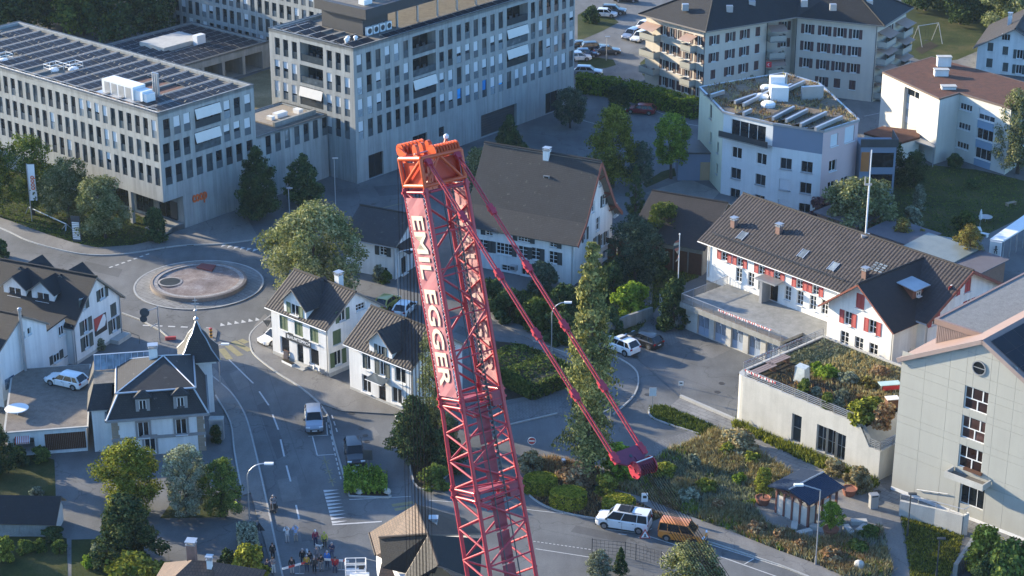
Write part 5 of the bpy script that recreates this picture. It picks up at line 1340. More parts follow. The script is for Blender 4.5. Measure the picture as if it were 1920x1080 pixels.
for i in range(int(Lfs/.8)):
 y_=.4+i*.8
 if y_<wy1+1:continue
 sg_.beam((.35,y_,eav+.32+k*.2),(.35,y_,eav+.72+k*.2),.05,.03)
for zz in(.45,.62):sg_.tube((.35,wy1+1.5,eav+zz+k*.2),(.35,Lfs-.3,eav+zz+k*.2),.03,5)
sg_.obj('snow_guard',DARKMETAL,fs)
downpipe(fs,Ss['S'],.25,.1,eav);downpipe(fs,tw,WL-.12,.1,zwe);downpipe(fs,Ss['W'],.3,TZ,eav-.2)
sy_=hit(base+AZ(AFS)*Wm/2,AFS-90,1623,zfr);ms=MB();ztop=ZT(base+AZ(AFS)*Wm/2+AZ(AFS-90)*sy_,281)
mast=thing('roof_mast','tall thin white mast standing on the ridge of the fire station roof','mast',(base+AZ(AFS)*Wm/2+AZ(AFS-90)*sy_)+Vector((0,0,zfr)))
ms.tube((0,0,0),(0,0,(ztop-zfr)*.6),.1,8);ms.tube((0,0,(ztop-zfr)*.6),(0,0,ztop-zfr),.06,8);ms.obj('pole',WHITEPAINT,mast);q=MB();q.box(-.5,-.06,(ztop-zfr)*.6-.1,.3,.06,(ztop-zfr)*.6+.1);q.box(-.55,-.05,(ztop-zfr)*.6,-.42,.05,(ztop-zfr)*.6+.9);q.obj('bracket',METAL,mast);q=MB();q.box(-.5,-.5,-.4,.5,.5,.12);q.obj('base',METAL,mast)
tdep=-(along(of0,AFS,1298,566,TZ));tdep=abs(along(of0,AFS,1413,611,TZ));
ty0=LR-.2;ty1=LR+along(of0,AFS-90,1290,560,TZ)
te=thing('fire_station_terrace','flat terrace with railing over five numbered blue grey garage gates','terrace',of_,R(90-AFS))
tx=-tdep
tb=MB();tb.box(tx-1.1,ty0,TZ-.35,-.01,ty1,TZ,0);tb.box(tx-1.1,ty0,TZ-.62,tx-.75,ty1,TZ-.352,0);tb.box(-pj-.3,wy1+.01,0,-.012,ty0-.002,TZ,0);tb.obj('slab',CONCD,te)
gr=MB();gr.face([(tx-1.0,ty0+.1,TZ+.012),(tx-.05,ty0+.1,TZ+.012),(tx-.05,ty1-.1,TZ+.012),(tx-1.0,ty1-.1,TZ+.012)]);gr.obj('gravel_edge',M('gravel_strip',(.25,.20,.15),.95,.35,2.0,.4,.6),te)
tt=T((tx,ty1),R(270));LT=ty1-ty0;n=5;bay=(LT-2.2)/n
gh=[(1.8+i*bay,.02,bay-.75,2.75,.4)for i in range(n)]
wb=MB();wall_grid(wb,tt,0,LT,0,TZ-.62,gh,.35);wall_grid(wb,T((0,ty1),R(180)),0,tdep,0,TZ-.35,[]);wb.obj('wall',CONC,te)
GATE=M('gate_blue_grey',(.27,.33,.42),.55,.1,1.0)
for i,g in enumerate(gh):
 gt=put('garage_gate',None,te,tt(g[0],.3,g[1]),tt.ang);w,h=g[2],g[3]
 fr=MB();m=2
 for a in range(m):
  x0,x1=w*a/m+.02,w*(a+1)/m-.02
  fr.box(x0,-.04,0,x1,.04,h*.34);fr.box(x0,-.04,h*.9,x1,.04,h)
  for b in range(5):xx=x0+(x1-x0-.1)*b/4;fr.box(xx,-.039,h*.34,xx+.1,.039,h*.9)
 fr.obj('gate_leaf',GATE,gt);gl=MB();gl.box(.05,0,h*.34,w-.05,.02,h*.9);gl.obj('pane',GLASS,gt)
 lettering(gt,str(i+1),.62,(w*.42,-.06,h*.80),(R(90),0,0),WHITEPAINT,.01,.01,name='gate_number')
rl=railing_mesh([(tx-.9,ty0+.2,TZ),(tx-.9,ty1-.1,TZ),(-.1,ty1-.1,TZ)],1.0,1.6,1,.03,.14);tag(rl.obj('railing',METAL,te),kind='stuff')
def bunting(name,a,b,label,n=40,sag=.07,parent=None):
 a,b=Vector(a),Vector(b);mbw=MB();d=(b-a);dn=d.normalized()
 for i in range(n):
  p,q=a.lerp(b,i/n),a.lerp(b,(i+.8)/n);s1=-sag*math.sin(math.pi*((i/6.0)%1));s2=-sag*math.sin(math.pi*(((i+.8)/6.0)%1))
  m=0 if(i*7%5)<2 else 1;up=Vector((0,0,1));dp=.2+.06*((i*13)%3)
  mbw.face([p+up*s1,q+up*s2,q+up*(s2-dp),p+up*(s1-dp*.8)],m);mbw.tube(a.lerp(b,i/n)+up*(s1+.01),a.lerp(b,(i+1)/n)+up*(-sag*math.sin(math.pi*(((i+1)/6.0)%1))+.01),.012,4,2)
 o=mbw.obj(name,[M('flag_red',(.5,.03,.04),.8),M('flag_white',(.72,.70,.68),.8),DARKMETAL]);return tag(o,label,'bunting','strings of little flags')
W_=lambda x,y,z:of_+AZ(AFS)*x+AZ(AFS-90)*y+Vector((0,0,z))
bunting('flag_bunting',W_(tx-.98,ty0+1.5,TZ+1.0),W_(tx-.98,ty0+LT*.62,TZ+.95),'red and white flags strung along the terrace railing of the fire station',60)
def shed(label,px,py,az,L,W,h,hr,roofm,wallm,cat='shed'):
 o=G(px,py);s_=thing('shed',label,cat,o,R(90-az));b=MB();b.box(0,0,0,L,W,h);b.obj('wall',wallm,s_);r_=MB();slab(r_,(-.3,-.4,h+.02),(L+.3,-.4,h+.02),(L+.3,W+.4,h+hr),(-.3,W+.4,h+hr),.15);r_.obj('roof',roofm,s_);return s_
BRK=M('shed_brick',(.24,.13,.09),.9,.2,2.0,.2)
GREYR=M('grey_shed_roof',(.11,.10,.11),.8,.15,1.0,.1)
shed('brick shed with a grey flat roof behind the purple shrub',1530,432,138,6.5,5,2.6,.3,GREYR,BRK)
shed('brick shed with a grey flat roof beside the foot of the roof mast',1625,468,138,7,5,2.6,.3,GREYR,BRK)
shed('lean-to with a ribbed glass roof behind the fire station ridge',1695,500,138,7,4.5,2.7,.5,M('ribbed_glass_roof',(.17,.19,.17),.3,.15,1.0),BRK)
shed('low brown shed with a grey roof beside the yellow tree',1740,515,138,7.5,5,2.6,.3,GREYR,BRK)
# ------------------------------------------------------------------ concrete building with the garden on top
ACB=47.5
o14=G(1646,902);f14=along(o14,ACB-90,1373,784);zt14=ZT(o14+AZ(ACB-90)*f14*.93,707)
D14=along(G(1395,706,zt14),ACB,1567,637,zt14)
cb_=thing('garden_bunker','pale board marked concrete building with a planted roof garden beside the fire yard','building',o14,R(90-ACB))
tf=T((0,f14),R(270));wmb=MB();holes=[]
for px,py,w,h in((1493,804,1.25,3.1),(1540,823,1.3,2.9),(1558,830,1.3,2.9),(1575,838,1.3,2.9)):
 s,z,w,h=win_at(o14,ACB-90,px,py,w,h,f14);holes.append((s,z,w,h));window(cb_,tf,s,z,w,h,cols=1 if px<1500 else 2,rows=2,mf=METAL,dep=.3)
s_step=f14-hit(o14,ACB-90,1612,zt14);s_low=f14-hit(o14,ACB-90,1629,3);zlow=ZT(o14+AZ(ACB-90)*(f14-s_low),838)
wall_poly(wmb,tf,[(1.2,0),(f14,0),(f14,zlow),(s_low,zlow),(s_step,zt14),(1.2,zt14)],holes,.35)
wmb.prism([(0,f14-1.2),(.05,f14-.8),(.25,f14-.4),(.6,f14-.1),(1.2,f14),(1.2,f14-1.2)],0,zt14)
wall_grid(wmb,T((D14,f14),R(180)),0,D14-1.2,0,zt14,[]);ysd=f14-s_step
wall_grid(wmb,T((0,0),0),0,9,0,zlow,[(6.5,1.9,1.0,.7)]);wall_grid(wmb,T((D14,0),R(90)),0,f14,0,zt14,[])
wmb.face([(0,0,zlow),(12,0,zlow),(12,f14-s_low,zlow),(0,f14-s_low,zlow)]);wmb.face([(0,f14-s_low,zlow),(14,f14-s_low,zlow),(14,f14-s_step,zt14-.6),(0,f14-s_step,zt14-.6)])
for a in((0,ysd,.3,f14-1.0),(D14-.3,0,D14,f14)):wmb.box(a[0]+.002,a[1],zt14-.6,a[2],a[3],zt14+.04)
wmb.box(1.0,f14-.3,zt14-.6,D14-.4,f14-.002,zt14+.04)
wmb.obj('wall',CONC,cb_)
sl_=MB();sl_.face([(.2,ysd,zt14-.12),(D14-.2,ysd,zt14-.12),(D14-.2,f14-.2,zt14-.12),(.2,f14-.2,zt14-.12)]);sl_.obj('garden_bed',SOIL,cb_)
sl_=MB();sl_.face([(D14*.45,ysd+.5,zt14-.10),(D14-.4,ysd+.5,zt14-.10),(D14-.4,f14-.5,zt14-.10),(D14*.45,f14-.5,zt14-.10)]);sl_.obj('roof_lawn',MGRASS('roof_lawn',(.06,.07,.025),(.12,.11,.055),(.20,.16,.11)),cb_)
rl=MB()
def rail3(mb,a,b,h,n):
 a,b=Vector(a),Vector(b);up=Vector((0,0,h))
 for i in range(n+1):p=a.lerp(b,i/n);mb.beam(p,p+up,.07,.07)
 for f in(1.0,.78,.56,.34):mb.beam(a+up*f,b+up*f,.05,.07)
rail3(rl,(.1,f14-1.3,zt14),(.1,ysd,zt14),.9,9);rail3(rl,(.1,ysd,zt14),(.1,f14-s_low,zlow+.1),.9,2);rail3(rl,(.1,f14-s_low,zlow),(.1,.1,zlow),.9,2);rail3(rl,(.1,.1,zlow),(8,.1,zlow),.9,4)
rl.obj('railing',METAL,cb_)
rl=MB();rail3(rl,(1.2,f14-.15,zt14),(D14-.2,f14-.15,zt14),.9,9);rl.obj('railing',METAL,cb_)
Wb=lambda x,y,z:o14+AZ(ACB)*x+AZ(ACB-90)*y+Vector((0,0,z))
bunting('flag_bunting',Wb(1.4,f14-.05,zt14+.95),Wb(D14*.75,f14-.05,zt14+.95),'red and white flags strung along the upper left edge of the roof garden',60)
bunting('flag_bunting',Wb(-.05,f14-1.4,zt14+.95),Wb(-.05,f14-5.5,zt14+.95),'red and white flags hanging at the street corner of the roof garden',26)
GB=dict(o=o14,az=ACB,z=zt14-.12,D=D14,f=f14,y0=ysd)
# ------------------------------------------------------------------ grey school building at the right
GA=134.0
og_=G(1671,917)
Lgb=20.0;zge=ZT(og_,674)
gbld=thing('grey_building','tall plain grey panelled building with stacked windows and a round window under the gable','building',og_+AZ(GA)*Lgb,R(90-GA+90))
tg=T((0,Lgb),R(270));sap=hit(og_,GA,1842,zge+3);zap=ZT(og_+AZ(GA)*sap,641)
def at_g(px,py):return pos_on(og_,GA,px,py)
wmb=MB();holes=[]
wins=[]
for py in(749,806,863):
 s,z=at_g(1830,py);s=at_g(1830,749)[0];wins.append((s-1.25,z-1.25,2.5,2.3))
for w in wins:
 holes.append(w);s,z,ww_,hh=w
 f=MB();f.box(0,-.05,0,.09,.05,hh);f.box(ww_-.09,-.05,0,ww_,.05,hh);f.box(.09,-.05,0,ww_-.09,.05,.09);f.box(.09,-.05,hh-.09,ww_-.09,.05,hh)
 f.box(.09,-.04,hh*.45,ww_-.09,.04,hh*.45+.1);f.box(ww_*.28,-.04,hh*.45+.1,ww_*.28+.08,.04,hh-.09);f.box(ww_*.72,-.04,hh*.45+.1,ww_*.72+.12,.04,hh-.09);f.box(ww_*.52,-.04,.09,ww_*.52+.12,.04,hh*.45)
 o=f.obj('window',FRAMEW,gbld,tg(s,.2,z),tg.ang);g=MB();g.box(.04,0,.04,ww_-.04,.015,hh-.04);g.obj('pane',MGLASS('reddish_room_glass',(.035,.02,.018),.08,.6),o)
s,z=at_g(1822,927);dw=(s-1.3,max(.3,z-1.35),2.6,2.7);holes.append(dw);window(gbld,tg,*dw,cols=3,mf=FRAMEW,sill=False,name='entrance_door',dep=.3)
sc_=sorted({0,Lgb}|{q for w in wins[:1]for q in(w[0],w[0]+w[2])});cols=[0.0]
x=0
cuts=[0,2.6,5.2,7.7,10.2,wins[0][0],wins[0][0]+wins[0][2]]
x=cuts[-1]
while x+2.6<Lgb:x+=2.6;cuts.append(x)
cuts.append(Lgb);cuts=sorted(cuts);cuts=[c for i,c in enumerate(cuts)if i==0 or c in(wins[0][0],wins[0][0]+wins[0][2])or min(abs(c-q)for q in cuts[:i])>.7 and all(abs(c-q)>.7 for q in(wins[0][0],wins[0][0]+wins[0][2]))]
zs_=sorted([w[1]for w in wins]+[w[1]+w[3]for w in wins]+[dw[1]+dw[3]])
zcuts=[.35]+[z_ for z_ in zs_]+[zge+0.0]
wall_poly(wmb,lambda s,d,z:tg(s,d+.04,z),[(0,0),(Lgb,0),(Lgb,max(2,zap-(Lgb-sap)*(zap-zge)/sap)),(sap,zap),(0,zge)],holes,.3)
wall_grid(wmb,T((0,Lgb),R(180)),-30,0,0,zge,[])if False else None
D_g=14.0
wmb.face([(0,Lgb,0),(0,Lgb,zge),(D_g,Lgb,zge),(D_g,Lgb,0)]);wmb.face([(D_g,Lgb,0),(D_g,Lgb,zge),(D_g,Lgb-sap,zap),(D_g,0,zge),(D_g,0,0)]);wmb.face([(0,0,0),(D_g,0,0),(D_g,0,zge),(0,0,zge)])
wmb.box(-.06,0,0,.0,Lgb+.02,.34,1);wmb.obj('wall',[M('joint_shadow_wall',(.36,.36,.32),.9),WHITEPAINT],gbld)  # wall behind the panel joints, same colour as the panels
rz_=lambda s:zge+(zap-zge)*s/sap if s<=sap else zap-(s-sap)*(zap-zge)/sap
def clip_top(s0,s1,z0,z1):
 P=[(s0,z0),(s1,z0)];a,b=rz_(s0)-.02,rz_(s1)-.02
 if a<=z0 and b<=z0:return None
 top=[(s1,min(z1,b))]
 if s0<sap<s1 and rz_(sap)<z1:top.append((sap,rz_(sap)-.02))
 for zz in(z1,):
  for lo,hi in((s0,min(s1,sap)),(max(s0,sap),s1)):
   pass
 top.append((s0,min(z1,a)))
 if a<z1<b:top.insert(1,(s0+(z1-a)/(b-a)*(s1-s0),z1))
 if b<z1<a:top.insert(1,(s1-(z1-b)/(a-b)*(s1-s0),z1))
 P+=top
 out=[P[0]]
 for q in P[1:]:
  if abs(q[0]-out[-1][0])>.001 or abs(q[1]-out[-1][1])>.001:out.append(q)
 if out[-1]==out[0]:out.pop()
 return out if len(out)>2 else None
zl=zcuts[:-1]+[zge-1.2,zge+.9,zge+3.0,zap+1]
zl=sorted(zl);J=.022
zl2=[zl[0]]
for z_ in zl[1:]:
 if z_-zl2[-1]>.3:zl2.append(z_)
rs,rzc=at_g(1836,690)
for i in range(len(cuts)-1):
 for j in range(len(zl2)-1):
  s0,s1,z0,z1=cuts[i]+J/2,cuts[i+1]-J/2,zl2[j]+J/2,zl2[j+1]-J/2
  if s1-s0<.1:continue
  cm=((s0+s1)/2,(z0+z1)/2)
  if any(h[0]-.05<cm[0]<h[0]+h[2]+.05 and h[1]-.05<cm[1]<h[1]+h[3]+.05 for h in wins):continue
  P=clip_top(s0,s1,z0,z1)
  if not P:continue
  if dw[0]<s1 and dw[0]+dw[2]>s0 and z0<dw[1]+dw[3]-.1:
   if s0<dw[0]:P=[(s0,z0),(min(s1,dw[0]),z0),(min(s1,dw[0]),z1),(s0,z1)]
   elif s1>dw[0]+dw[2]:P=[(max(s0,dw[0]+dw[2]),z0),(s1,z0),(s1,z1),(max(s0,dw[0]+dw[2]),z1)]
   else:continue
  q=MB();n=len(P);q.face([tg(p[0],0,p[1])for p in P])
  for m_ in range(n):a,b=P[m_],P[(m_+1)%n];q.face([tg(b[0],0,b[1]),tg(a[0],0,a[1]),tg(a[0],.035,a[1]),tg(b[0],.035,b[1])])
  q.obj('facade_panel',GREYWALL,gbld)
rw=put('round_window',None,gbld,tg(rs,0,rzc),tg.ang);q=MB();k_=24
for i in range(k_):
 a,b=2*math.pi*i/k_,2*math.pi*(i+1)/k_;ca,sa_,cb2,sb2=math.cos(a),math.sin(a),math.cos(b),math.sin(b);r0_,r1_=.62,.74
 q.face([(r1_*ca,-.09,r1_*sa_),(r1_*cb2,-.09,r1_*sb2),(r0_*cb2,-.09,r0_*sb2),(r0_*ca,-.09,r0_*sa_)][::-1]);q.face([(r1_*ca,-.09,r1_*sa_),(r1_*cb2,-.09,r1_*sb2),(r1_*cb2,0,r1_*sb2),(r1_*ca,0,r1_*sa_)]);q.face([(r0_*ca,-.09,r0_*sa_),(r0_*cb2,-.09,r0_*sb2),(r0_*cb2,0,r0_*sb2),(r0_*ca,0,r0_*sa_)][::-1])
q.box(-.6,-.06,-.03,.6,-.03,.05);q.obj('frame',METAL,rw);q=MB();q.face([(.62*math.cos(2*math.pi*i/k_),-.012,.62*math.sin(2*math.pi*i/k_))for i in range(k_)]);q.obj('pane',GLASS,rw)
rf=MB();og2=.35;zs2=(zap-zge)/sap
def gy(s):return Lgb-s
slab(rf,(-.3,gy(-og2),zge-zs2*og2+.25),(-.3,gy(sap),zap+.25),(-.3,gy(sap),zap+.25),(-.3,gy(-og2),zge),.1)if False else None
slab(rf,(D_g,gy(-og2),zge-zs2*og2+.28),(-.25,gy(-og2),zge-zs2*og2+.28),(-.25,gy(sap),zap+.28),(D_g,gy(sap),zap+.28),.3,m=0,mt=0)
slab(rf,(-.25,gy(2*sap+og2),zge-zs2*og2+.28),(D_g,gy(2*sap+og2),zge-zs2*og2+.28),(D_g,gy(sap),zap+.28),(-.25,gy(sap),zap+.28),.3,m=0,mt=0);rf.obj('roof',COPPER,gbld)
sp=MB();n=7
for i in range(n):
 for j in range(5):
  u0,u1=sap+.5+(sap-.6)*j/5,sap+.5+(sap-.6)*(j+1)/5-.03;x0,x1=.4+(D_g-.8)*i/n,.4+(D_g-.8)*(i+1)/n-.03
  q=MB();q.face([(x0,gy(u1),rz_(u1)+.36),(x1,gy(u1),rz_(u1)+.36),(x1,gy(u0),rz_(u0)+.36),(x0,gy(u0),rz_(u0)+.36)]);q.obj('solar_panel',PANEL,gbld)
fa=MB();
for a,b in((-og2,sap),(sap,2*sap+og2)):fa.beam((-.3,gy(a),rz_(max(a,0))-(zs2*og2 if a<0 else 0)+.1),(-.3,gy(b),(rz_(b)if b<=2*sap else zge-zs2*og2)+.1),.1,.42)
fa.obj('verge_board',M('grey_pink_metal',(.27,.21,.19),.6),gbld)
cn=MB();s,z=dw[0],dw[1]+dw[3]+.25;yy=Lgb-s
cn.box(-1.5,yy-3.2,z,-.005,yy+.9,z+.12,0)
for a in((-1.5,yy-3.2,-1.38,yy+.9),(-1.38,yy-3.2,-.05,yy-3.08),(-1.38,yy+.78,-.05,yy+.9)):cn.box(a[0],a[1],z+.122,a[2],a[3],z+.62,0)
cn.box(-1.35,yy-3.05,z+.125,-.06,yy+.76,z+.2,1);cn.obj('door_canopy',[CONC,GRAVEL],gbld)
q=MB();q.box(-.3,yy-2.2,z+.75,-.02,yy-.3,z+1.0);q.obj('canopy_box',WOODD,gbld)
hr=MB();s1_,z1_=at_g(1720,925);hr.tube(tg(s1_,-.15,1.1),tg(s1_+3.4,-.15,1.9),.04,6);[hr.tube(tg(s1_+.2+k,-.15,1.15+k*.235),tg(s1_+.2+k,0,1.05+k*.235),.03,5)for k in range(4)];hr.obj('handrail',METAL,gbld)
H16=17.4;o16=og_+AZ(GA)*8.0+AZ(GA-90)*3.3
g16=thing('gravel_roofed_wing','flat grey gravel roof with a slatted timber edge behind the grey panelled building','building',o16,R(90-GA+90))
q=MB();q.box(0,0,0,24,6.5,H16-.6);q.obj('wall',M('wing_wall',(.22,.18,.16),.85,.1),g16);q=MB();q.box(-.05,-.05,H16-.598,24,6.55,H16-.03);q.obj('roof',M('grey_roof_gravel',(.21,.21,.20),.95,.2,1.5,.35,.5),g16)
q=MB();q.box(-.2,-.2,H16-.5,.1,6.75,H16+.05);q.box(.102,6.5,H16-.5,24,6.75,H16+.05);q.obj('roof_edge',COPPER,g16)
for k in range(34):
 y0=6.5*k/34;q=MB();q.box(-.09,y0+.02,H16-3.6,-.01,y0+.15,H16-.52);q.obj('timber_slat',M('greyed_timber_slat',(.24,.18,.16),.8,.2,2.0),g16)
 # ------------------------------------------------------------------ cream apartment house at the top right
Ha=12.4
PINK=M('plaster_cream_far',(.54,.49,.41),.85,.06,.4,.04,.1,streak=.06)
def seg(pts,z):return[G(*p,z)for p in pts]
c0=G(1320,56,Ha);c1=G(1440,33,Ha);c2=G(1494,29.5,Ha);c3=G(1646,46,Ha);cA=G(1212,25,Ha);c4=G(1700,16,Ha)
ap_=thing('apartment_house','angled cream apartment house with dark red shutters balconies and a dark tiled roof','apartment house',(c0.x,c0.y,0))
o_ap=Vector((c0.x,c0.y,0))
def TL(a,b):
 """wall frame running from a to b (seen from outside left to right)"""
 a,b=a-o_ap,b-o_ap;d=Vector((b.x-a.x,b.y-a.y,0));return T((a.x,a.y),math.atan2(d.y,d.x)),d.length
wmb=MB()
def bal(t,s,z,w,d=1.3,aw=False,flag=False):
 bo=put('balcony',None,ap_,t(s,0,z),t.ang);q=MB();q.box(0,-d,-.12,w,-.004,.04);q.obj('balcony_floor',CONCD,bo)
 q=MB();q.box(0,-d,.1,w,-d+.05,.95);q.box(0,-d+.052,.1,.05,-.01,.95);q.box(w-.05,-d+.052,.1,w,-.01,.95);q.obj('railing',M('balcony_panel',(.30,.30,.26),.5,.1),bo)
 if aw:q=MB();q.face([(-.1,-.03,2.4),(w+.1,-.03,2.4),(w+.1,-d-.5,1.75),(-.1,-d-.5,1.75)]);q.face([(-.1,-.04,2.38),(-.1,-d-.5,1.73),(w+.1,-d-.5,1.73),(w+.1,-.04,2.38)]);q.obj('awning',M('awning_pinkish',(.36,.24,.19),.85,.1),bo)
 q=MB();q.box(.3,-.9,.04,.8,-.4,.75);q.box(w-.9,-1.0,.04,w-.5,-.6,.9);q.obj('balcony_things',M('balcony_furniture',(.12,.10,.09)),bo)
tb_,lb=TL(c0,c1);holes=[];ZR=[Ha-1.15-1.5-2.72*k for k in range(4)]
for j,z in enumerate(ZR):
 for k,px in enumerate((1340,1370,1397,1422)):
  s=(px-1320)/(1440-1320)*lb-.5;st='open' if(k in(1,2)and j<3)or(k==0 and j<2)else 'closed';win_sh(ap_,tb_,holes,s,z,.95,1.45,SHUTB,.5,st)
wall_grid(wmb,tb_,0,lb,0,Ha,holes,.2)
tr1,lr1=TL(c1,c2);holes=[]
for j,z in enumerate(ZR):
 win_sh(ap_,T(*((lambda p:((p.x,p.y),tr1.ang))(tr1(0,1.6,0)))),[],lr1*.62,z,1.0,1.4,SHUTB,.5,'open' if j<2 else 'closed')
 bal(tr1,.05,z-.95,lr1*.55,1.4,j in(0,2))
q=tr1(0,1.6,0);t16=T((q.x,q.y),tr1.ang);wall_grid(wmb,t16,0,lr1,0,Ha,[(lr1*.62,z,1.0,1.4)for z in ZR],.2);a_=tr1(0,0,0);wmb.face([a_,q,q+Vector((0,0,Ha)),a_+Vector((0,0,Ha))])
te_,le=TL(c2,c3);holes=[]
for j,z in enumerate(ZR):
 for k,px in enumerate((1516,1548,1577,1606)):
  if j==3 and k==0:continue
  s=(px-1494)/(1646-1494)*le-.5;win_sh(ap_,te_,holes,s,z,1.05,1.5,SHUTB,.52,'closed' if j==3 and k>1 else 'open')
wall_grid(wmb,te_,0,le,0,Ha,holes,.2);wall_grid(wmb,te_,0,le,-.0,.0,[])
b_=tr1(lr1,1.6,0);a2_=te_(0,0,0);wmb.face([b_,a2_,a2_+Vector((0,0,Ha)),b_+Vector((0,0,Ha))])
ta,la=TL(cA,c0);holes=[]
for j,z in enumerate(ZR):
 for k,f in enumerate((.30,.42,.56,.70,.9)):
  win_sh(ap_,ta,holes,f*la,z,1.0,1.5,SHUTB,.5,'open' if k!=2 else 'closed')
 bal(ta,.1,z-1.0,la*.26,1.5,j==0);bal(ta,la*.72,z-1.0,la*.17,1.4,j==0)
wall_grid(wmb,ta,0,la,0,Ha,holes,.2)
t3,l3=TL(c3,c4);holes=[]
for j,z in enumerate(ZR):
 win_sh(ap_,t3,holes,l3*.42,z,1.0,1.4,SHUTB,.45,'open');bal(t3,.2,z-1.0,l3*.33,1.6,True);bal(t3,l3*.62,z-1.0,l3*.33,1.6,True)
wall_grid(wmb,t3,0,l3,0,Ha,holes,.2)
back=[c4+Vector((-4,14,0)),G(1470,-40,Ha)+Vector((0,6,0)),cA+Vector((8,12,0))]
ring_=[c3,c4]+back+[cA]
for a,b in zip(ring_[1:-1],ring_[2:]):t_b,l_b=TL(a,b);wall_grid(wmb,t_b,0,l_b,0,Ha,[])
wmb.obj('wall',PINK,ap_)
Zr=Ha+4.6;rf=MB();O=lambda v,dz=0:(v.x-o_ap.x,v.y-o_ap.y,Ha+dz)
def outw(v,d):
 return v+d
e0=c0+Vector((.2,-1.2,0));eA=cA+Vector((-1.3,-.5,0));e2=c2+Vector((-.2,-1.0,0));e3=c3+Vector((.9,-1.0,0));e4=c4+Vector((1.2,.6,0))
r0_=c0.lerp(cA,.5)+(c1-c0).normalized()*8.0;r0_.z=0;r1_=c2+Vector((2.5,9.5,0));r2_=c3.lerp(c4,.5)+(c2-c3).normalized()*7.5
bA=cA+Vector((8,13,0));bM=back[1]+Vector((0,1,0));b4=back[0]+Vector((.5,1,0))
RZ=Zr-Ha
tri_slab(rf,O(eA),O(e0),O(r0_,RZ),.2,mt=1)
slab(rf,O(e0),O(e2),O(r1_,RZ),O(r0_,RZ),.2,mt=1)
slab(rf,O(e2),O(e3),O(r2_,RZ),O(r1_,RZ),.2,mt=1)
tri_slab(rf,O(e3),O(e4),O(r2_,RZ),.2,mt=1)
slab(rf,O(bM),O(bA),O(r0_,RZ),O(r1_,RZ),.2,mt=1);slab(rf,O(b4),O(bM),O(r1_,RZ),O(r2_,RZ),.2,mt=1);tri_slab(rf,O(bA),O(eA),O(r0_,RZ),.2,mt=1);tri_slab(rf,O(e4),O(b4),O(r2_,RZ),.2,mt=1)
rf.obj('roof',[DARKT,FASCIA],ap_);rd=MB()
for a,b in((e0,(r0_)),(eA,r0_),(e3,r2_),(e4,r2_)):rd.tube(O(a,.05),O(b,RZ+.05),.12,6)
rd.tube(O(r0_,RZ+.05),O(r1_,RZ+.05),.12,6);rd.tube(O(r1_,RZ+.05),O(r2_,RZ+.05),.12,6);rd.obj('hip_tiles',DARKT,ap_)
gt=MB();[gt.beam(O(a,-.05),O(b,-.05),.22,.18)for a,b in((eA,e0),(e0,e2),(e2,e3),(e3,e4))];gt.obj('gutter',FASCIA,ap_)
for tt_,s in((tb_,.15),(tb_,lb-.1),(te_,le-.1),(te_,.1)):downpipe(ap_,tt_,s,.1,Ha,DARKMETAL)
for px,py in((1285,12),(1368,15),(1410,6),(1508,5),(1562,12),(1630,5)):
 q=MB();c_=G(px,py,Ha+2.2)-o_ap;q.box(c_.x-.5,c_.y-.4,Ha+1.6,c_.x+.5,c_.y+.4,Ha+2.6);q.obj('roof_light',METAL,ap_)
um=MB()
pb=G(1683,62,8.0);pa_=thing('parasol','bright blue round parasol on an end balcony of the cream apartment house','parasol',pb);q=MB();q.lathe([(1.35,1.9),(.7,2.25),(.02,2.4)],14);q.obj('canopy',M('parasol_blue',(.03,.22,.55),.7,.1),pa_);q=MB();q.tube((0,0,0),(0,0,2.3),.03,6);q.obj('pole',METAL,pa_)
for(px,py,lab)in((1440,117,'red flag with a white crescent on the inner corner balcony'),(1650,68,'red flag with a white crescent on the end balcony below the blue parasol')):
 f0=G(px,py,6.5)+Vector((0,-1.2,0));fl=thing('crescent_flag',lab,'flag',f0);q=MB();q.box(-.42,-.02,-.45,.42,.02,.45);q.obj('flag_cloth',M('flag_red',(.5,.03,.04)),fl)
 q=MB();q.face([(.2*math.cos(a*math.pi/8),-.03,.2*math.sin(a*math.pi/8))for a in range(16)]);q.obj('moon',WHITEPAINT,fl);q=MB();q.face([(.06+.16*math.cos(a*math.pi/8),-.035,.16*math.sin(a*math.pi/8))for a in range(16)]);q.obj('moon_cut',M('flag_red',(.5,.03,.04)),fl)
 # ------------------------------------------------------------------ pale blue block with the plant roof
ZP=11.5
cq=[G(*p,ZP)for p in((1312,165),(1357,211),(1450,233),(1544,247),(1610,226),(1536,158),(1469,138))]
op=Vector((cq[1].x,cq[1].y,0));pb_=thing('apartment_block','pale blue and pink block with dry plants and solar strips on its flat roof','apartment block',op)
def TP(a,b):a,b=a-op,b-op;d=Vector((b.x-a.x,b.y-a.y,0));return T((a.x,a.y),math.atan2(d.y,d.x)),d.length
PALEB=M('plaster_pale_blue',(.62,.65,.64),.85,.08,.4,.05,.1,streak=.08);GREYB=M('plaster_grey_blue',(.17,.21,.27),.85,.06,.4);PINKW=M('plaster_pink',(.55,.40,.38),.85,.06,.4);YELG=M('plaster_pale_lime',(.55,.57,.42),.85,.07,.4,streak=.08)
tl_,ll_=TP(cq[0],cq[1]);wmb=MB();hl_=[];rowz=[ZP-3.0-2.95*k for k in range(4)]
for(f,z,w,h)in((.45,ZP-2.7,1.0,2.0),(.5,ZP-6.0,.7,1.5),(.80,ZP-6.4,.7,1.6),(.45,ZP-9.2,.7,1.5),(.8,ZP-9.4,.7,1.5)):hl_.append((f*ll_,z,w,h));window(pb_,tl_,f*ll_,z,w,h,cols=1,mf=METAL)
wall_grid(wmb,tl_,0,ll_,0,ZP,hl_,.2,0)
t1,l1=TP(cq[1],cq[2]);hh=[]
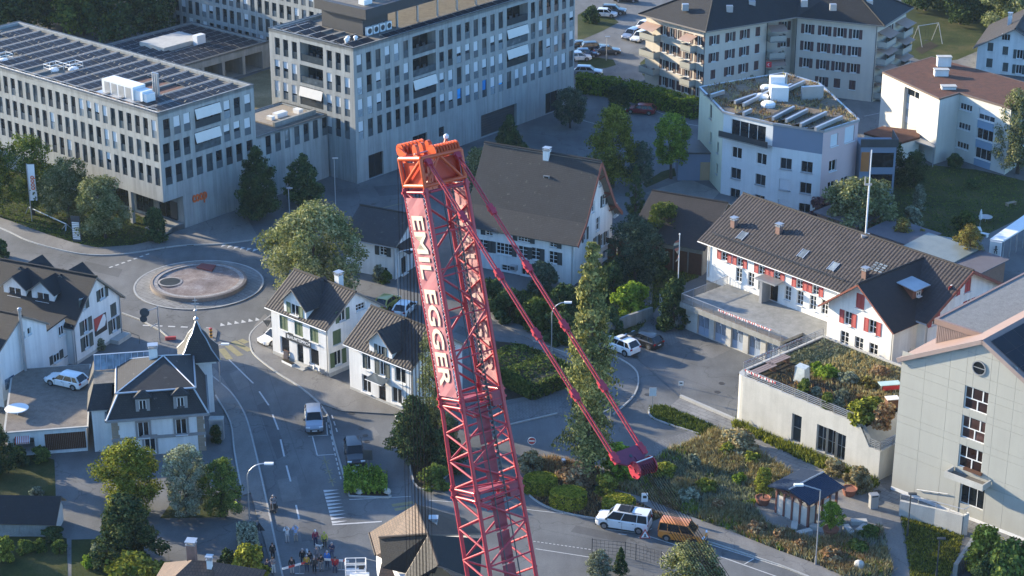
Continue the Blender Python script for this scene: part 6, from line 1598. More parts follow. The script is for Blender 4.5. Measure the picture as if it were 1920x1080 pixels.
hh+=[(l1*.16,ZP-2.9,l1*.70,2.3)];window(pb_,t1,l1*.16,ZP-2.9,l1*.70,2.3,cols=4,rows=1)
for j in(1,2,3):
 for f in(.2,.70):hh.append((f*l1,rowz[j],1.6,1.55));window(pb_,t1,f*l1,rowz[j],1.6,1.55,cols=2,mf=METAL if j>1 else FRAMEW,blind=None)
wall_grid(wmb,t1,0,l1,0,ZP,hh,.2,1)
bo=put('balcony',None,pb_,t1(.1,0,ZP-3.0),t1.ang);q=MB();q.box(0,-1.2,-.15,l1-.1,-.004,0);q.obj('balcony_floor',CONCD,bo);q=MB();q.box(0,-1.2,.02,l1-.1,-1.14,.8);q.obj('railing',GLASSD,bo)
t2,l2=TP(cq[2],cq[3]);hh=[]
for j in(1,2,3):
 for f in(.18,.60):hh.append((f*l2,rowz[j],1.6,1.55));window(pb_,t2,f*l2,rowz[j],1.6,1.55,cols=2,mf=METAL,blind=(.95 if(j,f)in((2,.18),(3,.18))else None))
wall_grid(wmb,t2,0,l2,0,ZP-3.1,hh,.2,1);wall_grid(wmb,t2,0,l2,ZP-3.1,ZP,[],.2,2)
t3_,l3_=TP(cq[3],cq[4]);hh=[]
for(f,z,w,h,b)in((.22,ZP-2.5,1.5,1.7,.95),(.62,ZP-2.6,2.0,2.2,.95),(.22,rowz[1],1.5,1.5,None),(.22,rowz[2],1.5,1.5,None),(.6,rowz[2],1.5,1.5,None),(.22,rowz[3],1.5,1.5,None)):hh.append((f*l3_,z,w,h));window(pb_,t3_,f*l3_,z,w,h,cols=2,blind=b)
wall_grid(wmb,t3_,0,l3_,0,ZP,hh,.2,3)
for a,b in((4,5),(5,6),(6,0)):tx_,lx_=TP(cq[a],cq[b]);wall_grid(wmb,tx_,0,lx_,0,ZP,[],.2,1)
wmb.obj('wall',[YELG,PALEB,GREYB,PINKW],pb_)
pr=[(p.x-op.x,p.y-op.y)for p in cq];q=MB();q.prism(pr,ZP-.1,ZP+.05);q.obj('roof',DRYPLANT,pb_)
ed=MB();n=len(cq)
for i in range(n):a,b=cq[i]-op,cq[(i+1)%n]-op;ed.beam((a.x,a.y,ZP+.05),(b.x,b.y,ZP+.05),.3,.3)
ed.obj('parapet',METAL,pb_)
q4=cq[4]-op;bt=MB();bt.box(q4.x+.3,q4.y-1.5,0,q4.x+5.0,q4.y+2.6,ZP-3.2);bt.obj('balcony_tower',GREYB,pb_)
bt=MB();bt.box(q4.x+.2,q4.y-1.6,ZP-3.2,q4.x+5.2,q4.y-1.5,ZP-2.1);bt.box(q4.x+5.1,q4.y-1.5,ZP-3.2,q4.x+5.2,q4.y+2.6,ZP-2.1);bt.obj('tower_railing',DARKMETAL,pb_)
bt=MB();bt.box(q4.x+1.8,q4.y-1.56,ZP-6.0,q4.x+4.7,q4.y-1.51,ZP-4.0);bt.box(q4.x+1.8,q4.y-1.56,ZP-9.0,q4.x+4.7,q4.y-1.51,ZP-7.0);bt.obj('tower_opening',GLASS,pb_)
bt=MB();bt.box(q4.x+.4,q4.y-1.57,ZP-6.6,q4.x+1.5,q4.y-1.51,ZP-3.9);bt.obj('orange_curtain',M('orange_curtain',(.42,.15,.04),.8),pb_)
el=cq[0].lerp(cq[1],.35)-op;q=MB();q.box(el.x-4.0,el.y-2.2,0,el.x+1.2,el.y+3.2,3.9);q.obj('entrance_block',GREYB,pb_);q=MB();q.box(el.x-.9,el.y-2.22,.05,el.x+.9,el.y-2.205,2.7);q.obj('entrance_recess',M('warm_recess',(.42,.30,.17),.8),pb_)
q=MB();q.box(el.x-4.2,el.y-2.4,3.92,el.x+1.3,el.y+3.3,4.15);q.obj('entrance_roof',DARKMETAL,pb_)
def roofpt(px,py,z):v=G(px,py,z)-op;return Vector((v.x,v.y,z))
for(a,b)in(((1410,176),(1370,190)),((1445,165),(1385,195)),((1475,158),(1440,176)),((1500,152),(1455,172)),((1480,200),(1440,221)),((1505,205),(1465,225)),((1540,210),(1492,233)),((1570,218),(1520,240)),((1400,205),(1385,212)),((1350,170),(1325,178)),((1530,165),(1500,180))):
 p,r=roofpt(*a,ZP+.5),roofpt(*b,ZP+.5);d=(r-p).normalized();nn=Vector((-d.y,d.x,0));q=MB();q.face([p-nn*.7+Vector((0,0,-.25)),r-nn*.7+Vector((0,0,-.25)),r+nn*.7+Vector((0,0,.25)),p+nn*.7+Vector((0,0,.25))][::-1]);q.face([p-nn*.7+Vector((0,0,-.29)),r-nn*.7+Vector((0,0,-.29)),r+nn*.7+Vector((0,0,.21)),p+nn*.7+Vector((0,0,.21))]);q.obj('solar_panel',PANEL,pb_)
 q=MB();q.beam(p+nn*.72+Vector((0,0,0)),r+nn*.72+Vector((0,0,0)),.35,.5);q.obj('panel_back',METAL,pb_)
c_=roofpt(1460,188,ZP);q=MB();q.box(c_.x-1.2,c_.y-.8,ZP,c_.x+1.2,c_.y+1.2,ZP+2.0,0);q.box(c_.x-1.1,c_.y+1.2,ZP,c_.x+.9,c_.y+2.4,ZP+2.9,0);q.tube((c_.x+1.1,c_.y+1.6,ZP),(c_.x+1.1,c_.y+1.6,ZP+3.4),.16,8,1);q.obj('ventilation_house',[WHITEPAINT,METAL],pb_)
for(px,py,w)in((1437,169,.9),(1428,186,1.0),(1440,200,1.0)):c_=roofpt(px,py,ZP);q=MB();q.lathe([(w,0),(w,.4),(w*.8,.62),(.05,.7)],12,0,(c_.x,c_.y,ZP+.05));q.obj('roof_dome',WHITEPAINT,pb_)
c_=roofpt(1522,187,ZP);q=MB();q.obox((c_.x,c_.y,ZP+1.0),(1.5,.3,0),(-.06,.3,.0),(0,.0,.95));q.obj('roof_screen',METAL,pb_)
# ------------------------------------------------------------------ white block with the brown sedum roof
ASD=33.0
zS=10.2;cS=G(1762,308);zS=ZT(cS,186)
k0=G(1655,136,zS);k1=G(1731,177,zS);k1b=G(1724,173.5,zS);k2=G(1762,186,zS);k3=G(1799,175,zS);k4=G(1896,204,zS);k5=G(1955,165,zS);k6=G(1747,108,zS)
oS=Vector((k2.x,k2.y,0));sd=thing('white_block','white three storey block with a reddish brown planted roof and tall window strips','apartment block',oS)
def TS(a,b):a,b=a-oS,b-oS;d=Vector((b.x-a.x,b.y-a.y,0));return T((a.x,a.y),math.atan2(d.y,d.x)),d.length
dA=(k2-k0).normalized()
WW=M('plaster_white_warm',(.58,.565,.50),.85,.05,.4,.03,.1,streak=.06)
wmb=MB();ta_,la_=TS(k0,k2);s0,s1=la_*.40,la_*.66
wall_grid(wmb,ta_,0,la_,0,zS-.15,[(s0,.4,s1-s0,zS-.9,.9)],.9);
for j in range(4):
 z0=.5+j*(zS-1.2)/4*.98;q=MB();q.box(0,-.04,0,s1-s0-.06,.04,1.15);q.obj('spandrel_panel',M('pale_grey_panel',(.42,.43,.40),.6,.06),sd,ta_(s0+.03,.55,z0),ta_.ang);window(sd,ta_,s0+.03,z0+1.17,s1-s0-.06,1.25,cols=2,dep=.6,blind=.97 if j in(0,1,2)else None,sill=False)
tb2,lb2=TS(k2,k3);wall_grid(wmb,tb2,0,lb2,0,zS-.15,[],.2)
tc_,lc_=TS(k3,k4);hh=[]
for j in range(3):
 z=zS-2.2-2.85*j;a=lc_*.03
 hh.append((a,z,2.2,.95));window(sd,tc_,a,z,2.2,.95,cols=4)
 b=lc_*.40;hh.append((b,z-.6,2.9,1.6));window(sd,tc_,b,z-.6,2.9,1.6,cols=3,blind=.5 if j==0 else None);q=MB();q.box(0,-.03,0,2.9,.03,1.2);q.obj('spandrel_panel',M('blue_grey_panel',(.22,.32,.42),.6,.06),sd,tc_(b,-.035,z-1.85),tc_.ang)
wall_grid(wmb,tc_,0,lc_,0,zS-.15,hh,.2)
for a,b in((k4,k5),(k5,k6),(k6,k0)):tx_,lx_=TS(a,b);wall_grid(wmb,tx_,0,lx_,0,zS-.15,[])
wmb.obj('wall',WW,sd)
pr=[((p.x-oS.x),(p.y-oS.y))for p in(k0,k2,k3,k4,k5,k6)];q=MB();q.prism(pr,zS-.148,zS+.12);q.obj('roof',SEDUM,sd)
ed=MB();L_=[k0,k2,k3,k4,k5,k6]
for i in range(6):a,b=L_[i]-oS,L_[(i+1)%6]-oS;ed.beam((a.x,a.y,zS+.02),(b.x,b.y,zS+.02),.22,.24)
ed.obj('roof_edge',M('rusty_edge',(.12,.08,.06),.7),sd)
for(px,py,h,m_)in((1769,125,1.5,0),(1764,143,1.0,0),(1778,168,.5,1)):
 c_=G(px,py,zS)-oS;q=MB();q.box(c_.x-1.0,c_.y-.5,zS,c_.x+1.0,c_.y+.5,zS+h,0);q.box(c_.x-1.1,c_.y-.6,zS+h+.002,c_.x+1.1,c_.y+.6,zS+h+.12,1);q.obj('roof_vent_house',[WHITE,CONC],sd)
an0=G(1621,250,3.2);o_an=G(1687,292);ga=thing('annex_garage','low white annex with a brown planted roof at the foot of the white block','garage',o_an)
P7=[G(*p,3.2)-Vector((o_an.x,o_an.y,0))for p in((1621,250),(1688,268),(1724,258),(1722,246),(1655,238))];q=MB();q.prism([(p.x,p.y)for p in P7],0,3.0);q.obj('wall',WW,ga);q=MB();q.prism([(p.x*1.02,p.y*1.02)for p in P7],3.002,3.3);q.obj('roof',SEDUM,ga)
q=MB();P8=[G(*p,2.8)-Vector((o_an.x,o_an.y,0))for p in((1706,262),(1752,278),(1756,270),(1722,258))];q.prism([(p.x,p.y)for p in P8],2.7,2.9,bottom=True);q.obj('canopy',METAL,ga);q=MB();[q.tube((P8[i].x*.99,P8[i].y,0),(P8[i].x*.99,P8[i].y,2.7),.08,6)for i in(0,1)];q.obj('post',METAL,ga)
# ------------------------------------------------------------------ white house in the upper right corner
AH=112.0;oH=G(1829,134);eH=ZT(oH,86)
hu=thing('white_house','white gabled house with dark shutters and blue solar panels in the upper right corner','house',oH+AZ(AH)*11.5,R(90-(AH-90)))
tS_=T((0,11.5),R(270));apx=11.5/2;zH=ZT(oH+AZ(AH)*apx,54);hh=[];wmb=MB()
for px,py,w,h,st in((1857,88,.9,1.4,'closed'),(1885,95,.9,1.4,'closed'),(1855,118,1.0,1.5,'closed'),(1885,126,.9,1.5,'closed'),(1886,70,1.4,1.1,None),(1912,102,1.0,1.5,'open'),(1910,130,1.0,1.5,'open')):
 s,z=pos_on(oH,AH,px,py);s-=w/2;z-=h/2
 if st:win_sh(hu,tS_,hh,s,z,w,h,SHUTK,.5,st)
 else:hh.append((s,z,w,h));window(hu,tS_,s,z,w,h,cols=3)
wall_poly(wmb,tS_,[(0,0),(11.5,0),(11.5,eH),(apx,zH),(0,eH)],hh,.2);wall_grid(wmb,T((0,0),0),0,14,0,eH,[]);wall_grid(wmb,T((14,11.5),R(180)),0,14,0,eH,[]);wall_poly(wmb,T((14,0),R(90)),[(0,0),(11.5,0),(11.5,eH),(apx,zH),(0,eH)],[]);wmb.obj('wall',WHITE,hu)
gable_roof(hu,0,14,0,11.5,eH,zH,BROWNT,.6,.7,'x');k_=(zH-eH)/apx
for i in range(5):
 for j in range(3):y0_,y1_=.6+j*1.6,.6+(j+1)*1.6-.04;q=MB();q.face([(.6+i*2.4,y0_,eH+k_*y0_+.3),(.6+i*2.4+2.35,y0_,eH+k_*y0_+.3),(.6+i*2.4+2.35,y1_,eH+k_*y1_+.3),(.6+i*2.4,y1_,eH+k_*y1_+.3)]);q.obj('solar_panel',PANEL,hu)
chimney(hu,6,7.6,zH-1.6,zH+.7,.6,.6)
# ------------------------------------------------------------------ pavilion with the blue ribbed roof
o_p=G(1514,990);AP=47.0;zpv=ZT(o_p,940)
lp=along(o_p,AP,1590,906,zpv+.4);wp=along(o_p,AP-90,1438,903,zpv+.4)
pv=thing('pavilion','small timber pavilion with a dark blue ribbed roof and pale sliding screens','pavilion',o_p,R(90-AP))
RIBM=M('blue_ribbed_metal',(.035,.055,.095),.38,.1,1.0,metal=.4)
q=MB();nrib=22;o_=.5;X0,X1,Y0,Y1=-o_,lp-.2,-o_,wp-.1
ym_=(Y0+Y1)/2
for(ya,yb,za,zb)in((Y0,ym_,zpv,zpv+.55),(Y1,ym_,zpv,zpv+.55)):
 slab(q,(X0,ya,za),(X1,ya,za),(X1,yb,zb),(X0,yb,zb),.1,.0,mt=0)
 for i in range(nrib):x_=X0+(X1-X0)*(i+.5)/nrib;q.beam((x_,ya,za+.03),(x_,yb,zb+.03),.07,.07)
q.obj('roof',RIBM,pv);q=MB();q.tube((X0,ym_,zpv+.62),(X1,ym_,zpv+.62),.09,8);q.obj('ridge_pipe',METAL,pv)
REDW=M('red_brown_posts',(.16,.06,.045),.7,.2,3.0)
pxs=[0,(X1-.5)/2,X1-.5];nyp=5
for i in range(nyp):
 y_=(wp-.9)*i/(nyp-1)
 for x_ in(0,X1-.5):q=MB();q.beam((x_,y_,0),(x_,y_,zpv-.12),.2,.2);q.obj('post',REDW,pv)
 if i<nyp-1:
  yb_=(wp-.9)*(i+1)/(nyp-1);q=MB();q.box(-.04,y_+.12,.12,.04,yb_-.12,zpv-.75);q.obj('screen_panel',M('pale_timber_screen',(.50,.46,.40),.8,.1,2.0),pv)
  q=MB();q.beam((0,y_,zpv-.7),(0,(y_+yb_)/2,zpv-.1),.08,.08);q.beam((0,yb_,zpv-.7),(0,(y_+yb_)/2,zpv-.1),.08,.08);q.obj('brace',REDW,pv)
for i in range(1,4):x_=(X1-.5)*i/4;q=MB();q.beam((x_,0,0),(x_,0,zpv-.12),.18,.18);q.obj('post',REDW,pv)
for i in range(4):
 x0_,x1_=(X1-.5)*i/4,(X1-.5)*(i+1)/4
 q=MB();q.beam((x0_,0,zpv-.7),((x0_+x1_)/2,0,zpv-.1),.08,.08);q.beam((x1_,0,zpv-.7),((x0_+x1_)/2,0,zpv-.1),.08,.08);q.obj('brace',REDW,pv)
 if i in(0,2):q=MB();q.box(x0_+.1,-.04,.12,x1_-.1,.04,zpv-.75);q.obj('screen_panel',M('pale_timber_screen',(.50,.46,.40)),pv)
q=MB();q.beam((0,-.0,zpv-.1),(X1-.5,0,zpv-.1),.16,.2);q.beam((0,wp-.9,zpv-.1),(X1-.5,wp-.9,zpv-.1),.16,.2);q.beam((0,0,zpv-.12),(0,wp-.9,zpv-.12),.16,.2);q.obj('beam',REDW,pv)
q=MB();q.box(-.2,-.2,0,X1-.3,wp-.7,.1);q.obj('floor',CONCD,pv)
# ------------------------------------------------------------------ white bicycle shelter at the right edge
za_=2.9;o_b=G(1870,482);cyc=thing('cycle_shelter','long white flat canopy on posts at the right edge beside the garden','shelter',o_b)
P9=[G(*p,za_)-Vector((o_b.x,o_b.y,0))for p in((1856,448),(1880,452),(1990,385),(1960,375))];q=MB();q.prism([(p.x,p.y)for p in P9],za_-.2,za_,bottom=True);q.obj('canopy',WHITEPAINT,cyc)
a_,b_=P9[0],P9[1];q=MB();q.obox(((a_.x+b_.x)/2,(a_.y+b_.y)/2-.0,(za_-.2)/2),((b_.x-a_.x)*.45,(b_.y-a_.y)*.45,0),(.12*.5,.12,0),(0,0,(za_-.21)/2));pe=q.obj('end_wall',WHITEPAINT,cyc)
q=MB();
for i in range(9):p=P9[1].lerp(P9[2],(i+.5)/9);q.tube((p.x-.2,p.y,0),(p.x-.2,p.y,za_-.2),.06,6)
q.obj('post',METAL,cyc)
mid_=(a_+b_)/2;ic=MB();ic.box(-.09,-.02,0,.09,.0,.5);ic.box(-.28,-.02,.18,.28,0,.28);ic.box(-.2,-.02,-.3,-.08,0,.05);ic.box(.08,-.02,-.35,.2,0,.05);ic.lathe([(.1,0),(.1,.2)],8,0,(0,-.01,.5));ic.obj('figure_sign',DARKMETAL,cyc,(mid_.x,mid_.y-.25,1.5))
# ------------------------------------------------------------------ walls, stairs, ramps
def wall_run(name,label,pts,h,w=.3,mat=CONC,cat='wall',h2=None,cap=None):
 o=G(*pts[0]);r_=thing(name,label,cat,o);mb=MB();P=[G(*p)-o for p in pts];n=len(P)
 for i in range(n-1):
  a,b=P[i],P[i+1];d=(b-a).normalized();nn=Vector((-d.y,d.x,0))*w/2;ha=h if h2 is None else h+(h2-h)*i/(n-1);hb=h if h2 is None else h+(h2-h)*(i+1)/(n-1)
  mb._hexa([a-nn,b-nn,b+nn,a+nn,a-nn+Vector((0,0,ha)),b-nn+Vector((0,0,hb)),b+nn+Vector((0,0,hb)),a+nn+Vector((0,0,ha))])
 mb.obj('wall',mat,r_);return r_,P
wall_run('retaining_wall','grey concrete retaining wall behind the white and black parked cars',[(1124,634),(1180,612),(1222,598)],1.5,.35,CONCD)
wall_run('low_wall','low concrete wall beside the curving yard lane near the tall conifer',[(1065,618),(1085,626),(1124,634)],.7,.3,CONCD)
ste=[G(1232,608),G(1276,608)];stp=thing('garden_stairs','concrete stairs climbing from the fire yard to the terrace garden','stairs',G(1250,610))
a_,b_=G(1250,612),G(1281,611);up_=(G(1237,560,2.6)-a_);up_.z=0;n=11
for k in range(n):
 p=(a_-G(1250,610))+up_*(k/n);q=MB();d=(b_-a_);e=up_/n
 q._hexa([p,p+d,p+d+e,p+e,p+Vector((0,0,.2*(k+1))),p+d+Vector((0,0,.2*(k+1))),p+d+e+Vector((0,0,.2*(k+1))),p+e+Vector((0,0,.2*(k+1)))]);q.obj('step',CONC,stp)
q=MB();p0_=a_-G(1250,610);q.tube(p0_+Vector((0,0,1.0)),p0_+up_+Vector((0,0,3.2)),.035,6);[q.tube(p0_+up_*f+Vector((0,0,2.2*f)),p0_+up_*f+Vector((0,0,2.2*f+1.0)),.03,5)for f in(0,.33,.66,1)];q.obj('handrail',METAL,stp)
rw,P=wall_run('ramp_wall','pale stained ramp wall with a pipe railing in front of the grey building',[(1686,966),(1752,985),(1803,1003),(1812,1002)],1.6,.3,CONC,'wall',2.3)
q=MB()
for i in range(3):q.tube(P[i]+Vector((0,0,1.75+.23*i+.5)),P[i+1]+Vector((0,0,1.98+.23*i+.5)),.035,6);[q.tube(P[i].lerp(P[i+1],f)+Vector((0,0,1.5+.23*i)),P[i].lerp(P[i+1],f)+Vector((0,0,2.3+.23*i)),.03,5)for f in(0,.5)]
q.obj('railing',METAL,rw)
st_,P=wall_run('underpass_wall','dark sunken underpass wall at the lower right corner',[(1790,1080),(1830,1020),(1850,1018)],1.2,.4,CONCD)
r_=railing_mesh([G(1832,1022)-G(1832,1022),G(1880,1030)-G(1832,1022)],1.2,.8,4,.04);fnc=thing('yellow_railing','small yellow railing above the sunken underpass at the lower right','railing',G(1832,1022));r_.obj('rail',M('yellow_rail_paint',(.45,.33,.06),.6),fnc)
q=MB();a_,b_=G(1800,1080),G(1850,1040);dk_=thing('underpass_gate','dark slatted gate in the sunken underpass at the lower right','gate',a_)
for k in range(10):p=(b_-a_)*(k/10);q=MB();q.beam(p,p+Vector((0,0,1.6)),.12,.06);q.obj('slat',DARKMETAL,dk_)
# ------------------------------------------------------------------ red lattice boom crane
def Pd(px,py,d):a,b=(px-960)/FPX,(540-py)/FPX;return Vector((a*d,d*(CP+b*SP),CAM_H+d*(-SP+b*CP)))
CRED=M('crane_red',(.42,.024,.045),.48,.28,1.1,.22);CRED.node_tree.nodes['Principled BSDF'].inputs['Coat Weight'].default_value=.25
CDRED=M('crane_plate_red',(.24,.03,.05),.5,.15,2.0,.15)
CORA=M('crane_orange',(.56,.085,.022),.38,.12,1.5,.08);CORAD=M('crane_inner_orange',(.50,.045,.012),.5,.15,1.5)
BANR=M('banner_pink_cloth',(.36,.125,.14),.8,.10,1.2,.05);BANL=M('banner_cream_letters',(.55,.49,.38),.8,.08,1.5)
BANB=M('banner_reverse_pink',(.40,.20,.21),.8,.10,1.2);ROPE=M('steel_rope',(.007,.007,.008),.9,.1,2.0,spec=.1)
PLT=M('maroon_plate',(.17,.028,.06),.45,.15,2.0,.1)
hp=Vector((.6,-.8,0));ht=Vector((.8,.6,0));hz_=Vector((0,0,1))
h0=Pd(812,322,137.5)
def in_plane(px,py):
 k=h0.dot(ht);u=Pd(px,py,1.0)-Vector((0,0,CAM_H));c=Vector((0,0,CAM_H));s_=(k-c.dot(ht))/u.dot(ht);return c+u*s_
hb_=in_plane(941,1080);bA_=(hb_-h0).normalized()
q_=(hp-bA_*hp.dot(bA_)).normalized()
Lfoot=(h0.z-2.4)/-bA_.z;foot=h0+bA_*Lfoot
crane=thing('lattice_boom_crane','huge red lattice boom crane with an orange head and EMIL EGGER banners across the middle','crane',(foot.x,foot.y,0))
rt=Vector((foot.x,foot.y,0))
_u=MB();_u.tube((0,0,0),(0,0,1),1.0,8);UNIT={}
def bar(parent,a,b,r,mat=CRED,name='lattice_bar'):
 if mat.name not in UNIT:UNIT[mat.name]=_u.mesh('lattice_bar',mat,True)
 d=b-a;o=put(name,UNIT[mat.name],parent);o.matrix_local=Matrix.Translation(a-rt)@d.to_track_quat('Z','Y').to_matrix().to_4x4()@Matrix.Diagonal((r,r,d.length,1));return o
WT,WQ=3.35,2.65
def C_at(l,st,sq):
 k=1.0+.20*min(1.0,max(0.0,(l-15.0)/14.0))
 return h0+bA_*l+ht*(st*WT/2*k)+q_*(sq*WQ/2*k)
def l_of(py):
 lo,hi=-5.0,60.0
 for _ in range(40):
  m_=(lo+hi)/2
  if PX(h0+bA_*m_)[1]<py:lo=m_
  else:hi=m_
 return lo
def section(l0,l1,n,cross=True):
 s_=put('boom_section',None,crane)
 for st in(-1,1):
  for sq in(-1,1):bar(s_,C_at(l0,st,sq),C_at(l1,st,sq),.155,CRED,'chord')
 d=(l1-l0)/n
 for i in range(n):
  a,b=l0+d*i,l0+d*(i+1);f=1 if i%2==0 else-1
  for st in(-1,1):bar(s_,C_at(a,st,-f),C_at(b,st,f),.085)
 m_=max(2,n//2);d=(l1-l0)/m_
 for i in range(m_):
  a,b=l0+d*i,l0+d*(i+1);f=1 if i%2==0 else-1
  for sq in(-1,1):
   bar(s_,C_at(a,-f,sq),C_at(b,f,sq),.085)
   bar(s_,C_at(b,-1,sq),C_at(b,1,sq),.065)
 for l in(l0,l1):
  for st in(-1,1):bar(s_,C_at(l,st,-1),C_at(l,st,1),.1)
  for sq in(-1,1):bar(s_,C_at(l,-1,sq),C_at(l,1,sq),.1)
  bar(s_,C_at(l,-1,-1),C_at(l,1,1),.06)
 for st in(-1,1):
  for sq in(-1,1):
   for l in(l0,l1):q=MB();c=C_at(l,st,sq)-rt;q.tube(c-bA_*.28,c+bA_*.28,.2,8);q.tube(c-ht*.3,c+ht*.3,.1,8);q.obj('pin_joint',CRED,s_)
 return s_
lA0,lA1,lB0,lB1,lC0=l_of(352),l_of(738),l_of(752),l_of(908),l_of(922)
sA=section(lA0,lA1,11);sB=section(lB0,lB1,6);sC=section(lC0,Lfoot-1.5,18)
for sq in(1,):
 for(l0,l1,pr_)in((lB0+.3,lB1-.3,sB),(lC0+.3,lC0+15,sC)):
  n=max(2,int((l1-l0)/2.4))
  for i in range(n):
   a,b=l0+(l1-l0)*i/n,l0+(l1-l0)*(i+.96)/n;q=MB();c=(C_at(a,0,.72)+C_at(b,0,.72))/2-rt
   q.obox(c,ht*.52,bA_*(b-a)/2,q_*.02);q.obj('walkway_plate',CDRED,pr_)
for k in(-.25,.28):
 q=MB();q.tube(C_at(lA0,k,1.03)-rt,C_at(lC0+15,k,1.03)-rt,.05,6);q.obj('guide_rail',DARKMETAL,crane)
lk_=MB()
for i in range(60):
 a=C_at(lA0+(lC0-lA0)*i/60,.28,1.0)-rt;lk_.obox(a,ht*.09,bA_*.10,q_*.05)
tag(lk_.obj('rail_rollers',DARKMETAL,crane),kind='stuff')
for(l,s_)in((lA1+.5,sB),(lB1+.5,sC)):
 for k in range(5):bar(s_,C_at(l-.9+.45*k,-1+.1*k,.9),C_at(l-.5+.3*k,1,.6+.05*k),.045,CRED,'junction_bar')
 q=MB();c=C_at(l,.72,.8)-rt;q.obox(c,ht*.45,bA_*.5,q_*.35);q.obj('winch_box',CDRED,s_)
 q=MB();c=C_at(l+.4,.1,.4)-rt;q.tube(c-ht*1.2,c+ht*1.3,.12,8);q.tube(c-ht*.6+bA_*.5,c+ht*1.2+bA_*.1,.09,8);q.obj('cylinder_rod',METAL,s_)
 q=MB();q.obox(C_at(l-.2,-.2,-.2)-rt,ht*1.4,bA_*.05,q_*.9);q.obj('joint_plate',CDRED,s_)
 q=MB();pts=[C_at(l+.1*math.sin(i*1.3),-1+2*i/14,.95+.06*math.sin(i*2.1))-rt for i in range(15)];q.path(pts,.035,5);q.obj('hose',DARKMETAL,s_)
for st in(-1,1):
 l0,l1=lA0+.35,lA1-.25;off=1.0
 q=MB();nn=26
 for i in range(nn):
  for j in range(3):
   P=[]
   for(u,v)in((i,j),(i+1,j),(i+1,j+1),(i,j+1)):
    w_=.03*math.sin(u*1.9+v*2.3)*(1 if 0<v<3 else .3);P.append(C_at(l0+(l1-l0)*u/nn,st,-.83+1.62*v/3)+ht*(st*(.17+w_))-rt)
   q.face(P if st>0 else P[::-1],0)
 LT_=BANL if st<0 else M('banner_letters_reverse',(.47,.33,.30),.8,.1,1.5);b_=q.obj('banner',[BANR if st<0 else BANB],sA)
 for side in((st,)if st<0 else(1,-1)):
  me=text_mesh('EMIL EGGER',2.05,.004,.045);me.materials.clear();me.materials.append(LT_)
  o=put('lettering',me,b_);xs_=[v.co.x for v in me.vertices];ys_=[v.co.y for v in me.vertices];wtx,htx=max(xs_)-min(xs_),max(ys_)-min(ys_)
  ex=bA_;ez=ht*st;ey=q_*1.0
  if st>0:ey=q_
  cx_=(max(xs_)+min(xs_))/2;cy_=(max(ys_)+min(ys_))/2
  sx_=(l1-l0)*.86/wtx;sy_=WQ*.54/htx
  Rm=Matrix((ex,ey,ex.cross(ey))).transposed().to_4x4()
  if st>0 and side>0:Rm=Matrix((ex,-ey,ex.cross(-ey))).transposed().to_4x4()
  org=C_at((l0+l1)/2+.25,st,0)+ht*(st*.17+side*.075)-rt
  o.matrix_local=Matrix.Translation(org)@Rm@Matrix.Diagonal((sx_,sy_,1,1))@Matrix.Translation((-cx_,-cy_,0))
 la_=MB()
 for e in(-.83,.79):
  n=34
  for i in range(n):a=C_at(l0+(l1-l0)*i/n,st,e)+ht*st*.15-rt;b=C_at(l0+(l1-l0)*(i+.5)/n,st,.98 if e>0 else-.98)+ht*st*.1-rt;c=C_at(l0+(l1-l0)*(i+1)/n,st,e)+ht*st*.15-rt;la_.tube(a,b,.018,4);la_.tube(b,c,.018,4)
 tag(la_.obj('lacing',WHITEPAINT,b_),kind='stuff')
 # ---- orange head
hd=put('boom_head',None,crane);lt=lA0-2.35;Hd=lambda l,st,sq:C_at(l,st,sq)
for st in(-1,1):
 for sq in(-1,1):bar(hd,Hd(lA0-.35,st,sq*.98),Hd(lt,st*1.0,sq*1.02),.16,CORA,'chord')
 bar(hd,Hd(lt,st,-1),Hd(lt,st,1),.17,CORA,'head_beam');bar(hd,Hd(lA0-.45,st,-1),Hd(lA0-.45,st,1),.15,CORA,'head_beam')
 bar(hd,Hd(lt+.1,st,1),Hd(lA0-.5,st,-.95),.12,CORA,'brace')
 q=MB();c=(Hd((lt+lA0)/2,st*.86,0))-rt;q.obox(c,ht*.03,bA_*.85,q_*1.25);q.obj('side_plate',CORAD,hd)
 bar(hd,Hd(lA0-.35,st,-1),Hd(lA0,st,-1),.11,CRED,'connector');bar(hd,Hd(lA0-.35,st,1),Hd(lA0,st,1),.11,CRED,'connector')
for sq in(-1,1):
 bar(hd,Hd(lt,-1,sq),Hd(lt,1,sq),.17,CORA,'head_beam');bar(hd,Hd(lA0-.45,-1,sq),Hd(lA0-.45,1,sq),.15,CORA,'head_beam')
 bar(hd,Hd(lt,-.1,sq),Hd(lA0-.5,.85,sq),.11,CORA,'brace');bar(hd,Hd(lt,-.1,sq),Hd(lA0-.5,-.9,sq),.11,CORA,'brace')
q=MB();q.obox(Hd((lt+lA0)/2-.1,.15,.62)-rt,ht*1.35,bA_*.8,q_*.03);q.obj('back_plate',CORAD,hd)
for k,(st,w_)in enumerate(((-.88,.34),(-.52,.2))):
 c=Hd((lt+lA0)/2,st,.98)-rt;q=MB()
 for(b0,b1,a0,a1)in((-1.05,-.85,-1,1),(-.1,.1,-1,1),(.85,1.05,-1,1),(-.85,.85,-1,-.5),(-.85,.85,.5,1)):
  q.obox(c+bA_*(b0+b1)/2+ht*w_*(a0+a1)/2,ht*w_*(a1-a0)/2,bA_*(b1-b0)/2,q_*.06)
 q.obj('cheek_plate',CORA,hd)
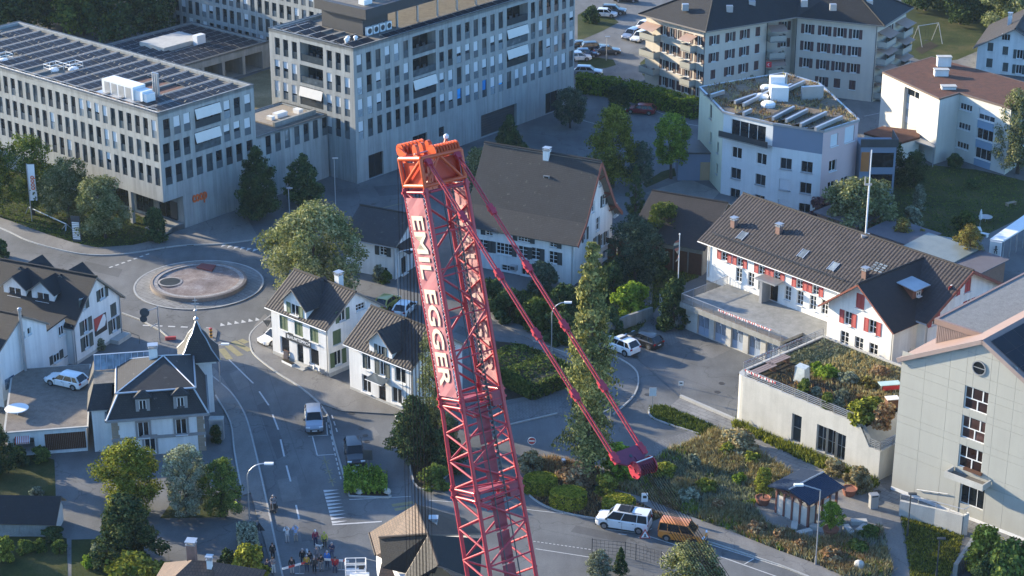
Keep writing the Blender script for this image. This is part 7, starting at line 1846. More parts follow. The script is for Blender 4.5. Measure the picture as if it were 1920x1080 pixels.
def disc(parent,c,ax,r,w,mat,name='sheave',groove=True,n=22):
 q=MB();a=ax.normalized();u=a.cross(hz_).normalized();v=a.cross(u);prof=[(r*.25,-w/2),(r,-w/2),(r*.9,0),(r,w/2),(r*.25,w/2)]if groove else[(.01,-w/2),(r,-w/2),(r,w/2),(.01,w/2)]
 k=len(prof);P=[]
 for i in range(n):
  t_a=2*math.pi*i/n;P.append([c+a*z+(u*math.cos(t_a)+v*math.sin(t_a))*r_ for r_,z in prof])
 for i in range(n):
  for j in range(k-1):q.face([P[i][j],P[(i+1)%n][j],P[(i+1)%n][j+1],P[i][j+1]][::-1])
 return q.obj(name,mat,parent)
fc=h0+bA_*(lt+.1)-hp*2.35-hz_*.05-rt
for i in range(7):disc(hd,fc+ht*(-.9+.3*i),ht,.46,.14,CORA)
q=MB();q.tube(fc-ht*1.15,fc+ht*1.15,.14,10);q.obj('sheave_axle',CORAD,hd)
for st in(-1,1):q=MB();a=Hd(lt,st*.66,-1)-rt;b=fc+ht*st*1.1;q.beam(a,b,.12,.55);q.beam(Hd(lA0-1.6,st*.66,-1)-rt,b,.1,.3);q.obj('sheave_bracket',CORA,hd)
bc=Hd(lt-.25,.35,.75)-rt
for i in range(8):disc(hd,bc+ht*(-.75+.24*i),ht,.46,.12,CORA)
q=MB();q.tube(bc-ht*1.0,bc+ht*1.2,.1,8);q.obj('sheave_axle',METAL,hd);disc(hd,bc-ht*1.0,ht,.5,.1,CORA,'hub_plate',False)
for st,sq in((-.75,.2),(-.28,-.1),(.25,-.5)):
 q=MB();c=Hd(lt-.1,st,sq)-rt;q.obox(c-bA_*.3,ht*.12,bA_*.35,q_*.28);q.tube(c-bA_*.6-ht*.13,c-bA_*.6+ht*.13,.24,10);q.obj('lifting_lug',CORA,hd)
q=MB();a=Hd(lt,.9,-.4)-rt;q.tube(a,a-bA_*.75+ht*.35,.13,8);q.lathe([(.18,0),(.18,.2),(.05,.3)],8,1,a-bA_*.8+ht*.37);q.obj('beacon_post',[CORA,WHITEPAINT],hd)
bar(hd,Hd(lt,-1,-.2),Hd(lt,1,-.2),.09,CORA,'head_beam');bar(hd,Hd(lt-.3,-.9,.3),Hd(lt-.3,.95,.3),.06,METAL,'stay_rod')
for k in range(5):bar(hd,Hd(lA0-.3,-.8+.38*k,-.9+.1*k),Hd(lA0-.2,-.6+.38*k,.8),.05,CRED,'hose_pipe')
# ---- pendants down to the spreader and its sheave block
tb0=in_plane(1178,850)
ps_=Hd(lt+.2,0,1.1);pd=(tb0-ps_).normalized();pn=put('pendant_lines',None,crane)
Lp=(tb0-ps_).length;nS=5
for st in(-1,1):
 a0=ps_+ht*st*1.22;b0=tb0+ht*st*1.12
 for i in range(nS):
  a,b=a0.lerp(b0,(i+.03)/nS),a0.lerp(b0,(i+.97)/nS)
  bar(pn,a+hz_.cross(pd).normalized()*.0+ht*.11,b+ht*.11,.06,CRED,'pendant_bar');bar(pn,a-ht*.11,b-ht*.11,.06,CRED,'pendant_bar')
 for i in range(nS+1):
  c=a0.lerp(b0,i/nS)-rt;q=MB();q.obox(c,ht*.2,pd*.42,pd.cross(ht)*.12);q.tube(c-ht*.3,c+ht*.3,.1,8);q.obj('pendant_lug',CRED,pn)
sp_n=pd.cross(ht).normalized()
sp=put('spreader_block',None,crane)
q=MB();O_=tb0-rt;pts=[(-1.45,-.1),(-1.3,.55),(-.7,.95),(.9,.95),(1.45,.45),(1.5,-.1),(.95,-.42),(-.9,-.42)]
top=[O_+ht*x*.85+pd*(y*.8)+sp_n*.07 for x,y in pts];bot=[p-sp_n*.14 for p in top]
q.face(top if(top[1]-top[0]).cross(top[2]-top[1]).dot(sp_n)>0 else top[::-1]);q.face(bot[::-1]if(top[1]-top[0]).cross(top[2]-top[1]).dot(sp_n)>0 else bot)
for i in range(len(pts)):j=(i+1)%len(pts);q.face([top[i],bot[i],bot[j],top[j]]);
q.obj('spreader_plate',PLT,sp)
q=MB();[q.tube(O_+ht*x+pd*y+sp_n*.06,O_+ht*x+pd*y+sp_n*.11,.12,10)for x,y in((0,.25),)];q.obj('plate_hole',DARKMETAL,sp)
dc=O_+ht*.42+pd*1.22
for i in range(11):disc(sp,dc+ht*(-.55+.11*i),ht,.50,.09,PLT if i%2 else CDRED)
disc(sp,dc-ht*.68,ht,.58,.08,CRED,'end_plate',False);disc(sp,dc+ht*.68,ht,.58,.08,CRED,'end_plate',False)
q=MB();[q.tube(dc-ht*.82+pd*(.47*math.cos(a))+sp_n*(.47*math.sin(a)),dc-ht*.64+pd*(.47*math.cos(a))+sp_n*(.47*math.sin(a)),.07,8)for a in(.4,2.2,3.6,5.2)];q.tube(dc-ht*.8,dc+ht*.8,.12,10);q.obj('block_bolts',CRED,sp)
q=MB();q.tube(dc-ht*.66+sp_n*.54-pd*.25,dc+ht*.66+sp_n*.54-pd*.25,.04,6);q.obj('rope_guard',METAL,sp);q=MB();q.beam(O_+pd*.4+ht*.38,dc,.36,.22);q.obj('block_neck',PLT,sp)
e0=in_plane(1338,1080);rd_=(e0-(dc+rt)).normalized();rend=(dc+rt)+rd_*((dc+rt).z-3.2)/-rd_.z
for i in range(7):
 for s_ in(-1,1):
  a=dc+rt+ht*(-.52+.17*i+.05*s_)+sp_n*s_*.46;b=rend+ht*(-1.05+.35*i+.09*s_)+sp_n*s_*.5;bar(sp,a,b,.02,ROPE,'luffing_rope')
hk=put('hook_block',None,crane);zb_=8.0
for i in range(7):
 for s_ in(-1,1):
  if i in(0,)and s_>0:continue
  a=fc+rt+ht*(-.9+.3*i)+hp*(-.0+.40*s_);b=Vector((a.x,a.y,zb_));bar(hk,a,b,.019,ROPE,'hoist_rope')
cbk=fc+rt;cbk.z=zb_-.2;cbk-=rt
for i in range(7):disc(hk,cbk+ht*(-.9+.3*i),ht,.5,.14,CRED)
q=MB();q.obox(cbk-hz_*.5,ht*1.15,hp*.12,hz_*.6);q.tube(cbk-hz_*1.1,cbk-hz_*1.8,.16,8);q.obj('hook_body',CRED,hk)
q=MB();hc_=cbk-hz_*2.2;pts=[hc_+hp*(.4*math.cos(a))+hz_*(.4*math.sin(a))for a in[1.5-i*.45 for i in range(11)]];q.path(pts,.12,8);q.obj('hook',DARKMETAL,hk)
cr_=put('carrier',None,crane);q=MB()
F_=lambda x,y,z:hp*x+ht*y+hz_*z
q.obox(F_(3.0,0,1.6),hp*8.5,ht*1.5,hz_*.45);q.obj('chassis',CRED,cr_)
q=MB();q.obox(F_(3.5,0,2.7),hp*4.5,ht*1.6,hz_*.62);q.obox(F_(9.0,0,3.0),hp*1.6,ht*1.7,hz_*1.0);q.obj('upper_carriage',CRED,cr_)
q=MB();q.obox(F_(-.6,-2.1,2.6),hp*.9,ht*.55,hz_*.95);q.obj('operator_cab',CRED,cr_);q=MB();q.obox(F_(-.62,-2.12,2.9),hp*.92,ht*.57,hz_*.45);q.obj('cab_window',GLASS,cr_)
for i in range(7):
 for st in(-1,1):o=disc(cr_,F_(-4.5+2.4*i,st*1.4,.75),ht,.75,.5,DARKMETAL,'wheel',False)
q=MB();a=F_(3.2,0,3.0);b=rend-rt;q.beam(a,b+hz_*.3,.6,.6);q.obj('luffing_frame',CRED,cr_)
bar(sC,C_at(Lfoot-1.5,-1,0),foot-ht*.8,.16);bar(sC,C_at(Lfoot-1.5,1,0),foot+ht*.8,.16)
for st in(-1,1):
 for sq in(-1,1):bar(sC,C_at(Lfoot-1.5,st,sq),foot+ht*st*.8,.13)
 # ------------------------------------------------------------------ trees, shrubs, hedges
L_LIGHT=MLEAF('leaf_light_lime',(.07,.09,.035),(.16,.18,.075),(.31,.31,.17))
L_MID=MLEAF('leaf_mid_green',(0.0317,0.0553,0.0152),(0.086,0.127,0.0302),(0.192,0.223,0.0538))
L_DARK=MLEAF('leaf_dark_green',(0.0182,0.0361,0.0167),(0.0453,0.0764,0.0302),(0.102,0.138,0.0503),.15)
L_BLUE=MLEAF('leaf_blue_green',(0.0248,0.0425,0.0301),(0.0602,0.092,0.0602),(0.133,0.168,0.106),.15)
L_YEL=MLEAF('leaf_yellow_tip',(0.0567,0.0764,0.0135),(0.17,0.187,0.0269),(0.36,0.36,0.0757))
L_GOLD=MLEAF('leaf_autumn_gold',(0.0884,0.0708,0.0248),(0.247,0.176,0.053),(0.36,0.36,0.106))
L_OLIVE=MLEAF('leaf_olive_conifer',(0.049,0.0629,0.0226),(0.138,0.15,0.0545),(0.36,0.331,0.124),.15)
L_PURP=MLEAF('leaf_purple',(0.053,0.0283,0.0389),(0.133,0.0672,0.0797),(0.265,0.142,0.142))
L_BRIGHT=MLEAF('leaf_bright_green',(0.0498,0.0892,0.0135),(0.136,0.209,0.0252),(0.271,0.34,0.0503))
L_RUST=MLEAF('leaf_rusty_brown',(0.111,0.062,0.0331),(0.288,0.166,0.0885),(0.4,0.331,0.188))
L_STRAW=MLEAF('straw_grass',(0.136,0.107,0.0507),(0.331,0.253,0.127),(0.396,0.396,0.253))
L_GREY=MLEAF('leaf_grey_green',(0.0774,0.0929,0.0663),(0.188,0.21,0.146),(0.376,0.399,0.288))
L_PINE=MLEAF('leaf_pine',(0.0176,0.0354,0.0176),(0.0496,0.0779,0.0318),(0.133,0.145,0.053),.12)
L_CLIP=MLEAF('leaf_clipped_yew',(0.0768,0.102,0.0114),(0.192,0.204,0.0238),(0.358,0.324,0.0475),.1)
BARK=M('bark',(.085,.065,.05),.95,.3,3.0,.3,.5);BARKP=M('bark_pale',(.28,.27,.25),.9,.3,3.0,.2,.3)
def leafquad(v,f,c,nrm,s,r):
 nrm=nrm.normalized();u=nrm.cross(Vector((r.random()-.5,r.random()-.5,r.random()-.5)))
 if u.length<1e-4:u=nrm.orthogonal()
 u.normalize();w=nrm.cross(u);k=len(v);a=s*(.7+.6*r.random());b=a*(.55+.3*r.random())
 v+=[c-u*a,c-w*b+nrm*a*.15,c+u*a,c+w*b+nrm*a*.15];f.append((k,k+1,k+2,k+3))
def rand_dir(r):
 z=r.uniform(-1,1);a=r.uniform(0,2*math.pi);q=math.sqrt(1-z*z);return Vector((q*math.cos(a),q*math.sin(a),z))
def crown(kind,seed,mat,n,asp):
 """leaf cloud of radius 1 and height asp (both in crown radii), so leaves keep their shape"""
 asp=max(.4,round(asp*4)/4);key=('crown',kind,seed,mat.name,n,asp)
 if key in _wc:return _wc[key],asp
 r=random.Random(seed*97+hash_s(kind));v,f=[],[]
 if kind!='droop':
  nb={'broad':60,'bush':30,'tall':60,'cone':70,'column':50,'birch':80,'pine':60,'dome':30}[kind];nb=int(nb*max(.8,min(1.8,asp/2)));blobs=[]
  sq_,p1,p2=r.uniform(.88,1.12),r.uniform(0,6.28),r.uniform(0,6.28)
  for i in range(nb):
   z=(i+.5)/nb
   if kind=='broad':rad=math.sqrt(max(.03,1-((z-.45)/.58)**2))
   elif kind in('bush','dome'):rad=math.sqrt(max(.05,1-((z-.28)/.75)**2))
   elif kind=='tall':rad=math.sqrt(max(.04,1-((z-.40)/.64)**2))
   elif kind=='cone':rad=max(.05,min(1,1.18*(1-z)**.72))*(1 if z>.1 else .6+z*4)
   elif kind=='column':rad=max(.10,(1-z**2.2)**.8)*(1 if z>.1 else .6+4*z)
   elif kind=='birch':rad=max(.10,math.sqrt(max(.0,1-((z-.34)/.68)**2)))*.92
   else:rad=max(.1,1.1*(1-z)**.6)*(1 if z>.2 else .6)
   inner=r.random()<.25;a=i*2.39996+r.uniform(-.5,.5)
   lump=1+.17*math.sin(2*a+p1+5*z)+.12*math.sin(3*a+p2-7*z)+r.uniform(-.1,.1)
   rr=rad*(r.uniform(.1,.45)if inner else r.uniform(.62,.84))*lump
   br={'cone':.26,'column':.32,'pine':.26,'birch':.22,'tall':.28,'broad':.27,'bush':.33,'dome':.33}[kind]*r.uniform(.6,1.25)
   if kind in('cone','column'):br*=.5+.6*(1-z)
   blobs.append((Vector((rr*math.cos(a)*sq_,rr*math.sin(a)/sq_,asp*(z*.92+.04))),br))
  tot=sum(b**2 for _,b in blobs);ls={'broad':.044,'bush':.065,'tall':.050,'cone':.050,'column':.06,'birch':.040,'pine':.055,'dome':.065}[kind]*math.sqrt(9000/n)
  for c,b in blobs:
   for _ in range(int(n*b*b/tot)):
    d=rand_dir(r);q=b*(r.random()**.42)*(1+.25*r.random()**3);p=c+Vector((d.x*q,d.y*q,d.z*q*.8))
    if p.z<0:continue
    nn=d*.8+Vector((0,0,.45))+rand_dir(r)*.85
    if kind=='birch':nn=d+rand_dir(r)*.8;p.z-=asp*.05*r.random()**2
    leafquad(v,f,p,nn,ls*(.6+.8*r.random()),r)
 else:
  nbough=120;prof=((0,.55),(.05,.85),(.12,.95),(.2,.80),(.28,.62),(.36,.95),(.42,1.0),(.5,.88),(.58,.60),(.66,.58),(.74,.42),(.8,.46),(.88,.30),(.95,.24),(1,.08))
  def pr(z):
   for(a,p),(b,q)in zip(prof[:-1],prof[1:]):
    if z<=b:return p+(q-p)*(z-a)/(b-a)
   return .08
  for i in range(nbough):
   z=.03+.96*((i+.5)/nbough);a=i*2.39996+r.uniform(-.6,.6)
   rad=pr(z)*r.uniform(.55,1.2);dirv=Vector((math.cos(a),math.sin(a),0));zb=z*asp
   side=Vector((-dirv.y,dirv.x,0));lift=r.uniform(-.1,.25)*rad;w8=.4+rad
   for k in range(int(n/nbough*w8*1.05)):
    t_=r.random()**.7;sp_=(.05+.13*rad)*r.gauss(0,1);hang=(r.random()**1.5)*(.16+.62*t_*rad)*(.35+.65*math.sin(sp_*24+i)**2)
    p=dirv*(rad*t_)+side*sp_+Vector((0,0,zb+lift*t_-.2*t_*t_*rad-hang*.7))
    if p.z<0:continue
    nn=dirv+rand_dir(r)*.7;nn.z*=.35;leafquad(v,f,p,nn,.047*math.sqrt(14000/n)*1.25*(.5+.8*r.random()),r)
 mz=max(p.z for p in v);rr_s=sorted(math.hypot(p.x,p.y)for p in v);mr=rr_s[int(len(rr_s)*.985)]
 v=[Vector((p.x/mr,p.y/mr,p.z*asp/mz))for p in v]
 mb=bpy.data.meshes.new('crown');mb.from_pydata([tuple(p)for p in v],[],f);mb.materials.append(mat);mb.update();_wc[key]=mb
 return mb,asp
def hash_s(s):return sum(ord(c)*(i+3)for i,c in enumerate(s))
def trunk_mesh(kind,mat):
 k=('trunk',kind,mat.name)
 if k in _wc:return _wc[k]
 q=MB();r=random.Random(hash_s(kind));pts=[(0,0,0),(.02,.01,.3),(-.02,.02,.6),(.01,-.01,1.0)];rad=[.062,.045,.032,.012]
 for i in range(3):q.tube(pts[i],pts[i+1],rad[i],8,0,rad[i+1])
 if kind!='cone':
  for i in range(7):
   a=i*2.4;z=.38+.07*i;q.tube((0,0,z),(.26*math.cos(a),.26*math.sin(a),z+.22),.020,5,0,.006)
 _wc[k]=q.mesh('trunk',mat);return _wc[k]
def tree(kind,cx,top,base,w,label,mat,n=5200,seed=1,cat='tree',group=None,clear=.22,name=None,bark=None,rz=None,hgt=None):
 g=G(cx,base);h=hgt or max(.6,ZT(g,top));dep=g.y*CP+(CAM_H-h*.5)*SP;rad=w/2/(FPX/dep)
 nm=name or{'cone':'conifer_tree' if mat in(L_PINE,L_OLIVE)else 'pyramid_tree','bush':'shrub','dome':'shrub','column':'cypress_tree','birch':'birch_tree','droop':'conifer_tree','pine':'pine_tree'}.get(kind,'broadleaf_tree')
 small=kind in('bush','dome')
 g=g+Vector((0,0,0));o=thing(nm,label,cat if not small else 'shrub',g,(seed*1.7)%6.28 if rz is None else rz,group)
 c0_=0 if small else(h*clear)
 cm_,asp=crown(kind,seed,mat,int(n*(1.7 if not small else 1.25)),(h-c0_)/rad);c=put('crown',cm_,o,(0,0,c0_));c.scale=(rad,rad,(h-c0_)/asp)
 if not small:
  t_=put('trunk',trunk_mesh('cone' if kind in('cone','column','droop','pine')else 'broad',bark or BARK),o);t_.scale=(h*.42,h*.42,h*(.72 if kind not in('droop',)else .95))
 else:
  t_=put('stem',trunk_mesh('broad',bark or BARK),o);t_.scale=(h*.5,h*.5,h*.6)
 return o
TL_=[
('broad',592,373,560,205,'big round sunlit tree between the roundabout and the small white house',L_LIGHT,15000,1,.10),
('broad',-8,250,405,85,'leafy tree cut by the left edge beside the long grey block',L_MID,5200,2,.12),
('broad',62,248,402,105,'dark leafy tree behind the tall shop banner on the lawn',L_MID,7000,3,.12),
('broad',130,295,420,98,'olive leafy tree right of the tall shop banner',L_LIGHT,7000,4,.12),
('broad',198,328,447,100,'leafy tree above the striped info board on the lawn',L_LIGHT,7000,5,.12),
('cone',485,272,412,100,'larger pyramid shaped dark tree in front of the stone wall',L_DARK,6500,6,.06),
('cone',571,286,385,80,'smaller pyramid shaped dark tree left of the slim lamp post',L_DARK,5200,7,.08),
('cone',955,213,300,66,'dark pyramid tree by the wide garage door of the stone block',L_DARK,5000,8,.08),
('tall',1069,162,240,62,'blue green tree at the corner entrance of the stone block',L_BLUE,5000,9,.15),
('tall',1160,155,222,52,'small dark tree on the path left of the red car',L_DARK,4200,10,.25),
('birch',1148,196,352,112,'tall birch with yellow sunlit top behind the farmhouse',L_YEL,9000,11,.08),
('tall',1200,262,352,58,'dark blue green tree pressed against the right of the birch',L_BLUE,4600,12,.1),
('tall',1258,212,335,72,'bright green young tree on the verge near the pale blue block',L_BRIGHT,6000,13,.25),
('column',1190,308,420,38,'narrow black green cypress at the farmhouse gable',L_DARK,4200,14,.02),
('tall',893,275,372,52,'pale green tree peeping out between the crane head and the farmhouse roof',L_LIGHT,5200,15,.1),
('droop',1104,452,888,120,'very tall drooping conifer standing on the verge below the fire yard',L_OLIVE,13000,16,.05),
('tall',818,612,828,84,'pale green tree half hidden behind the crane boom',L_LIGHT,7000,17,.05),
('pine',776,738,868,94,'dark pine beside the second white house and the hanging ropes',L_PINE,8000,18,.03),
('pine',838,800,885,70,'small dark pine behind the crane boom',L_PINE,5200,19,.03),
('broad',1612,330,438,148,'wide sunlit tree behind the foot of the roof mast',L_LIGHT,8000,20,.05),
('tall',1690,408,470,42,'small golden autumn tree behind the fire station ridge',L_GOLD,3200,21,.1),
('tall',1727,428,472,20,'thin golden sapling right of the small autumn tree',L_GOLD,1800,22,.1),
('broad',1814,420,506,56,'round golden autumn tree beside the white van bus',L_GOLD,5200,23,.12),
('broad',1908,165,325,110,'big sunlit tree at the right edge beside the white block',L_LIGHT,10000,24,.08),
('tall',1668,262,345,60,'dark tree at the balcony tower of the pale blue block',L_DARK,4600,25,.05),
('tall',1712,282,352,52,'second dark tree by the garden fence near the balcony tower',L_DARK,4200,26,.05),
('broad',1900,-40,75,130,'large sunlit tree in the top right corner',L_LIGHT,9000,27,.15),
('broad',1392,112,178,42,'small pale tree in front of the cream apartment house',L_LIGHT,3600,28,.1),
('broad',246,822,962,140,'shrubby tree with yellow sunlit tips in front of the villa',L_YEL,9000,29,.05),
('pine',240,925,1060,135,'dark spreading cedar below the yellow tipped tree',L_PINE,9000,30,.03),
('tall',352,830,965,92,'grey green tree beside the villa corner',L_GREY,6500,31,.08),
('broad',418,855,968,92,'dark shady tree by the pavement near the cyclists',L_MID,6500,32,.08),
('broad',-5,800,890,90,'dark tree at the left edge below the round table',L_DARK,5000,33,.05),
('broad',1300,1022,1125,130,'sunlit bushy tree at the bottom below the orange van',L_LIGHT,8000,34,.05),
('tall',1124,1030,1085,52,'small pale tree beside the wire fence at the bottom',L_GREY,3600,35,.05),
('cone',1163,1025,1078,34,'small dark conifer at the wire fence',L_DARK,3000,36,.05),
('tall',1430,875,945,40,'potted young tree with yellow leaves left of the pavilion',L_YEL,3000,37,.3),
('birch',1557,940,1006,48,'potted weeping tree right of the pavilion corner',L_BRIGHT,4000,38,.3),
('broad',1690,615,715,80,'airy shrub tree at the corner of the red shuttered wing',L_LIGHT,5000,39,.04),
('tall',1240,375,485,80,'mid green tree in front of the barn roof',L_MID,5200,40,.08),
('broad',1190,400,535,112,'large blue green tree in the garden beside the farmhouse gable',L_BLUE,8000,41,.05),
]
for(k,cx,tp,bs,w,lab,m,n,sd_,cl)in TL_:tree(k,cx,tp,bs,w,lab,m,n,sd_,clear=cl)
r=random.Random(5);wlab=['leftmost','second','third','fourth','fifth','sixth','seventh','eighth','ninth','tenth','eleventh','twelfth']
for i,(cx,bs,w,hh_,m)in enumerate(((-40,92,150,15,L_DARK),(30,62,140,15,L_DARK),(92,54,130,14,L_DARK),(160,66,140,15,L_MID),(232,76,130,14,L_DARK),(290,70,110,14,L_DARK),(60,25,150,16,L_DARK),(190,20,160,17,L_LIGHT),(288,30,110,15,L_DARK),(120,5,150,16,L_DARK))):
 tree('broad',cx,0,bs,w,'shady wood tree behind the long block, '+wlab[i]+' from the left edge',m,4200,50+i,clear=.05,group='trees of the dark wood behind the long block',hgt=hh_)
for i,(cx,bs,w,hh_)in enumerate(((1735,20,110,13),(1800,45,110,12),(1850,32,100,12),(1780,-10,130,14),(1860,-25,140,14))):
 tree('broad',cx,0,bs,w,'dark tree above the playground lawn, '+wlab[i]+' from the cream apartment house',L_DARK,4200,70+i,clear=.05,group='dark trees behind the playground',hgt=hh_)
SH_=[
('bush',293,388,452,48,'dense dark round bush at the steps of the long block',L_DARK),
('bush',1108,8,42,38,'dark round bush on the grass island between parked cars',L_DARK),
('bush',1540,368,410,52,'purple leaved shrub beside the wide sunlit tree',L_PURP),
('bush',1790,286,312,34,'small round dark bush at the wall of the white block',L_DARK),
('bush',1722,345,395,28,'small shrub with white blossom on the lawn',L_GREY),
('bush',1708,385,425,46,'row of clipped silver green shrubs by the lawn',L_GREY),
('bush',1808,395,430,46,'loose green bush beside the closed white parasol',L_MID),
('bush',1820,335,352,24,'little dark bush in the middle of the lawn',L_DARK),
('bush',1262,520,612,66,'dark round bush between the stairs and the terrace railing',L_DARK),
('bush',1184,525,590,76,'bright green rounded shrub above the retaining wall',L_BRIGHT),
('bush',1240,592,618,32,'small dark bush with a bicycle at the foot of the stairs',L_DARK),
('bush',1140,575,620,62,'dark shrub left of the bright rounded shrub',L_DARK),
('bush',1015,488,545,60,'grey shrub in front of the farmhouse windows',L_BLUE),
('bush',955,540,600,70,'dark garden shrub by the crane side of the farmhouse garden',L_DARK),
('bush',1005,555,615,70,'mid green garden shrub below the farmhouse wall',L_MID),
('bush',1058,530,590,60,'dark low shrub at the farmhouse corner',L_DARK),
('bush',1180,480,520,44,'small mid green shrub on the garden lawn',L_MID),
('bush',1050,585,640,70,'dark shrub above the lane with the lamp',L_DARK),
('bush',1150,490,560,60,'dark shrub on the slope behind the bright shrub',L_DARK),
('bush',1225,470,520,70,'deep green shrub group below the barn',L_DARK),
('bush',920,520,580,60,'dark shrub beside the boom near the farmhouse door',L_DARK),
('bush',710,495,528,28,'slim shrub at the wall of the small white house',L_GREY),
('bush',722,505,530,26,'round shrub under the window of the small white house',L_MID),
('bush',190,634,656,20,'small round bush at the wall of the gabled house',L_GREY),
('bush',815,868,915,60,'rounded green bush on the kerb point beside the crane',L_MID),
('bush',790,760,850,60,'dark bush at the end of the second white house',L_PINE),
('bush',1160,830,900,70,'leafy green bush behind the spreader block',L_BRIGHT),
('bush',1135,890,925,44,'yellow green shrub at the foot of the drooping conifer',L_YEL),
('bush',995,845,880,56,'pale dry grass clump by the no entry sign',L_STRAW),
('bush',1080,868,905,76,'rusty dry shrubs at the foot of the drooping conifer',L_RUST),
('bush',1380,805,842,90,'straw coloured shrub at the top of the meadow',L_STRAW),
('bush',1608,875,918,60,'straw grass clump at the foot of the garden building',L_STRAW),
('bush',1563,860,890,40,'tall grass clump below the three narrow windows',L_STRAW),
('bush',1845,985,1075,90,'yellow green bush above the sunken underpass',L_YEL),
('bush',1890,1010,1105,110,'dark bush at the lower right corner',L_MID),
('bush',1845,1040,1110,60,'dark bush over the underpass gate',L_DARK),
('bush',250,1040,1105,130,'large yellow green bush at the bottom left of the brown roof',L_YEL),
('bush',310,1052,1105,80,'yellow green bush right beside the brown roof chimney',L_YEL),
('bush',470,1020,1100,80,'yellow green bush at the pavement by the onlookers',L_YEL),
('bush',430,1030,1085,44,'dark bush left of the pavement hedge',L_DARK),
('bush',165,1040,1060,34,'low pale shrub in the bottom left garden',L_BRIGHT),
('bush',75,1010,1032,36,'rounded green bush in front of the shed',L_MID),
('bush',48,1012,1034,36,'darker green bush in front of the shed',L_MID),
('bush',112,1012,1034,30,'small bush at the garden path',L_MID),
('bush',8,1005,1050,44,'yellowish bush at the left edge below the shed',L_YEL),
('bush',190,1015,1055,40,'silvery shrub below the cedar',L_GREY),
('bush',35,838,868,50,'dark shrub under the striped awning garage',L_DARK),
('bush',78,835,865,34,'small shrub at the driveway corner',L_MID),
('bush',70,912,932,30,'little grey shrub on the left lawn',L_GREY),
('bush',100,985,1010,40,'blue shadow shrub at the shed end',L_DARK),
('bush',405,795,830,26,'small dark conifer bush at the villa corner by the pavement',L_DARK),
('bush',4,448,482,34,'dark bush at the left edge by the road',L_DARK),
('bush',1100,715,760,60,'low dark growth behind the drooping conifer',L_DARK),
('bush',1500,20,60,1,'',None),
]
for i,(k,cx,tp,bs,w,lab,m)in enumerate(SH_):
 if m is None:continue
 tree(k,cx,tp,bs,w,lab,m,2600 if w<60 else 4200,100+i%5,name='shrub')
def clipped(cx,top,base,w,label,ridge=.8,mat=None):
 g=G(cx,base-(base-top)*.30);dep=g.y*CP+CAM_H*SP;rad=w/2/(FPX/dep);h=1.5
 o=thing('clipped_hedge',label,'hedge',g);r=random.Random(int(cx));v,f=[],[]
 for _ in range(5200):
  a=r.uniform(0,2*math.pi);z=r.random()
  if r.random()<.5:rr=math.sqrt(r.random())*.97;p=Vector((rr*math.cos(a)*rad,rr*math.sin(a)*rad*.8,h*(1-.06*rr*rr)));nn=Vector((0,0,1))
  else:k_=1-.12*abs(z-.5)**2-(.10 if z>.9 else 0);p=Vector((math.cos(a)*rad*k_,math.sin(a)*rad*.8*k_,h*z));nn=Vector((math.cos(a),math.sin(a),.2))
  leafquad(v,f,p+rand_dir(r)*.05,nn+rand_dir(r)*.6,.085,r)
 me=bpy.data.meshes.new('foliage');me.from_pydata([tuple(p)for p in v],[],f);me.materials.append(mat or L_YEL);put('foliage',me,o)
 q=MB();q.lathe([(rad*.93,0.0),(rad*.95,h*.5),(rad*.9,h*.93),(.05,h*.96)],20);c=q.obj('branch_core',M('dark_twigs',(.02,.022,.01),.95),o);c.scale=(1,.8,1)
clipped(1013,890,933,64,'flat topped clipped yew nearest the crane, first of three by the road',mat=L_CLIP)
clipped(1065,917,960,70,'flat topped clipped yew in the middle of three by the road',mat=L_CLIP)
clipped(1160,935,972,62,'flat topped clipped yew right behind the white van',mat=L_CLIP)
def hedge_run(label,pts,h,w,mat,n,name='hedge',z=0.0,ls=.12):
 o=thing(name,label,'hedge',G(*pts[0])+Vector((0,0,z)));P=[G(*p)-G(*pts[0])for p in pts];r=random.Random(int(pts[0][0]));v,f=[],[];Ls=[(b-a).length for a,b in zip(P[:-1],P[1:])];tot=sum(Ls)
 for i,L in enumerate(Ls):
  a,b=P[i],P[i+1];d=(b-a).normalized();nn=Vector((-d.y,d.x,0))
  for _ in range(int(n*L/tot)):
   t_=r.random();side=r.choice((-1,1,0));e_=r.random()<w/(w+L)*.6
   if e_:t_=r.choice((-.02,1.02));side=0
   y=r.uniform(-.5,.5)*w if side==0 else side*w/2;zz=h*(.9+.1*math.sin(t_*L*1.3))if side==0 and not e_ else h*r.random()
   p=a.lerp(b,t_)+nn*(y+r.gauss(0,.06))+Vector((0,0,zz+r.gauss(0,.07)));leafquad(v,f,p,(nn*side+Vector((0,0,.3 if side else 1))+rand_dir(r)*.7),ls,r)
 me=bpy.data.meshes.new('foliage');me.from_pydata([tuple(p)for p in v],[],f);me.materials.append(mat);put('foliage',me,o)
 q=MB()
 for i in range(len(P)-1):q.beam(P[i].lerp(P[i+1],.04)+Vector((0,0,h*.42)),P[i+1].lerp(P[i],.04)+Vector((0,0,h*.42)),w*.74,h*.8)
 q.obj('branch_core',M('dark_twigs',(.02,.022,.01),.95),o);return o
hedge_run('long bright laurel hedge between the car park and the lower yard',[(1083,172),(1130,177),(1180,186),(1240,203),(1308,222)],2.9,2.2,L_BRIGHT,9000,ls=.17)
hedge_run('dark hedge between the crane boom and the lane with the lamp',[(930,690),(985,708),(1040,735)],2.0,6.5,L_MID,9000,ls=.15)
hedge_run('squared grey green hedge on the pavement beside the onlookers',[(463,1010),(470,1062)],1.8,1.6,L_GREY,3800)
hedge_run('dark hedge along the lower edge of the garden lawn',[(1700,462),(1745,470),(1795,472)],1.0,1.0,L_DARK,2600)
hedge_run('dark hedge under the dark trees beside the balcony tower',[(1640,335),(1700,348)],1.3,1.2,L_DARK,2400)
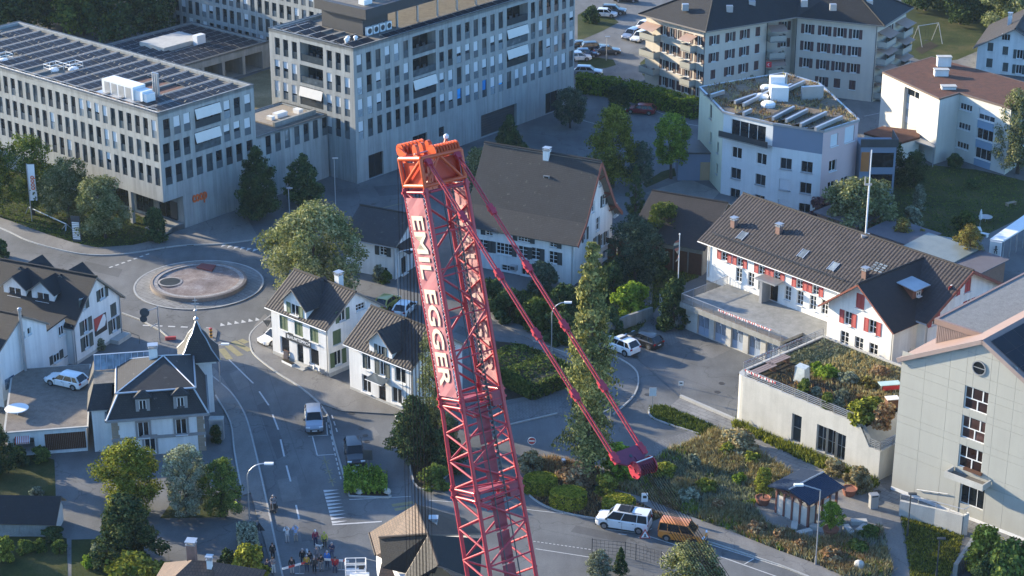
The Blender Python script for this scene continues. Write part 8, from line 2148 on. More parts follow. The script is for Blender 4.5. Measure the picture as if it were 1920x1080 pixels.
bd=thing('juniper_bed','raised bed of low green juniper with pale boulders in front of the black car','shrub',G(688,905));rr_=random.Random(12);v,f=[],[]
for _ in range(5200):
 px,py=rr_.uniform(645,726),rr_.uniform(884,929)
 if py<884+(px>715)*12:continue
 p=G(px,py)-G(688,905);p.z=.12+abs(rr_.gauss(0,.28))+.25*math.sin(px*.3)**2;leafquad(v,f,p,Vector((0,0,1))+rand_dir(rr_)*.9,.11,rr_)
me=bpy.data.meshes.new('foliage');me.from_pydata([tuple(p)for p in v],[],f);me.materials.append(L_BRIGHT);put('foliage',me,bd)
q=MB();c_=[G(*p)-G(688,905)for p in((644,884),(716,884),(727,929),(656,929))];q.prism([(p.x,p.y)for p in c_],0,.16);q.obj('soil',SOIL,bd)
for k,(px,py)in enumerate(((665,892),(673,926),(725,926))):
 q=MB();q.lathe([(.38,0),(.42,.2),(.26,.42),(.04,.48)],9);st_=q.obj('boulder',CONC,None,G(px,py)+Vector((0,0,.12)));st_.rotation_euler=(.15*k,.1,k);tag(st_,('pale boulder at the top of the juniper bed','pale boulder at the kerb of the juniper bed','pale boulder at the right tip of the juniper bed')[k],'boulder','boulders in the juniper bed')
def inpoly(p,poly):
 c=False;n=len(poly)
 for i in range(n):
  a,b=poly[i],poly[i-1]
  if(a[1]>p[1])!=(b[1]>p[1])and p[0]<(b[0]-a[0])*(p[1]-a[1])/(b[1]-a[1])+a[0]:c=not c
 return c
def grass(name,polys,n,h,mat,seed,holes=(),wd=.05,kind='stuff',z=0.0,clump=0.0):
 r=random.Random(seed);v,f=[],[]
 for poly in polys:
  W=[G(*q)for q in poly];H_=[[G(*q)for q in hh]for hh in holes];x0,x1=min(q.x for q in W),max(q.x for q in W);y0,y1=min(q.y for q in W),max(q.y for q in W);m=0;tries=0
  while m<n/len(polys)and tries<n*8:
   tries+=1;p=Vector((r.uniform(x0,x1),r.uniform(y0,y1),z))
   if clump and math.sin(p.x*.9+seed)*math.sin(p.y*.7+seed*2)+.6*math.sin(p.x*.31+p.y*.43)<clump:continue
   if not inpoly(p,W)or any(inpoly(p,q)for q in H_):continue
   m+=1;hh=h*r.uniform(.5,1.3)
   for _ in range(4):
    a=r.uniform(0,6.28);d=Vector((math.cos(a),math.sin(a),0));lean=Vector((r.gauss(0,.3),r.gauss(0,.3),0))*hh;b=p+Vector((r.gauss(0,.12),r.gauss(0,.12),0));k=len(v)
    v+=[b-d*wd,b+d*wd,b+lean*.5+d*wd*.7+Vector((0,0,hh*.6)),b+lean+Vector((0,0,hh))];f.append((k,k+1,k+2,k+3))
 me=bpy.data.meshes.new(name);me.from_pydata([tuple(p)for p in v],[],f);me.materials.append(mat);return tag(put(name,me),kind=kind)
MEA=[[(1218,862),(1262,843),(1301,833),(1345,810),(1440,864),(1500,905),(1560,935),(1420,960),(1440,985),(1520,1012),(1600,1002),(1655,985),(1672,1085),(1580,1082),(1528,1056),(1460,1032),(1373,996),(1276,960),(1207,932),(1134,911),(1130,890),(1190,868)]]
PLZ=[[(1414,945),(1436,935),(1590,925),(1645,925),(1700,960),(1655,985),(1600,1002),(1520,1012),(1440,988)]]
grass('meadow_grass',MEA,3400,.5,L_GREY,1,PLZ,.05);grass('dry_grass',MEA,4200,.65,L_STRAW,2,PLZ,.05,clump=.15);grass('green_weeds',MEA,900,.5,L_BRIGHT,3,PLZ,.08,clump=.4)
grass('dry_grass',[[(1290,838),(1345,810),(1440,864),(1500,905),(1450,905),(1380,870)]],1800,.8,L_STRAW,4);grass('rusty_weeds',[[(1373,994),(1440,985),(1520,1014),(1600,1004),(1655,990),(1640,1050),(1590,1082),(1528,1054),(1460,1030)]],1500,.6,L_RUST,5,clump=-.1)
grass('green_weeds',[[(1376,790),(1440,818),(1530,856),(1645,905),(1640,915),(1600,906),(1500,860),(1400,812),(1372,800)]],1100,.6,L_YEL,6,(),.08)
grass('lawn_tufts',[[(1218,765),(1240,760),(1300,782),(1345,803),(1338,816),(1310,814),(1225,785)]],900,.3,L_MID,7,(),.06)
grass('dry_grass',[[(985,862),(1045,862),(1120,880),(1135,905),(1120,910),(1045,890),(985,878)]],900,.6,L_RUST,8);grass('dry_grass',[[(985,905),(993,930),(1040,957),(1120,974),(1215,980),(1245,968),(1170,928)]],700,.35,L_RUST,9)
grass('lawn_tufts',[[(1690,962),(1806,1003),(1800,1030),(1770,1110),(1712,1110)]],1500,.22,L_YEL,10);grass('lawn_tufts',[[(0,407),(92,440),(139,455),(183,464),(250,459),(303,447),(330,432),(300,420),(240,395),(120,345),(0,320)]],2600,.16,L_MID,11)
grass('lawn_tufts',[[(905,560),(980,545),(1085,540),(1150,480),(1222,430),(1300,470),(1310,520),(1262,540),(1222,590),(1180,640),(1120,640),(1060,650),(1000,622)]],3000,.35,L_MID,12)
grass('lawn_tufts',[[(1640,330),(1752,310),(1905,335),(1920,385),(1850,440),(1800,470),(1740,470),(1660,445)]],2600,.14,L_MID,13)
r=random.Random(8)
for i,(px,py,m,nm)in enumerate(((1245,890,L_YEL,'small yellow flowered weed near the spreader block'),(1325,918,L_YEL,'tall yellow weed in the middle of the meadow'),(1385,905,L_BRIGHT,'green thistle stalk left of the pavilion pot'),(1300,880,L_GREY,'grey thistle clump in the meadow'),(1365,855,L_YEL,'yellow flower clump at the top of the meadow'),(1410,870,L_YEL,'yellow flower clump nearer the pavilion'),(1290,935,L_GREY,'grey weed at the lower meadow edge'),(1345,955,L_RUST,'rusty dock plant by the pavement'),(1500,1030,L_RUST,'rusty dock plants below the pavilion'),(1560,1050,L_RUST,'rust brown shrub beside the white stone at the bottom'),(1460,1012,L_RUST,'red brown weed by the lamp post of the pavilion'),(1605,1035,L_MID,'green weed on the gravel near the concrete path'),(1630,1005,L_MID,'green bank plants under the stone seats'),(1420,1000,L_RUST,'brown weed at the road side of the pavilion'))):
 tree('bush',px,py-18-r.random()*12,py,26+r.random()*26,nm,m,1200,110+i%4,cat='plant',name='wild_plant',group='tall wild plants in the meadow')
def gp(u,v):return GB['o']+AZ(GB['az'])*u+AZ(GB['az']-90)*v+Vector((0,0,GB['z']))
r=random.Random(21)
def roofshrub(px,py,w,h,label,mat,kind='bush',n=2400):
 g=G(px,py,GB['z']);dep=g.y*CP+(CAM_H-g.z)*SP;rad=w/2/(FPX/dep);o=thing('shrub',label,'shrub',g,r.random()*6);cm_,asp=crown(kind,120+int(px)%4,mat,n,h/rad);c=put('crown',cm_,o);c.scale=(rad,rad,h/asp);t_=put('stem',trunk_mesh('broad',BARK),o);t_.scale=(h*.4,h*.4,h*.6)
for a in((1508,737,28,1.7,'rounded shrub at the railing of the roof garden',L_MID),(1552,765,34,1.7,'middle rounded shrub at the railing of the roof garden',L_MID),(1530,742,22,1.1,'small shrub between the rounded ones in the roof garden',L_GREY),(1572,768,26,1.3,'silvery shrub at the roof garden railing',L_GREY),(1622,790,70,2.6,'large yellow green shrub at the end of the roof garden',L_YEL),(1655,800,52,2.6,'large reddish brown shrub at the end of the roof garden',L_RUST),(1550,705,50,1.2,'flowering patch in the middle of the roof garden',L_BRIGHT),(1590,715,40,1.1,'lavender patch in the roof garden',L_GREY),(1625,725,40,1.0,'orange flowered patch in the roof garden',L_GOLD),(1530,695,30,1.0,'green patch beside the plastic covered frame',L_BRIGHT),(1515,690,26,.9,'straw coloured clump at the roof garden lawn',L_STRAW),(1650,700,40,.8,'brown grass clump by the white wing',L_RUST),(1578,745,30,.9,'grey herb patch in the roof garden',L_GREY),(1640,770,34,1.4,'green shrub below the garden table',L_MID)):roofshrub(*a)
def grass_roof(n,u0,u1,v0,v1,h,mat,seed,name='roof_garden_grass'):
 r=random.Random(seed);v,f=[],[]
 for _ in range(n):
  p=gp(r.uniform(u0,u1),r.uniform(v0,v1));hh=h*r.uniform(.4,1.3)
  for _ in range(3):a=r.uniform(0,6.28);d=Vector((math.cos(a),math.sin(a),0));k=len(v);b=p+d*.1*r.random();v+=[b-d*.05,b+d*.05,b+Vector((r.gauss(0,.1),r.gauss(0,.1),hh))];f.append((k,k+1,k+2))
 me=bpy.data.meshes.new(name);me.from_pydata([tuple(p)for p in v],[],f);me.materials.append(mat);tag(put(name,me),kind='stuff')
grass_roof(1500,GB['D']*.5,GB['D']-.5,GB['y0']+.4,GB['f']-.6,.25,L_GREY,1);grass_roof(1300,GB['D']*.35,GB['D']-1,GB['y0']+.4,GB['f']*.75,.45,L_STRAW,2);grass_roof(700,.4,GB['D']*.5,GB['y0']+.4,GB['f']-3,.4,L_RUST,3)
for i,(x,y,h)in enumerate(((-80,176,12),(-80,183,12),(-82,190,11))):  # unseen trees added beyond the left edge to shade the lower left
 cx,bs=PX((x,y,0));tree('broad',cx,0,bs,165,'tall garden tree outside the left edge, '+wlab[i+1].replace('second','first')+' of the shading row',L_DARK,4200,90+i,clear=.04,group='garden trees outside the left edge',hgt=h)
def roof_tufts(W,z,n,mats,seed,root=None):
 r=random.Random(seed);x0,x1=min(q.x for q in W),max(q.x for q in W);y0,y1=min(q.y for q in W),max(q.y for q in W)
 for m in mats:
  v,f=[],[]
  for _ in range(n*3):
   p=Vector((r.uniform(x0,x1),r.uniform(y0,y1),z))
   if not inpoly(p,W)or math.sin(p.x*1.1+seed+len(m.name))*math.sin(p.y*.9)<-.1:continue
   for _ in range(3):a=r.uniform(0,6.28);d=Vector((math.cos(a),math.sin(a),0));k=len(v);b=p+d*.2*r.random();v+=[b-d*.07,b+d*.07,b+Vector((r.gauss(0,.15),r.gauss(0,.15),.42*r.uniform(.4,1.3)))];f.append((k,k+1,k+2))
  me=bpy.data.meshes.new('roof_plants');me.from_pydata([tuple(p)for p in v],[],f);me.materials.append(m);o=put('roof_plants',me,root);tag(o,kind='stuff')
  if root:o.location=-Vector(root.location)
roof_tufts(cq,ZP+.05,700,(L_STRAW,L_RUST),3,pb_)
# ------------------------------------------------------------------ vehicles
TYRE=M('tyre_rubber',(.018,.018,.018),.85,.2,4.0);RIM=M('alloy_rim',(.35,.36,.37),.35,.1,4.0,metal=.7)
CARGLASS=MGLASS('car_glass',(.012,.016,.020),.05,.4);TRIM=M('black_plastic_trim',(.02,.02,.021),.6,.15,4.0)
HLAMP=M('headlamp_clear',(.62,.64,.66),.15,.1,4.0);TLAMP=M('tail_lamp_red',(.32,.015,.015),.25,.1,4.0);PLATE=M('number_plate_white',(.65,.65,.62),.5)
def carpaint(name,col,metal=.25):
 if name in MATS:return MATS[name]
 m=M(name,col,.32,.05,1.5,metal=metal);b=m.node_tree.nodes['Principled BSDF'];b.inputs['Coat Weight'].default_value=.6;b.inputs['Coat Roughness'].default_value=.08;return m
CARK={
'hatch':(4.1,1.76,1.48,.86,.92,.95,.25,-1.35,-1.95,.31),'estate':(4.65,1.80,1.48,.86,.92,1.0,.3,-1.75,-2.22,.32),'suv':(4.65,1.86,1.66,1.0,1.06,1.05,.35,-1.75,-2.22,.36),
'sedan':(4.6,1.82,1.45,.86,.92,.95,.3,-1.0,-1.75,.32),'van':(5.1,1.94,1.92,1.10,1.12,1.55,.85,-2.40,-2.50,.34),'smallvan':(4.4,1.80,1.82,1.02,1.06,1.25,.55,-2.05,-2.16,.32),'bus':(4.95,1.92,1.96,1.12,1.12,1.75,1.15,-2.30,-2.42,.34)}
def _loft(st,m):
 q=MB();n=len(st[0])
 for a,b in zip(st[:-1],st[1:]):
  for i in range(n-1):q.face([a[i],b[i],b[i+1],a[i+1]],m)
 q.face(st[0],m);q.face(st[-1][::-1],m)
 return q
def car_parts(kind):
 k=('car',kind)
 if k in _wc:return _wc[k]
 L,W,H,hb,zb,xw,xf,xr,xt,rw=CARK[kind];w=W/2;x0,x1=L/2,-L/2
 def stn(x,hw,zl,zt,cr=.0):
  P=[]
  for sy in(1,-1):
   col=[(x,sy*hw*.86,zl),(x,sy*hw*.985,zl+.10),(x,sy*hw,(zl+zt)*.5),(x,sy*hw*.975,zt-.10),(x,sy*hw*.90,zt)]
   P.append(col)
  return P[0]+[(x,0,zt+cr)]+P[1][::-1]
 van=kind in('van','smallvan','bus')
 S_=[(x0,w*.70,.38,hb-.32),(x0-.10,w*.86,.25,hb-.18),(x0-.35,w*.96,.20,hb-.07),(x0-.9,w,.19,hb),(xw,w,.19,zb),(0,w,.19,zb),(x1+.9,w,.19,zb+.02),(x1+.35,w*.98,.20,zb+.02),(x1+.08,w*.93,.26,zb),(x1,w*.84,.36,zb-.12)]
 q=_loft([stn(*a,.03)for a in S_],0);body=q.mesh('body',[CARGLASS],True);body.materials.clear()
 wb,wt=w*.90,w*.74;zr=H-.03
 G_=MB();
 A,B,C,D=(xw,zb),(xf,zr),(xr,zr),(xt,zb+.02)
 for sy in(1,-1):
  f=[(A[0],sy*wb,A[1]),(D[0],sy*wb,D[1]),(C[0],sy*wt,C[1]),(B[0],sy*wt,B[1])];G_.face(f if sy<0 else f[::-1])
 G_.face([(A[0],wb,A[1]),(A[0],-wb,A[1]),(B[0],-wt,B[1]),(B[0],wt,B[1])][::-1]);G_.face([(D[0],wb,D[1]),(D[0],-wb,D[1]),(C[0],-wt,C[1]),(C[0],wt,C[1])])
 glass=G_.mesh('window_glass',CARGLASS)
 Rf=MB();n=6
 prev=None
 for i in range(n+1):
  t=i/n;x=B[0]+.06+(C[0]-B[0]-.10)*t;z=zr+.055*math.sin(math.pi*(.15+.7*t));cur=[(x,wt*1.02,zr-.05),(x,wt*.94,z),(x,wt*.5,z+.035),(x,0,z+.045),(x,-wt*.5,z+.035),(x,-wt*.94,z),(x,-wt*1.02,zr-.05)]
  if prev:
   for j in range(6):Rf.face([prev[j],cur[j],cur[j+1],prev[j+1]])
  prev=cur
 roof=Rf.mesh('roof',[CARGLASS],True);roof.materials.clear()
 Pm=MB()
 for sy in(1,-1):
  Pm.beam((A[0],sy*wb,A[1]-.02),(B[0],sy*wt,B[1]),.09,.07);Pm.beam((D[0],sy*wb,D[1]-.02),(C[0],sy*wt,C[1]),.16 if not van else .2,.09);Pm.beam((B[0],sy*wt,B[1]),(C[0],sy*wt,C[1]),.08,.07)
  for f in((.42,)if kind in('hatch','sedan')else(.36,.74)):
   xb=A[0]+(D[0]-A[0])*f;xtp=B[0]+(C[0]-B[0])*(f-.02);Pm.beam((xb,sy*(wb+.004),zb),(xtp,sy*(wt+.004),zr),.09,.05)
 pill=Pm.mesh('pillars',[CARGLASS]);pill.materials.clear()
 wh=MB();wh.tube((0,-.10,0),(0,.10,0),rw,18);tyre=wh.mesh('tyre',TYRE)
 rm=MB();rm.tube((0,.085,0),(0,.112,0),rw*.66,12)
 for i in range(5):a=i*2*math.pi/5;rm.obox((rw*.34*math.cos(a),.116,rw*.34*math.sin(a)),(rw*.30*math.cos(a),0,rw*.30*math.sin(a)),(0,.01,0),(-.035*math.sin(a),0,.035*math.cos(a)))
 rim=rm.mesh('rim',RIM)
 hl=MB();hl.obox((0,0,0),(.09,.03,.0),(-.05,.20,.0),(0,0,.065));head=hl.mesh('headlight',HLAMP)
 tl=MB();tl.box(-.04,-.15,-.09,.04,.15,.09)if not van else tl.box(-.05,-.09,-.25,.05,.09,.25);tail=tl.mesh('tail_light',TLAMP)
 mi=MB();mi.obox((0,0,0),(.07,0,0),(0,.10,0),(0,0,.075));mir=mi.mesh('mirror',TRIM)
 gr=MB();gr.box(x0-.06,-w*.5,.40,x0+.012,w*.5,hb-.42);gr.box(x0-.12,-w*.80,.22,x0-.0,w*.80,.36);gr.box(x1-.006,-w*.80,.24,x1+.10,w*.80,.40);trim=gr.mesh('bumper_trim',TRIM)
 ar=MB()
 for xx in(x0-.92,x1+.86):
  for sy in(1,-1):
   for i in range(9):
    a,b=math.pi*i/9,math.pi*(i+1)/9;r0,r1=rw*.9,rw+.09;f=[(xx+r0*math.cos(a),sy*(w+.004),rw+r0*math.sin(a)),(xx+r1*math.cos(a),sy*(w+.004),rw+r1*math.sin(a)),(xx+r1*math.cos(b),sy*(w+.004),rw+r1*math.sin(b)),(xx+r0*math.cos(b),sy*(w+.004),rw+r0*math.sin(b))];ar.face(f if sy<0 else f[::-1])
 arch=ar.mesh('wheel_arch',TRIM)
 dl=MB()
 for sy in(1,-1):
  for f in(.05,.40,.72):
   xd=A[0]+(D[0]-A[0])*f;dl.box(xd-.008,sy*(w+.001)-.004,.34,xd+.008,sy*(w+.001)+.004,zb-.08)
  for f in(.34,.66):xd=A[0]+(D[0]-A[0])*f;dl.box(xd-.10,sy*(w+.012)-.014,zb-.16,xd+.10,sy*(w+.012)+.014,zb-.12)
 door=dl.mesh('door_seams',TRIM);pl=MB();pl.box(-.008,-.26,-.06,.008,.26,.06);plate=pl.mesh('number_plate',PLATE)
 _wc[k]=(body,glass,roof,pill,tyre,rim,head,tail,mir,trim,arch,door,plate);return _wc[k]
def slot(o,m):
 if not o.data.materials:o.data.materials.append(None)
 o.material_slots[0].link='OBJECT';o.material_slots[0].material=m
def car(kind,px,py,az,paint,label,cat='car',group=None,name='parked_car',roofmat=None):
 L,W,H,hb,zb,xw,xf,xr,xt,rw=CARK[kind];w=W/2;x0,x1=L/2,-L/2
 body,glass,roof,pill,tyre,rim,head,tail,mir,trim,arch,door,plate=car_parts(kind)
 c=thing(name,label,cat,G(px,py)+Vector((0,0,.006)),R(90-az),group)
 slot(put('body',body,c),paint);put('window_glass',glass,c);slot(put('roof',roof,c),roofmat or paint);slot(put('pillars',pill,c),paint);put('bumper_trim',trim,c);put('wheel_arch',arch,c);put('door_seams',door,c)
 for xx in(x0-.92,x1+.86):
  for sy in(1,-1):t=put('wheel',None,c,(xx,sy*(w-.095),rw),0 if sy>0 else math.pi);put('tyre',tyre,t);put('rim',rim,t)
 for sy in(1,-1):
  h=put('headlight',head,c,(x0-.14,sy*w*.70,hb-.20));h.rotation_euler=(0,0,0);h.scale=(1,sy,1);put('tail_light',tail,c,(x1+.03 if kind not in('van','smallvan','bus')else x1+.05,sy*w*.78,zb-.10 if kind not in('van','smallvan','bus')else zb+.0));put('mirror',mir,c,(xw-.12,sy*(w+.06),zb+.06))
 put('number_plate',plate,c,(x0+.02,0,.46));put('number_plate',plate,c,(x1-.012,0,.62));return c
P_SIL=carpaint('paint_silver_grey',(.30,.33,.37),.5);P_BLK=carpaint('paint_black',(.012,.013,.016),.2);P_WHT=carpaint('paint_white',(.72,.72,.70),0);P_RED=carpaint('paint_dark_red',(.22,.012,.02),.2);P_ORA=carpaint('paint_orange',(.62,.21,.03),.0);P_YEL=carpaint('paint_yellow',(.45,.36,.06),.1);P_BLU=carpaint('paint_night_blue',(.02,.03,.075),.3);P_GRY=carpaint('paint_dark_grey',(.05,.053,.058),.4)
car('suv',589,797,173,P_SIL,'silver grey suv parked on the main street',group=None)
car('suv',665,860,171,P_BLK,'black car parked nose down behind the juniper bed')
cw_=car('estate',125,724,-65,P_WHT,'white estate car parked below the white house with the flue');cw_.location=G(125,722,hgz+.135)
car('hatch',517,640,228,P_WHT,'small white car half hidden by the left end of the green shuttered house')
car('hatch',727,575,25,P_YEL,'yellow car behind the green shuttered house')
car('hatch',760,586,20,P_WHT,'white car behind the hanging ropes at the second white house')
cs=car('suv',1163,657,-45,P_WHT,'white suv with a dark light bar at the retaining wall','car')
q=MB();q.box(-.65,-.55,1.72,-.35,.55,1.82);q.obj('light_bar',TRIM,cs)
car('estate',1207,645,-45,P_BLK,'black estate car beside the white suv at the retaining wall')
cv=car('van',1169,988,-72,P_WHT,'white van with dark roof panels parked beside the clipped yews','van',name='parked_van')
q=MB();q.box(-.9,-.55,1.985,.45,.55,2.03);q.obj('roof_panel',PANEL,cv);q=MB();[q.tube((-1.9,sy*.72,2.02),(.5,sy*.72,2.02),.03,6)for sy in(1,-1)];q.box(-.75,-.75,2.03,-.62,.75,2.08);q.obj('roof_rack',TRIM,cv)
lettering(cv,'SECURITY',.34,(-.15,-.985,.72),(R(90),0,0),M('van_pale_lettering',(.52,.56,.60),.6),.003,.004)if False else None
q=MB();[q.box(-1.5+.42*i,-.982,.62,-1.22+.42*i,-.976,.92)for i in range(7)];q.obj('side_stripe',M('van_pale_stripe',(.50,.56,.62),.5),cv)
q=MB();[q.box(-1.55+.13*i,-.90,1.50,-1.46+.13*i,-.885,1.60)for i in range(8)];q.obj('window_lettering',WHITEPAINT,cv)
car('smallvan',1280,1011,108,P_ORA,'orange van parked behind the luffing ropes on the road','van',name='parked_van')
cb2=car('bus',1762,474,122,P_WHT,'white van bus with a dark roof behind the fire station','van',name='parked_van',roofmat=P_BLK)
car('estate',1201,212,-75,P_RED,'dark red estate car beside the laurel hedge')
car('estate',1103,140,98,P_SIL,'silver estate car at the corner of the stone block')
car('suv',1113,96,80,P_BLK,'black suv farthest back in the dark parked group',group='cars parked behind the stone block')
car('hatch',1099,107,82,P_BLU,'night blue car in front of the black suv',group='cars parked behind the stone block')
car('sedan',1138,101,84,P_GRY,'dark grey saloon at the right end of the parked group',group='cars parked behind the stone block')
car('hatch',1086,113,82,P_WHT,'white car at the left end of the parked group',group='cars parked behind the stone block')
car('sedan',1090,92,80,P_GRY,'dark saloon behind the night blue car',group='cars parked behind the stone block')
car('estate',1184,70,212,P_SIL,'pale blue silver car next to the cream apartment house',group='cars parked at the cream apartment house')
car('estate',1200,75,212,P_WHT,'white car next to the cream apartment house',group='cars parked at the cream apartment house')
car('hatch',1206,55,212,P_WHT,'white car farthest back at the cream apartment house',group='cars parked at the cream apartment house')
car('hatch',1136,31,100,P_WHT,'white car on the upper car park beside the round bush')
car('suv',1150,26,100,P_GRY,'dark car behind the white car on the upper car park')
car('sedan',1174,3,96,P_BLK,'dark saloon at the top edge of the picture')
# ------------------------------------------------------------------ lamps, signs, masts
def lamp(px,py,top,label,arm=None,style='curve',mat=None,group='street lamps'):
 g=G(px,py);h=ZT(g,top);o=thing('street_lamp',label,'street lamp',g,0,group);m=mat or METAL;q=MB()
 q.tube((0,0,0),(0,0,.9),.10,8);
 if arm:
  a=in_d(g,arm[0],arm[1]);a=a-g;L=Vector((a.x,a.y,0));zt=a.z;n=6
  if style=='curve':
   pts=[Vector((0,0,.9)),Vector((0,0,h))]+[Vector((L.x*(1-math.cos(t)),L.y*(1-math.cos(t)),h+(zt-h)*math.sin(t)))for t in[math.pi/2*(i+1)/n for i in range(n)]]
  else:pts=[Vector((0,0,.9)),Vector((0,0,h)),Vector((L.x,L.y,zt))]
  q.path(pts,.06,7);e=pts[-1];d=L.normalized()if L.length else Vector((1,0,0));q.obj('pole',m,o)
  p=MB();p.obox(e+d*.35,d*.42,Vector((-d.y,d.x,0))*.16,Vector((0,0,.08)));p.obox(e+d*.38-Vector((0,0,.085)),d*.3,Vector((-d.y,d.x,0))*.12,Vector((0,0,.02)));p.obj('lamp_head',WHITEPAINT,o)
 else:
  q.tube((0,0,.9),(0,0,h),.06,8);q.obj('pole',m,o);p=MB();p.obox((.15,0,h+.02),(.38,0,0),(0,.15,0),(0,0,.06));p.obj('lamp_head',m,o)
 return o
def in_d(g,px,py):
 x=None;a,b=(px-960)/FPX,(540-py)/FPX;dy,dz=CP+b*SP,-SP+b*CP;t=g.y/dy;return Vector((a*t,g.y,CAM_H+dz*t))
lamp(469,992,897,'curved street lamp on the left pavement of the main street',(497,869))
lamp(413,719,648,'slim lamp on the pavement behind the villa turret',(416,645),'straight')
lamp(630,403,297,'tall slim lamp post in the shaded shop yard')
lamp(544,425,353,'short twin lamp rising behind the round sunlit tree')
lamp(747,567,480,'curved lamp at the corner of the small white house',(770,468))
lamp(1034,667,592,'curved lamp on the lane left of the drooping conifer',(1059,567))
lamp(1143,842,767,'straight armed lamp post behind the drooping conifer',(1110,781),'straight')
lamp(1529,1060,919,'tall lamp post standing in front of the pavilion',(1505,909),'straight')
lamp(1701,1007,926,'dark lamp post on the small lawn at the ramp wall',mat=DARKMETAL);lamp(1755,1085,1010,'dark lamp post nearest the lower right corner',mat=DARKMETAL)
lamp(1837,515,489,'small grey lamp by the right gable of the fire station');lamp(1490,146,104,'lamp post at the inner corner of the cream apartment house');lamp(1137,113,69,'lamp post among the cars parked behind the stone block')
tl=thing('traffic_mast','grey mast with arms and sign backs between the gabled house and the roundabout','mast',G(300,642));g=G(300,642);h=ZT(g,575);q=MB();q.tube((0,0,0),(0,0,h),.08,8);e=in_d(g,277,580)-g;e2=in_d(g,281,602)-g;q.tube((0,0,h-.1),(e.x,0,h-.5),.05,6);q.tube((0,0,h*.55),(e2.x,0,h*.42),.05,6);q.obj('pole',METAL,tl)
for k,(px,py,s_)in enumerate(((271,586,.55),(269,598,.42))):p=in_d(g,px,py)-g;q=MB();q.tube((p.x,-.03,p.z),(p.x,.03,p.z),s_,16);q.obj('sign_back',M('sign_back_grey',(.06,.065,.07),.5),tl)
fpz=G(1270,572);hh=ZT(fpz,440);fl=thing('flagpole','white flagpole with a limp flag beside the garden stairs','flagpole',fpz);q=MB();q.tube((0,0,0),(0,0,hh),.07,8,0,.045);q.lathe([(.09,0),(.09,.12),(.02,.2)],8,0,(0,0,hh));q.obj('pole',WHITEPAINT,fl)
q=MB();n=8
for i in range(n):
 z0,z1=hh-.6-2.6*i/n,hh-.6-2.6*(i+1)/n;w0,w1=.25+.28*math.sin(i*.8)+.12,.25+.28*math.sin((i+1)*.8)+.12;q.face([(-.04,.02*math.sin(i),z0),(-.04-w0,.12*math.sin(i*1.4),z0-.2),(-.04-w1,.12*math.sin((i+1)*1.4),z1-.2),(-.04,.02,z1)],i%3)
q.obj('flag',[M('flag_dull_red',(.30,.10,.07),.8),M('flag_dull_cream',(.35,.30,.22),.8),M('flag_dull_black',(.04,.04,.04),.8)],fl)
fp2=G(1640,360)
def signpost(px,py,h,label,face,cat='road sign',name='road_sign',az=180,pole=.035):
 o=thing(name,label,cat,G(px,py),R(180-az));q=MB();q.tube((0,0,0),(0,0,h),pole,6);q.obj('pole',METAL,o);face(o,h);return o
def disc_face(col,bar=None):
 def f(o,h):
  q=MB();q.tube((0,-.05,h),(0,-.02,h),.42,20,0);q.tube((0,-.053,h),(0,-.05,h),.36,20,1);q.obj('sign_plate',[WHITEPAINT,col],o)
  if bar:q=MB();q.box(-.28,-.062,h-.07,.28,-.055,h+.07);q.obj('white_bar',WHITEPAINT,o)
 return f
SRED=M('sign_red',(.42,.05,.045))
signpost(997,865,2.3,'round red no entry sign with a white bar by the dry grass',disc_face(SRED,True));signpost(833,868,2.0,'round red no entry sign behind the crane boom',disc_face(SRED,True))
def tri_face(o,h):
 q=MB();q.face([(-.5,-.03,h+.4),(.5,-.03,h+.4),(0,-.03,h-.45)][::-1],0);q.face([(-.5,.0,h+.4),(.5,.0,h+.4),(0,.0,h-.45)],0);q.obj('sign_plate',DARKMETAL,o)
def tri_up(o,h):
 q=MB();q.face([(-.5,-.03,h-.4),(.5,-.03,h-.4),(0,-.03,h+.45)],0);q.face([(-.5,.0,h-.4),(.5,.0,h-.4),(0,.0,h+.45)][::-1],0);q.obj('sign_plate',DARKMETAL,o)
signpost(487,1000,.7,'dark triangular road sign back on the left pavement',tri_up);signpost(503,640,2.2,'triangular give way sign above the small white car',tri_face)
def rect(w,h_,m,m2=None):
 def f(o,h):
  q=MB();q.box(-w/2,-.05,h-h_/2,w/2,-.02,h+h_/2,0);q.obj('sign_plate',m,o)
  if m2:q=MB();q.box(-w*.3,-.056,h-h_*.1,w*.3,-.052,h+h_*.2);q.obj('sign_print',m2,o)
 return f
signpost(690,880,1.6,'dark rectangular board on two legs beside the black car',rect(.95,1.1,DARKMETAL));signpost(1208,962,1.7,'white parking sign behind the white van',rect(.6,.95,WHITEPAINT,DARKMETAL));signpost(1223,770,2.2,'pale rectangular sign right of the drooping conifer',rect(.75,.95,M('pale_sign',(.55,.58,.58),.5)));signpost(1276,744,1.6,'small pale sign at the end of the drain channel',rect(.5,.5,M('pale_sign',(.55,.58,.58),.5),DARKMETAL))
wsn=thing('warning_sign','folding red and white triangular warning sign behind the white van','road sign',G(1209,1009));q=MB();q.face([(-.52,-.25,0.12),(.52,-.25,.12),(0,-.05,1.02)],0);q.face([(-.36,-.262,.22),(.36,-.262,.22),(0,-.105,.83)],1);q.obj('sign_plate',[SRED,WHITEPAINT],wsn);q=MB();q.box(-.06,-.24,.32,.06,-.225,.55);q.box(-.14,-.255,.26,.14,-.245,.33);q.obj('digging_symbol',DARKMETAL,wsn);q=MB();q.beam((-.5,-.24,.14),(-.62,.2,0),.04,.04);q.beam((.5,-.24,.14),(.62,.2,0),.04,.04);q.beam((0,-.05,1.0),(0,.4,0),.04,.04);q.obj('leg',METAL,wsn)
ib=thing('info_board','tall grey info board with white strips on the lawn edge','sign board',G(145,453),R(-14));hb_2=ZT(G(145,453),405);q=MB();q.box(-.6,-.08,0,.6,.08,hb_2);q.obj('board',DARKMETAL,ib)
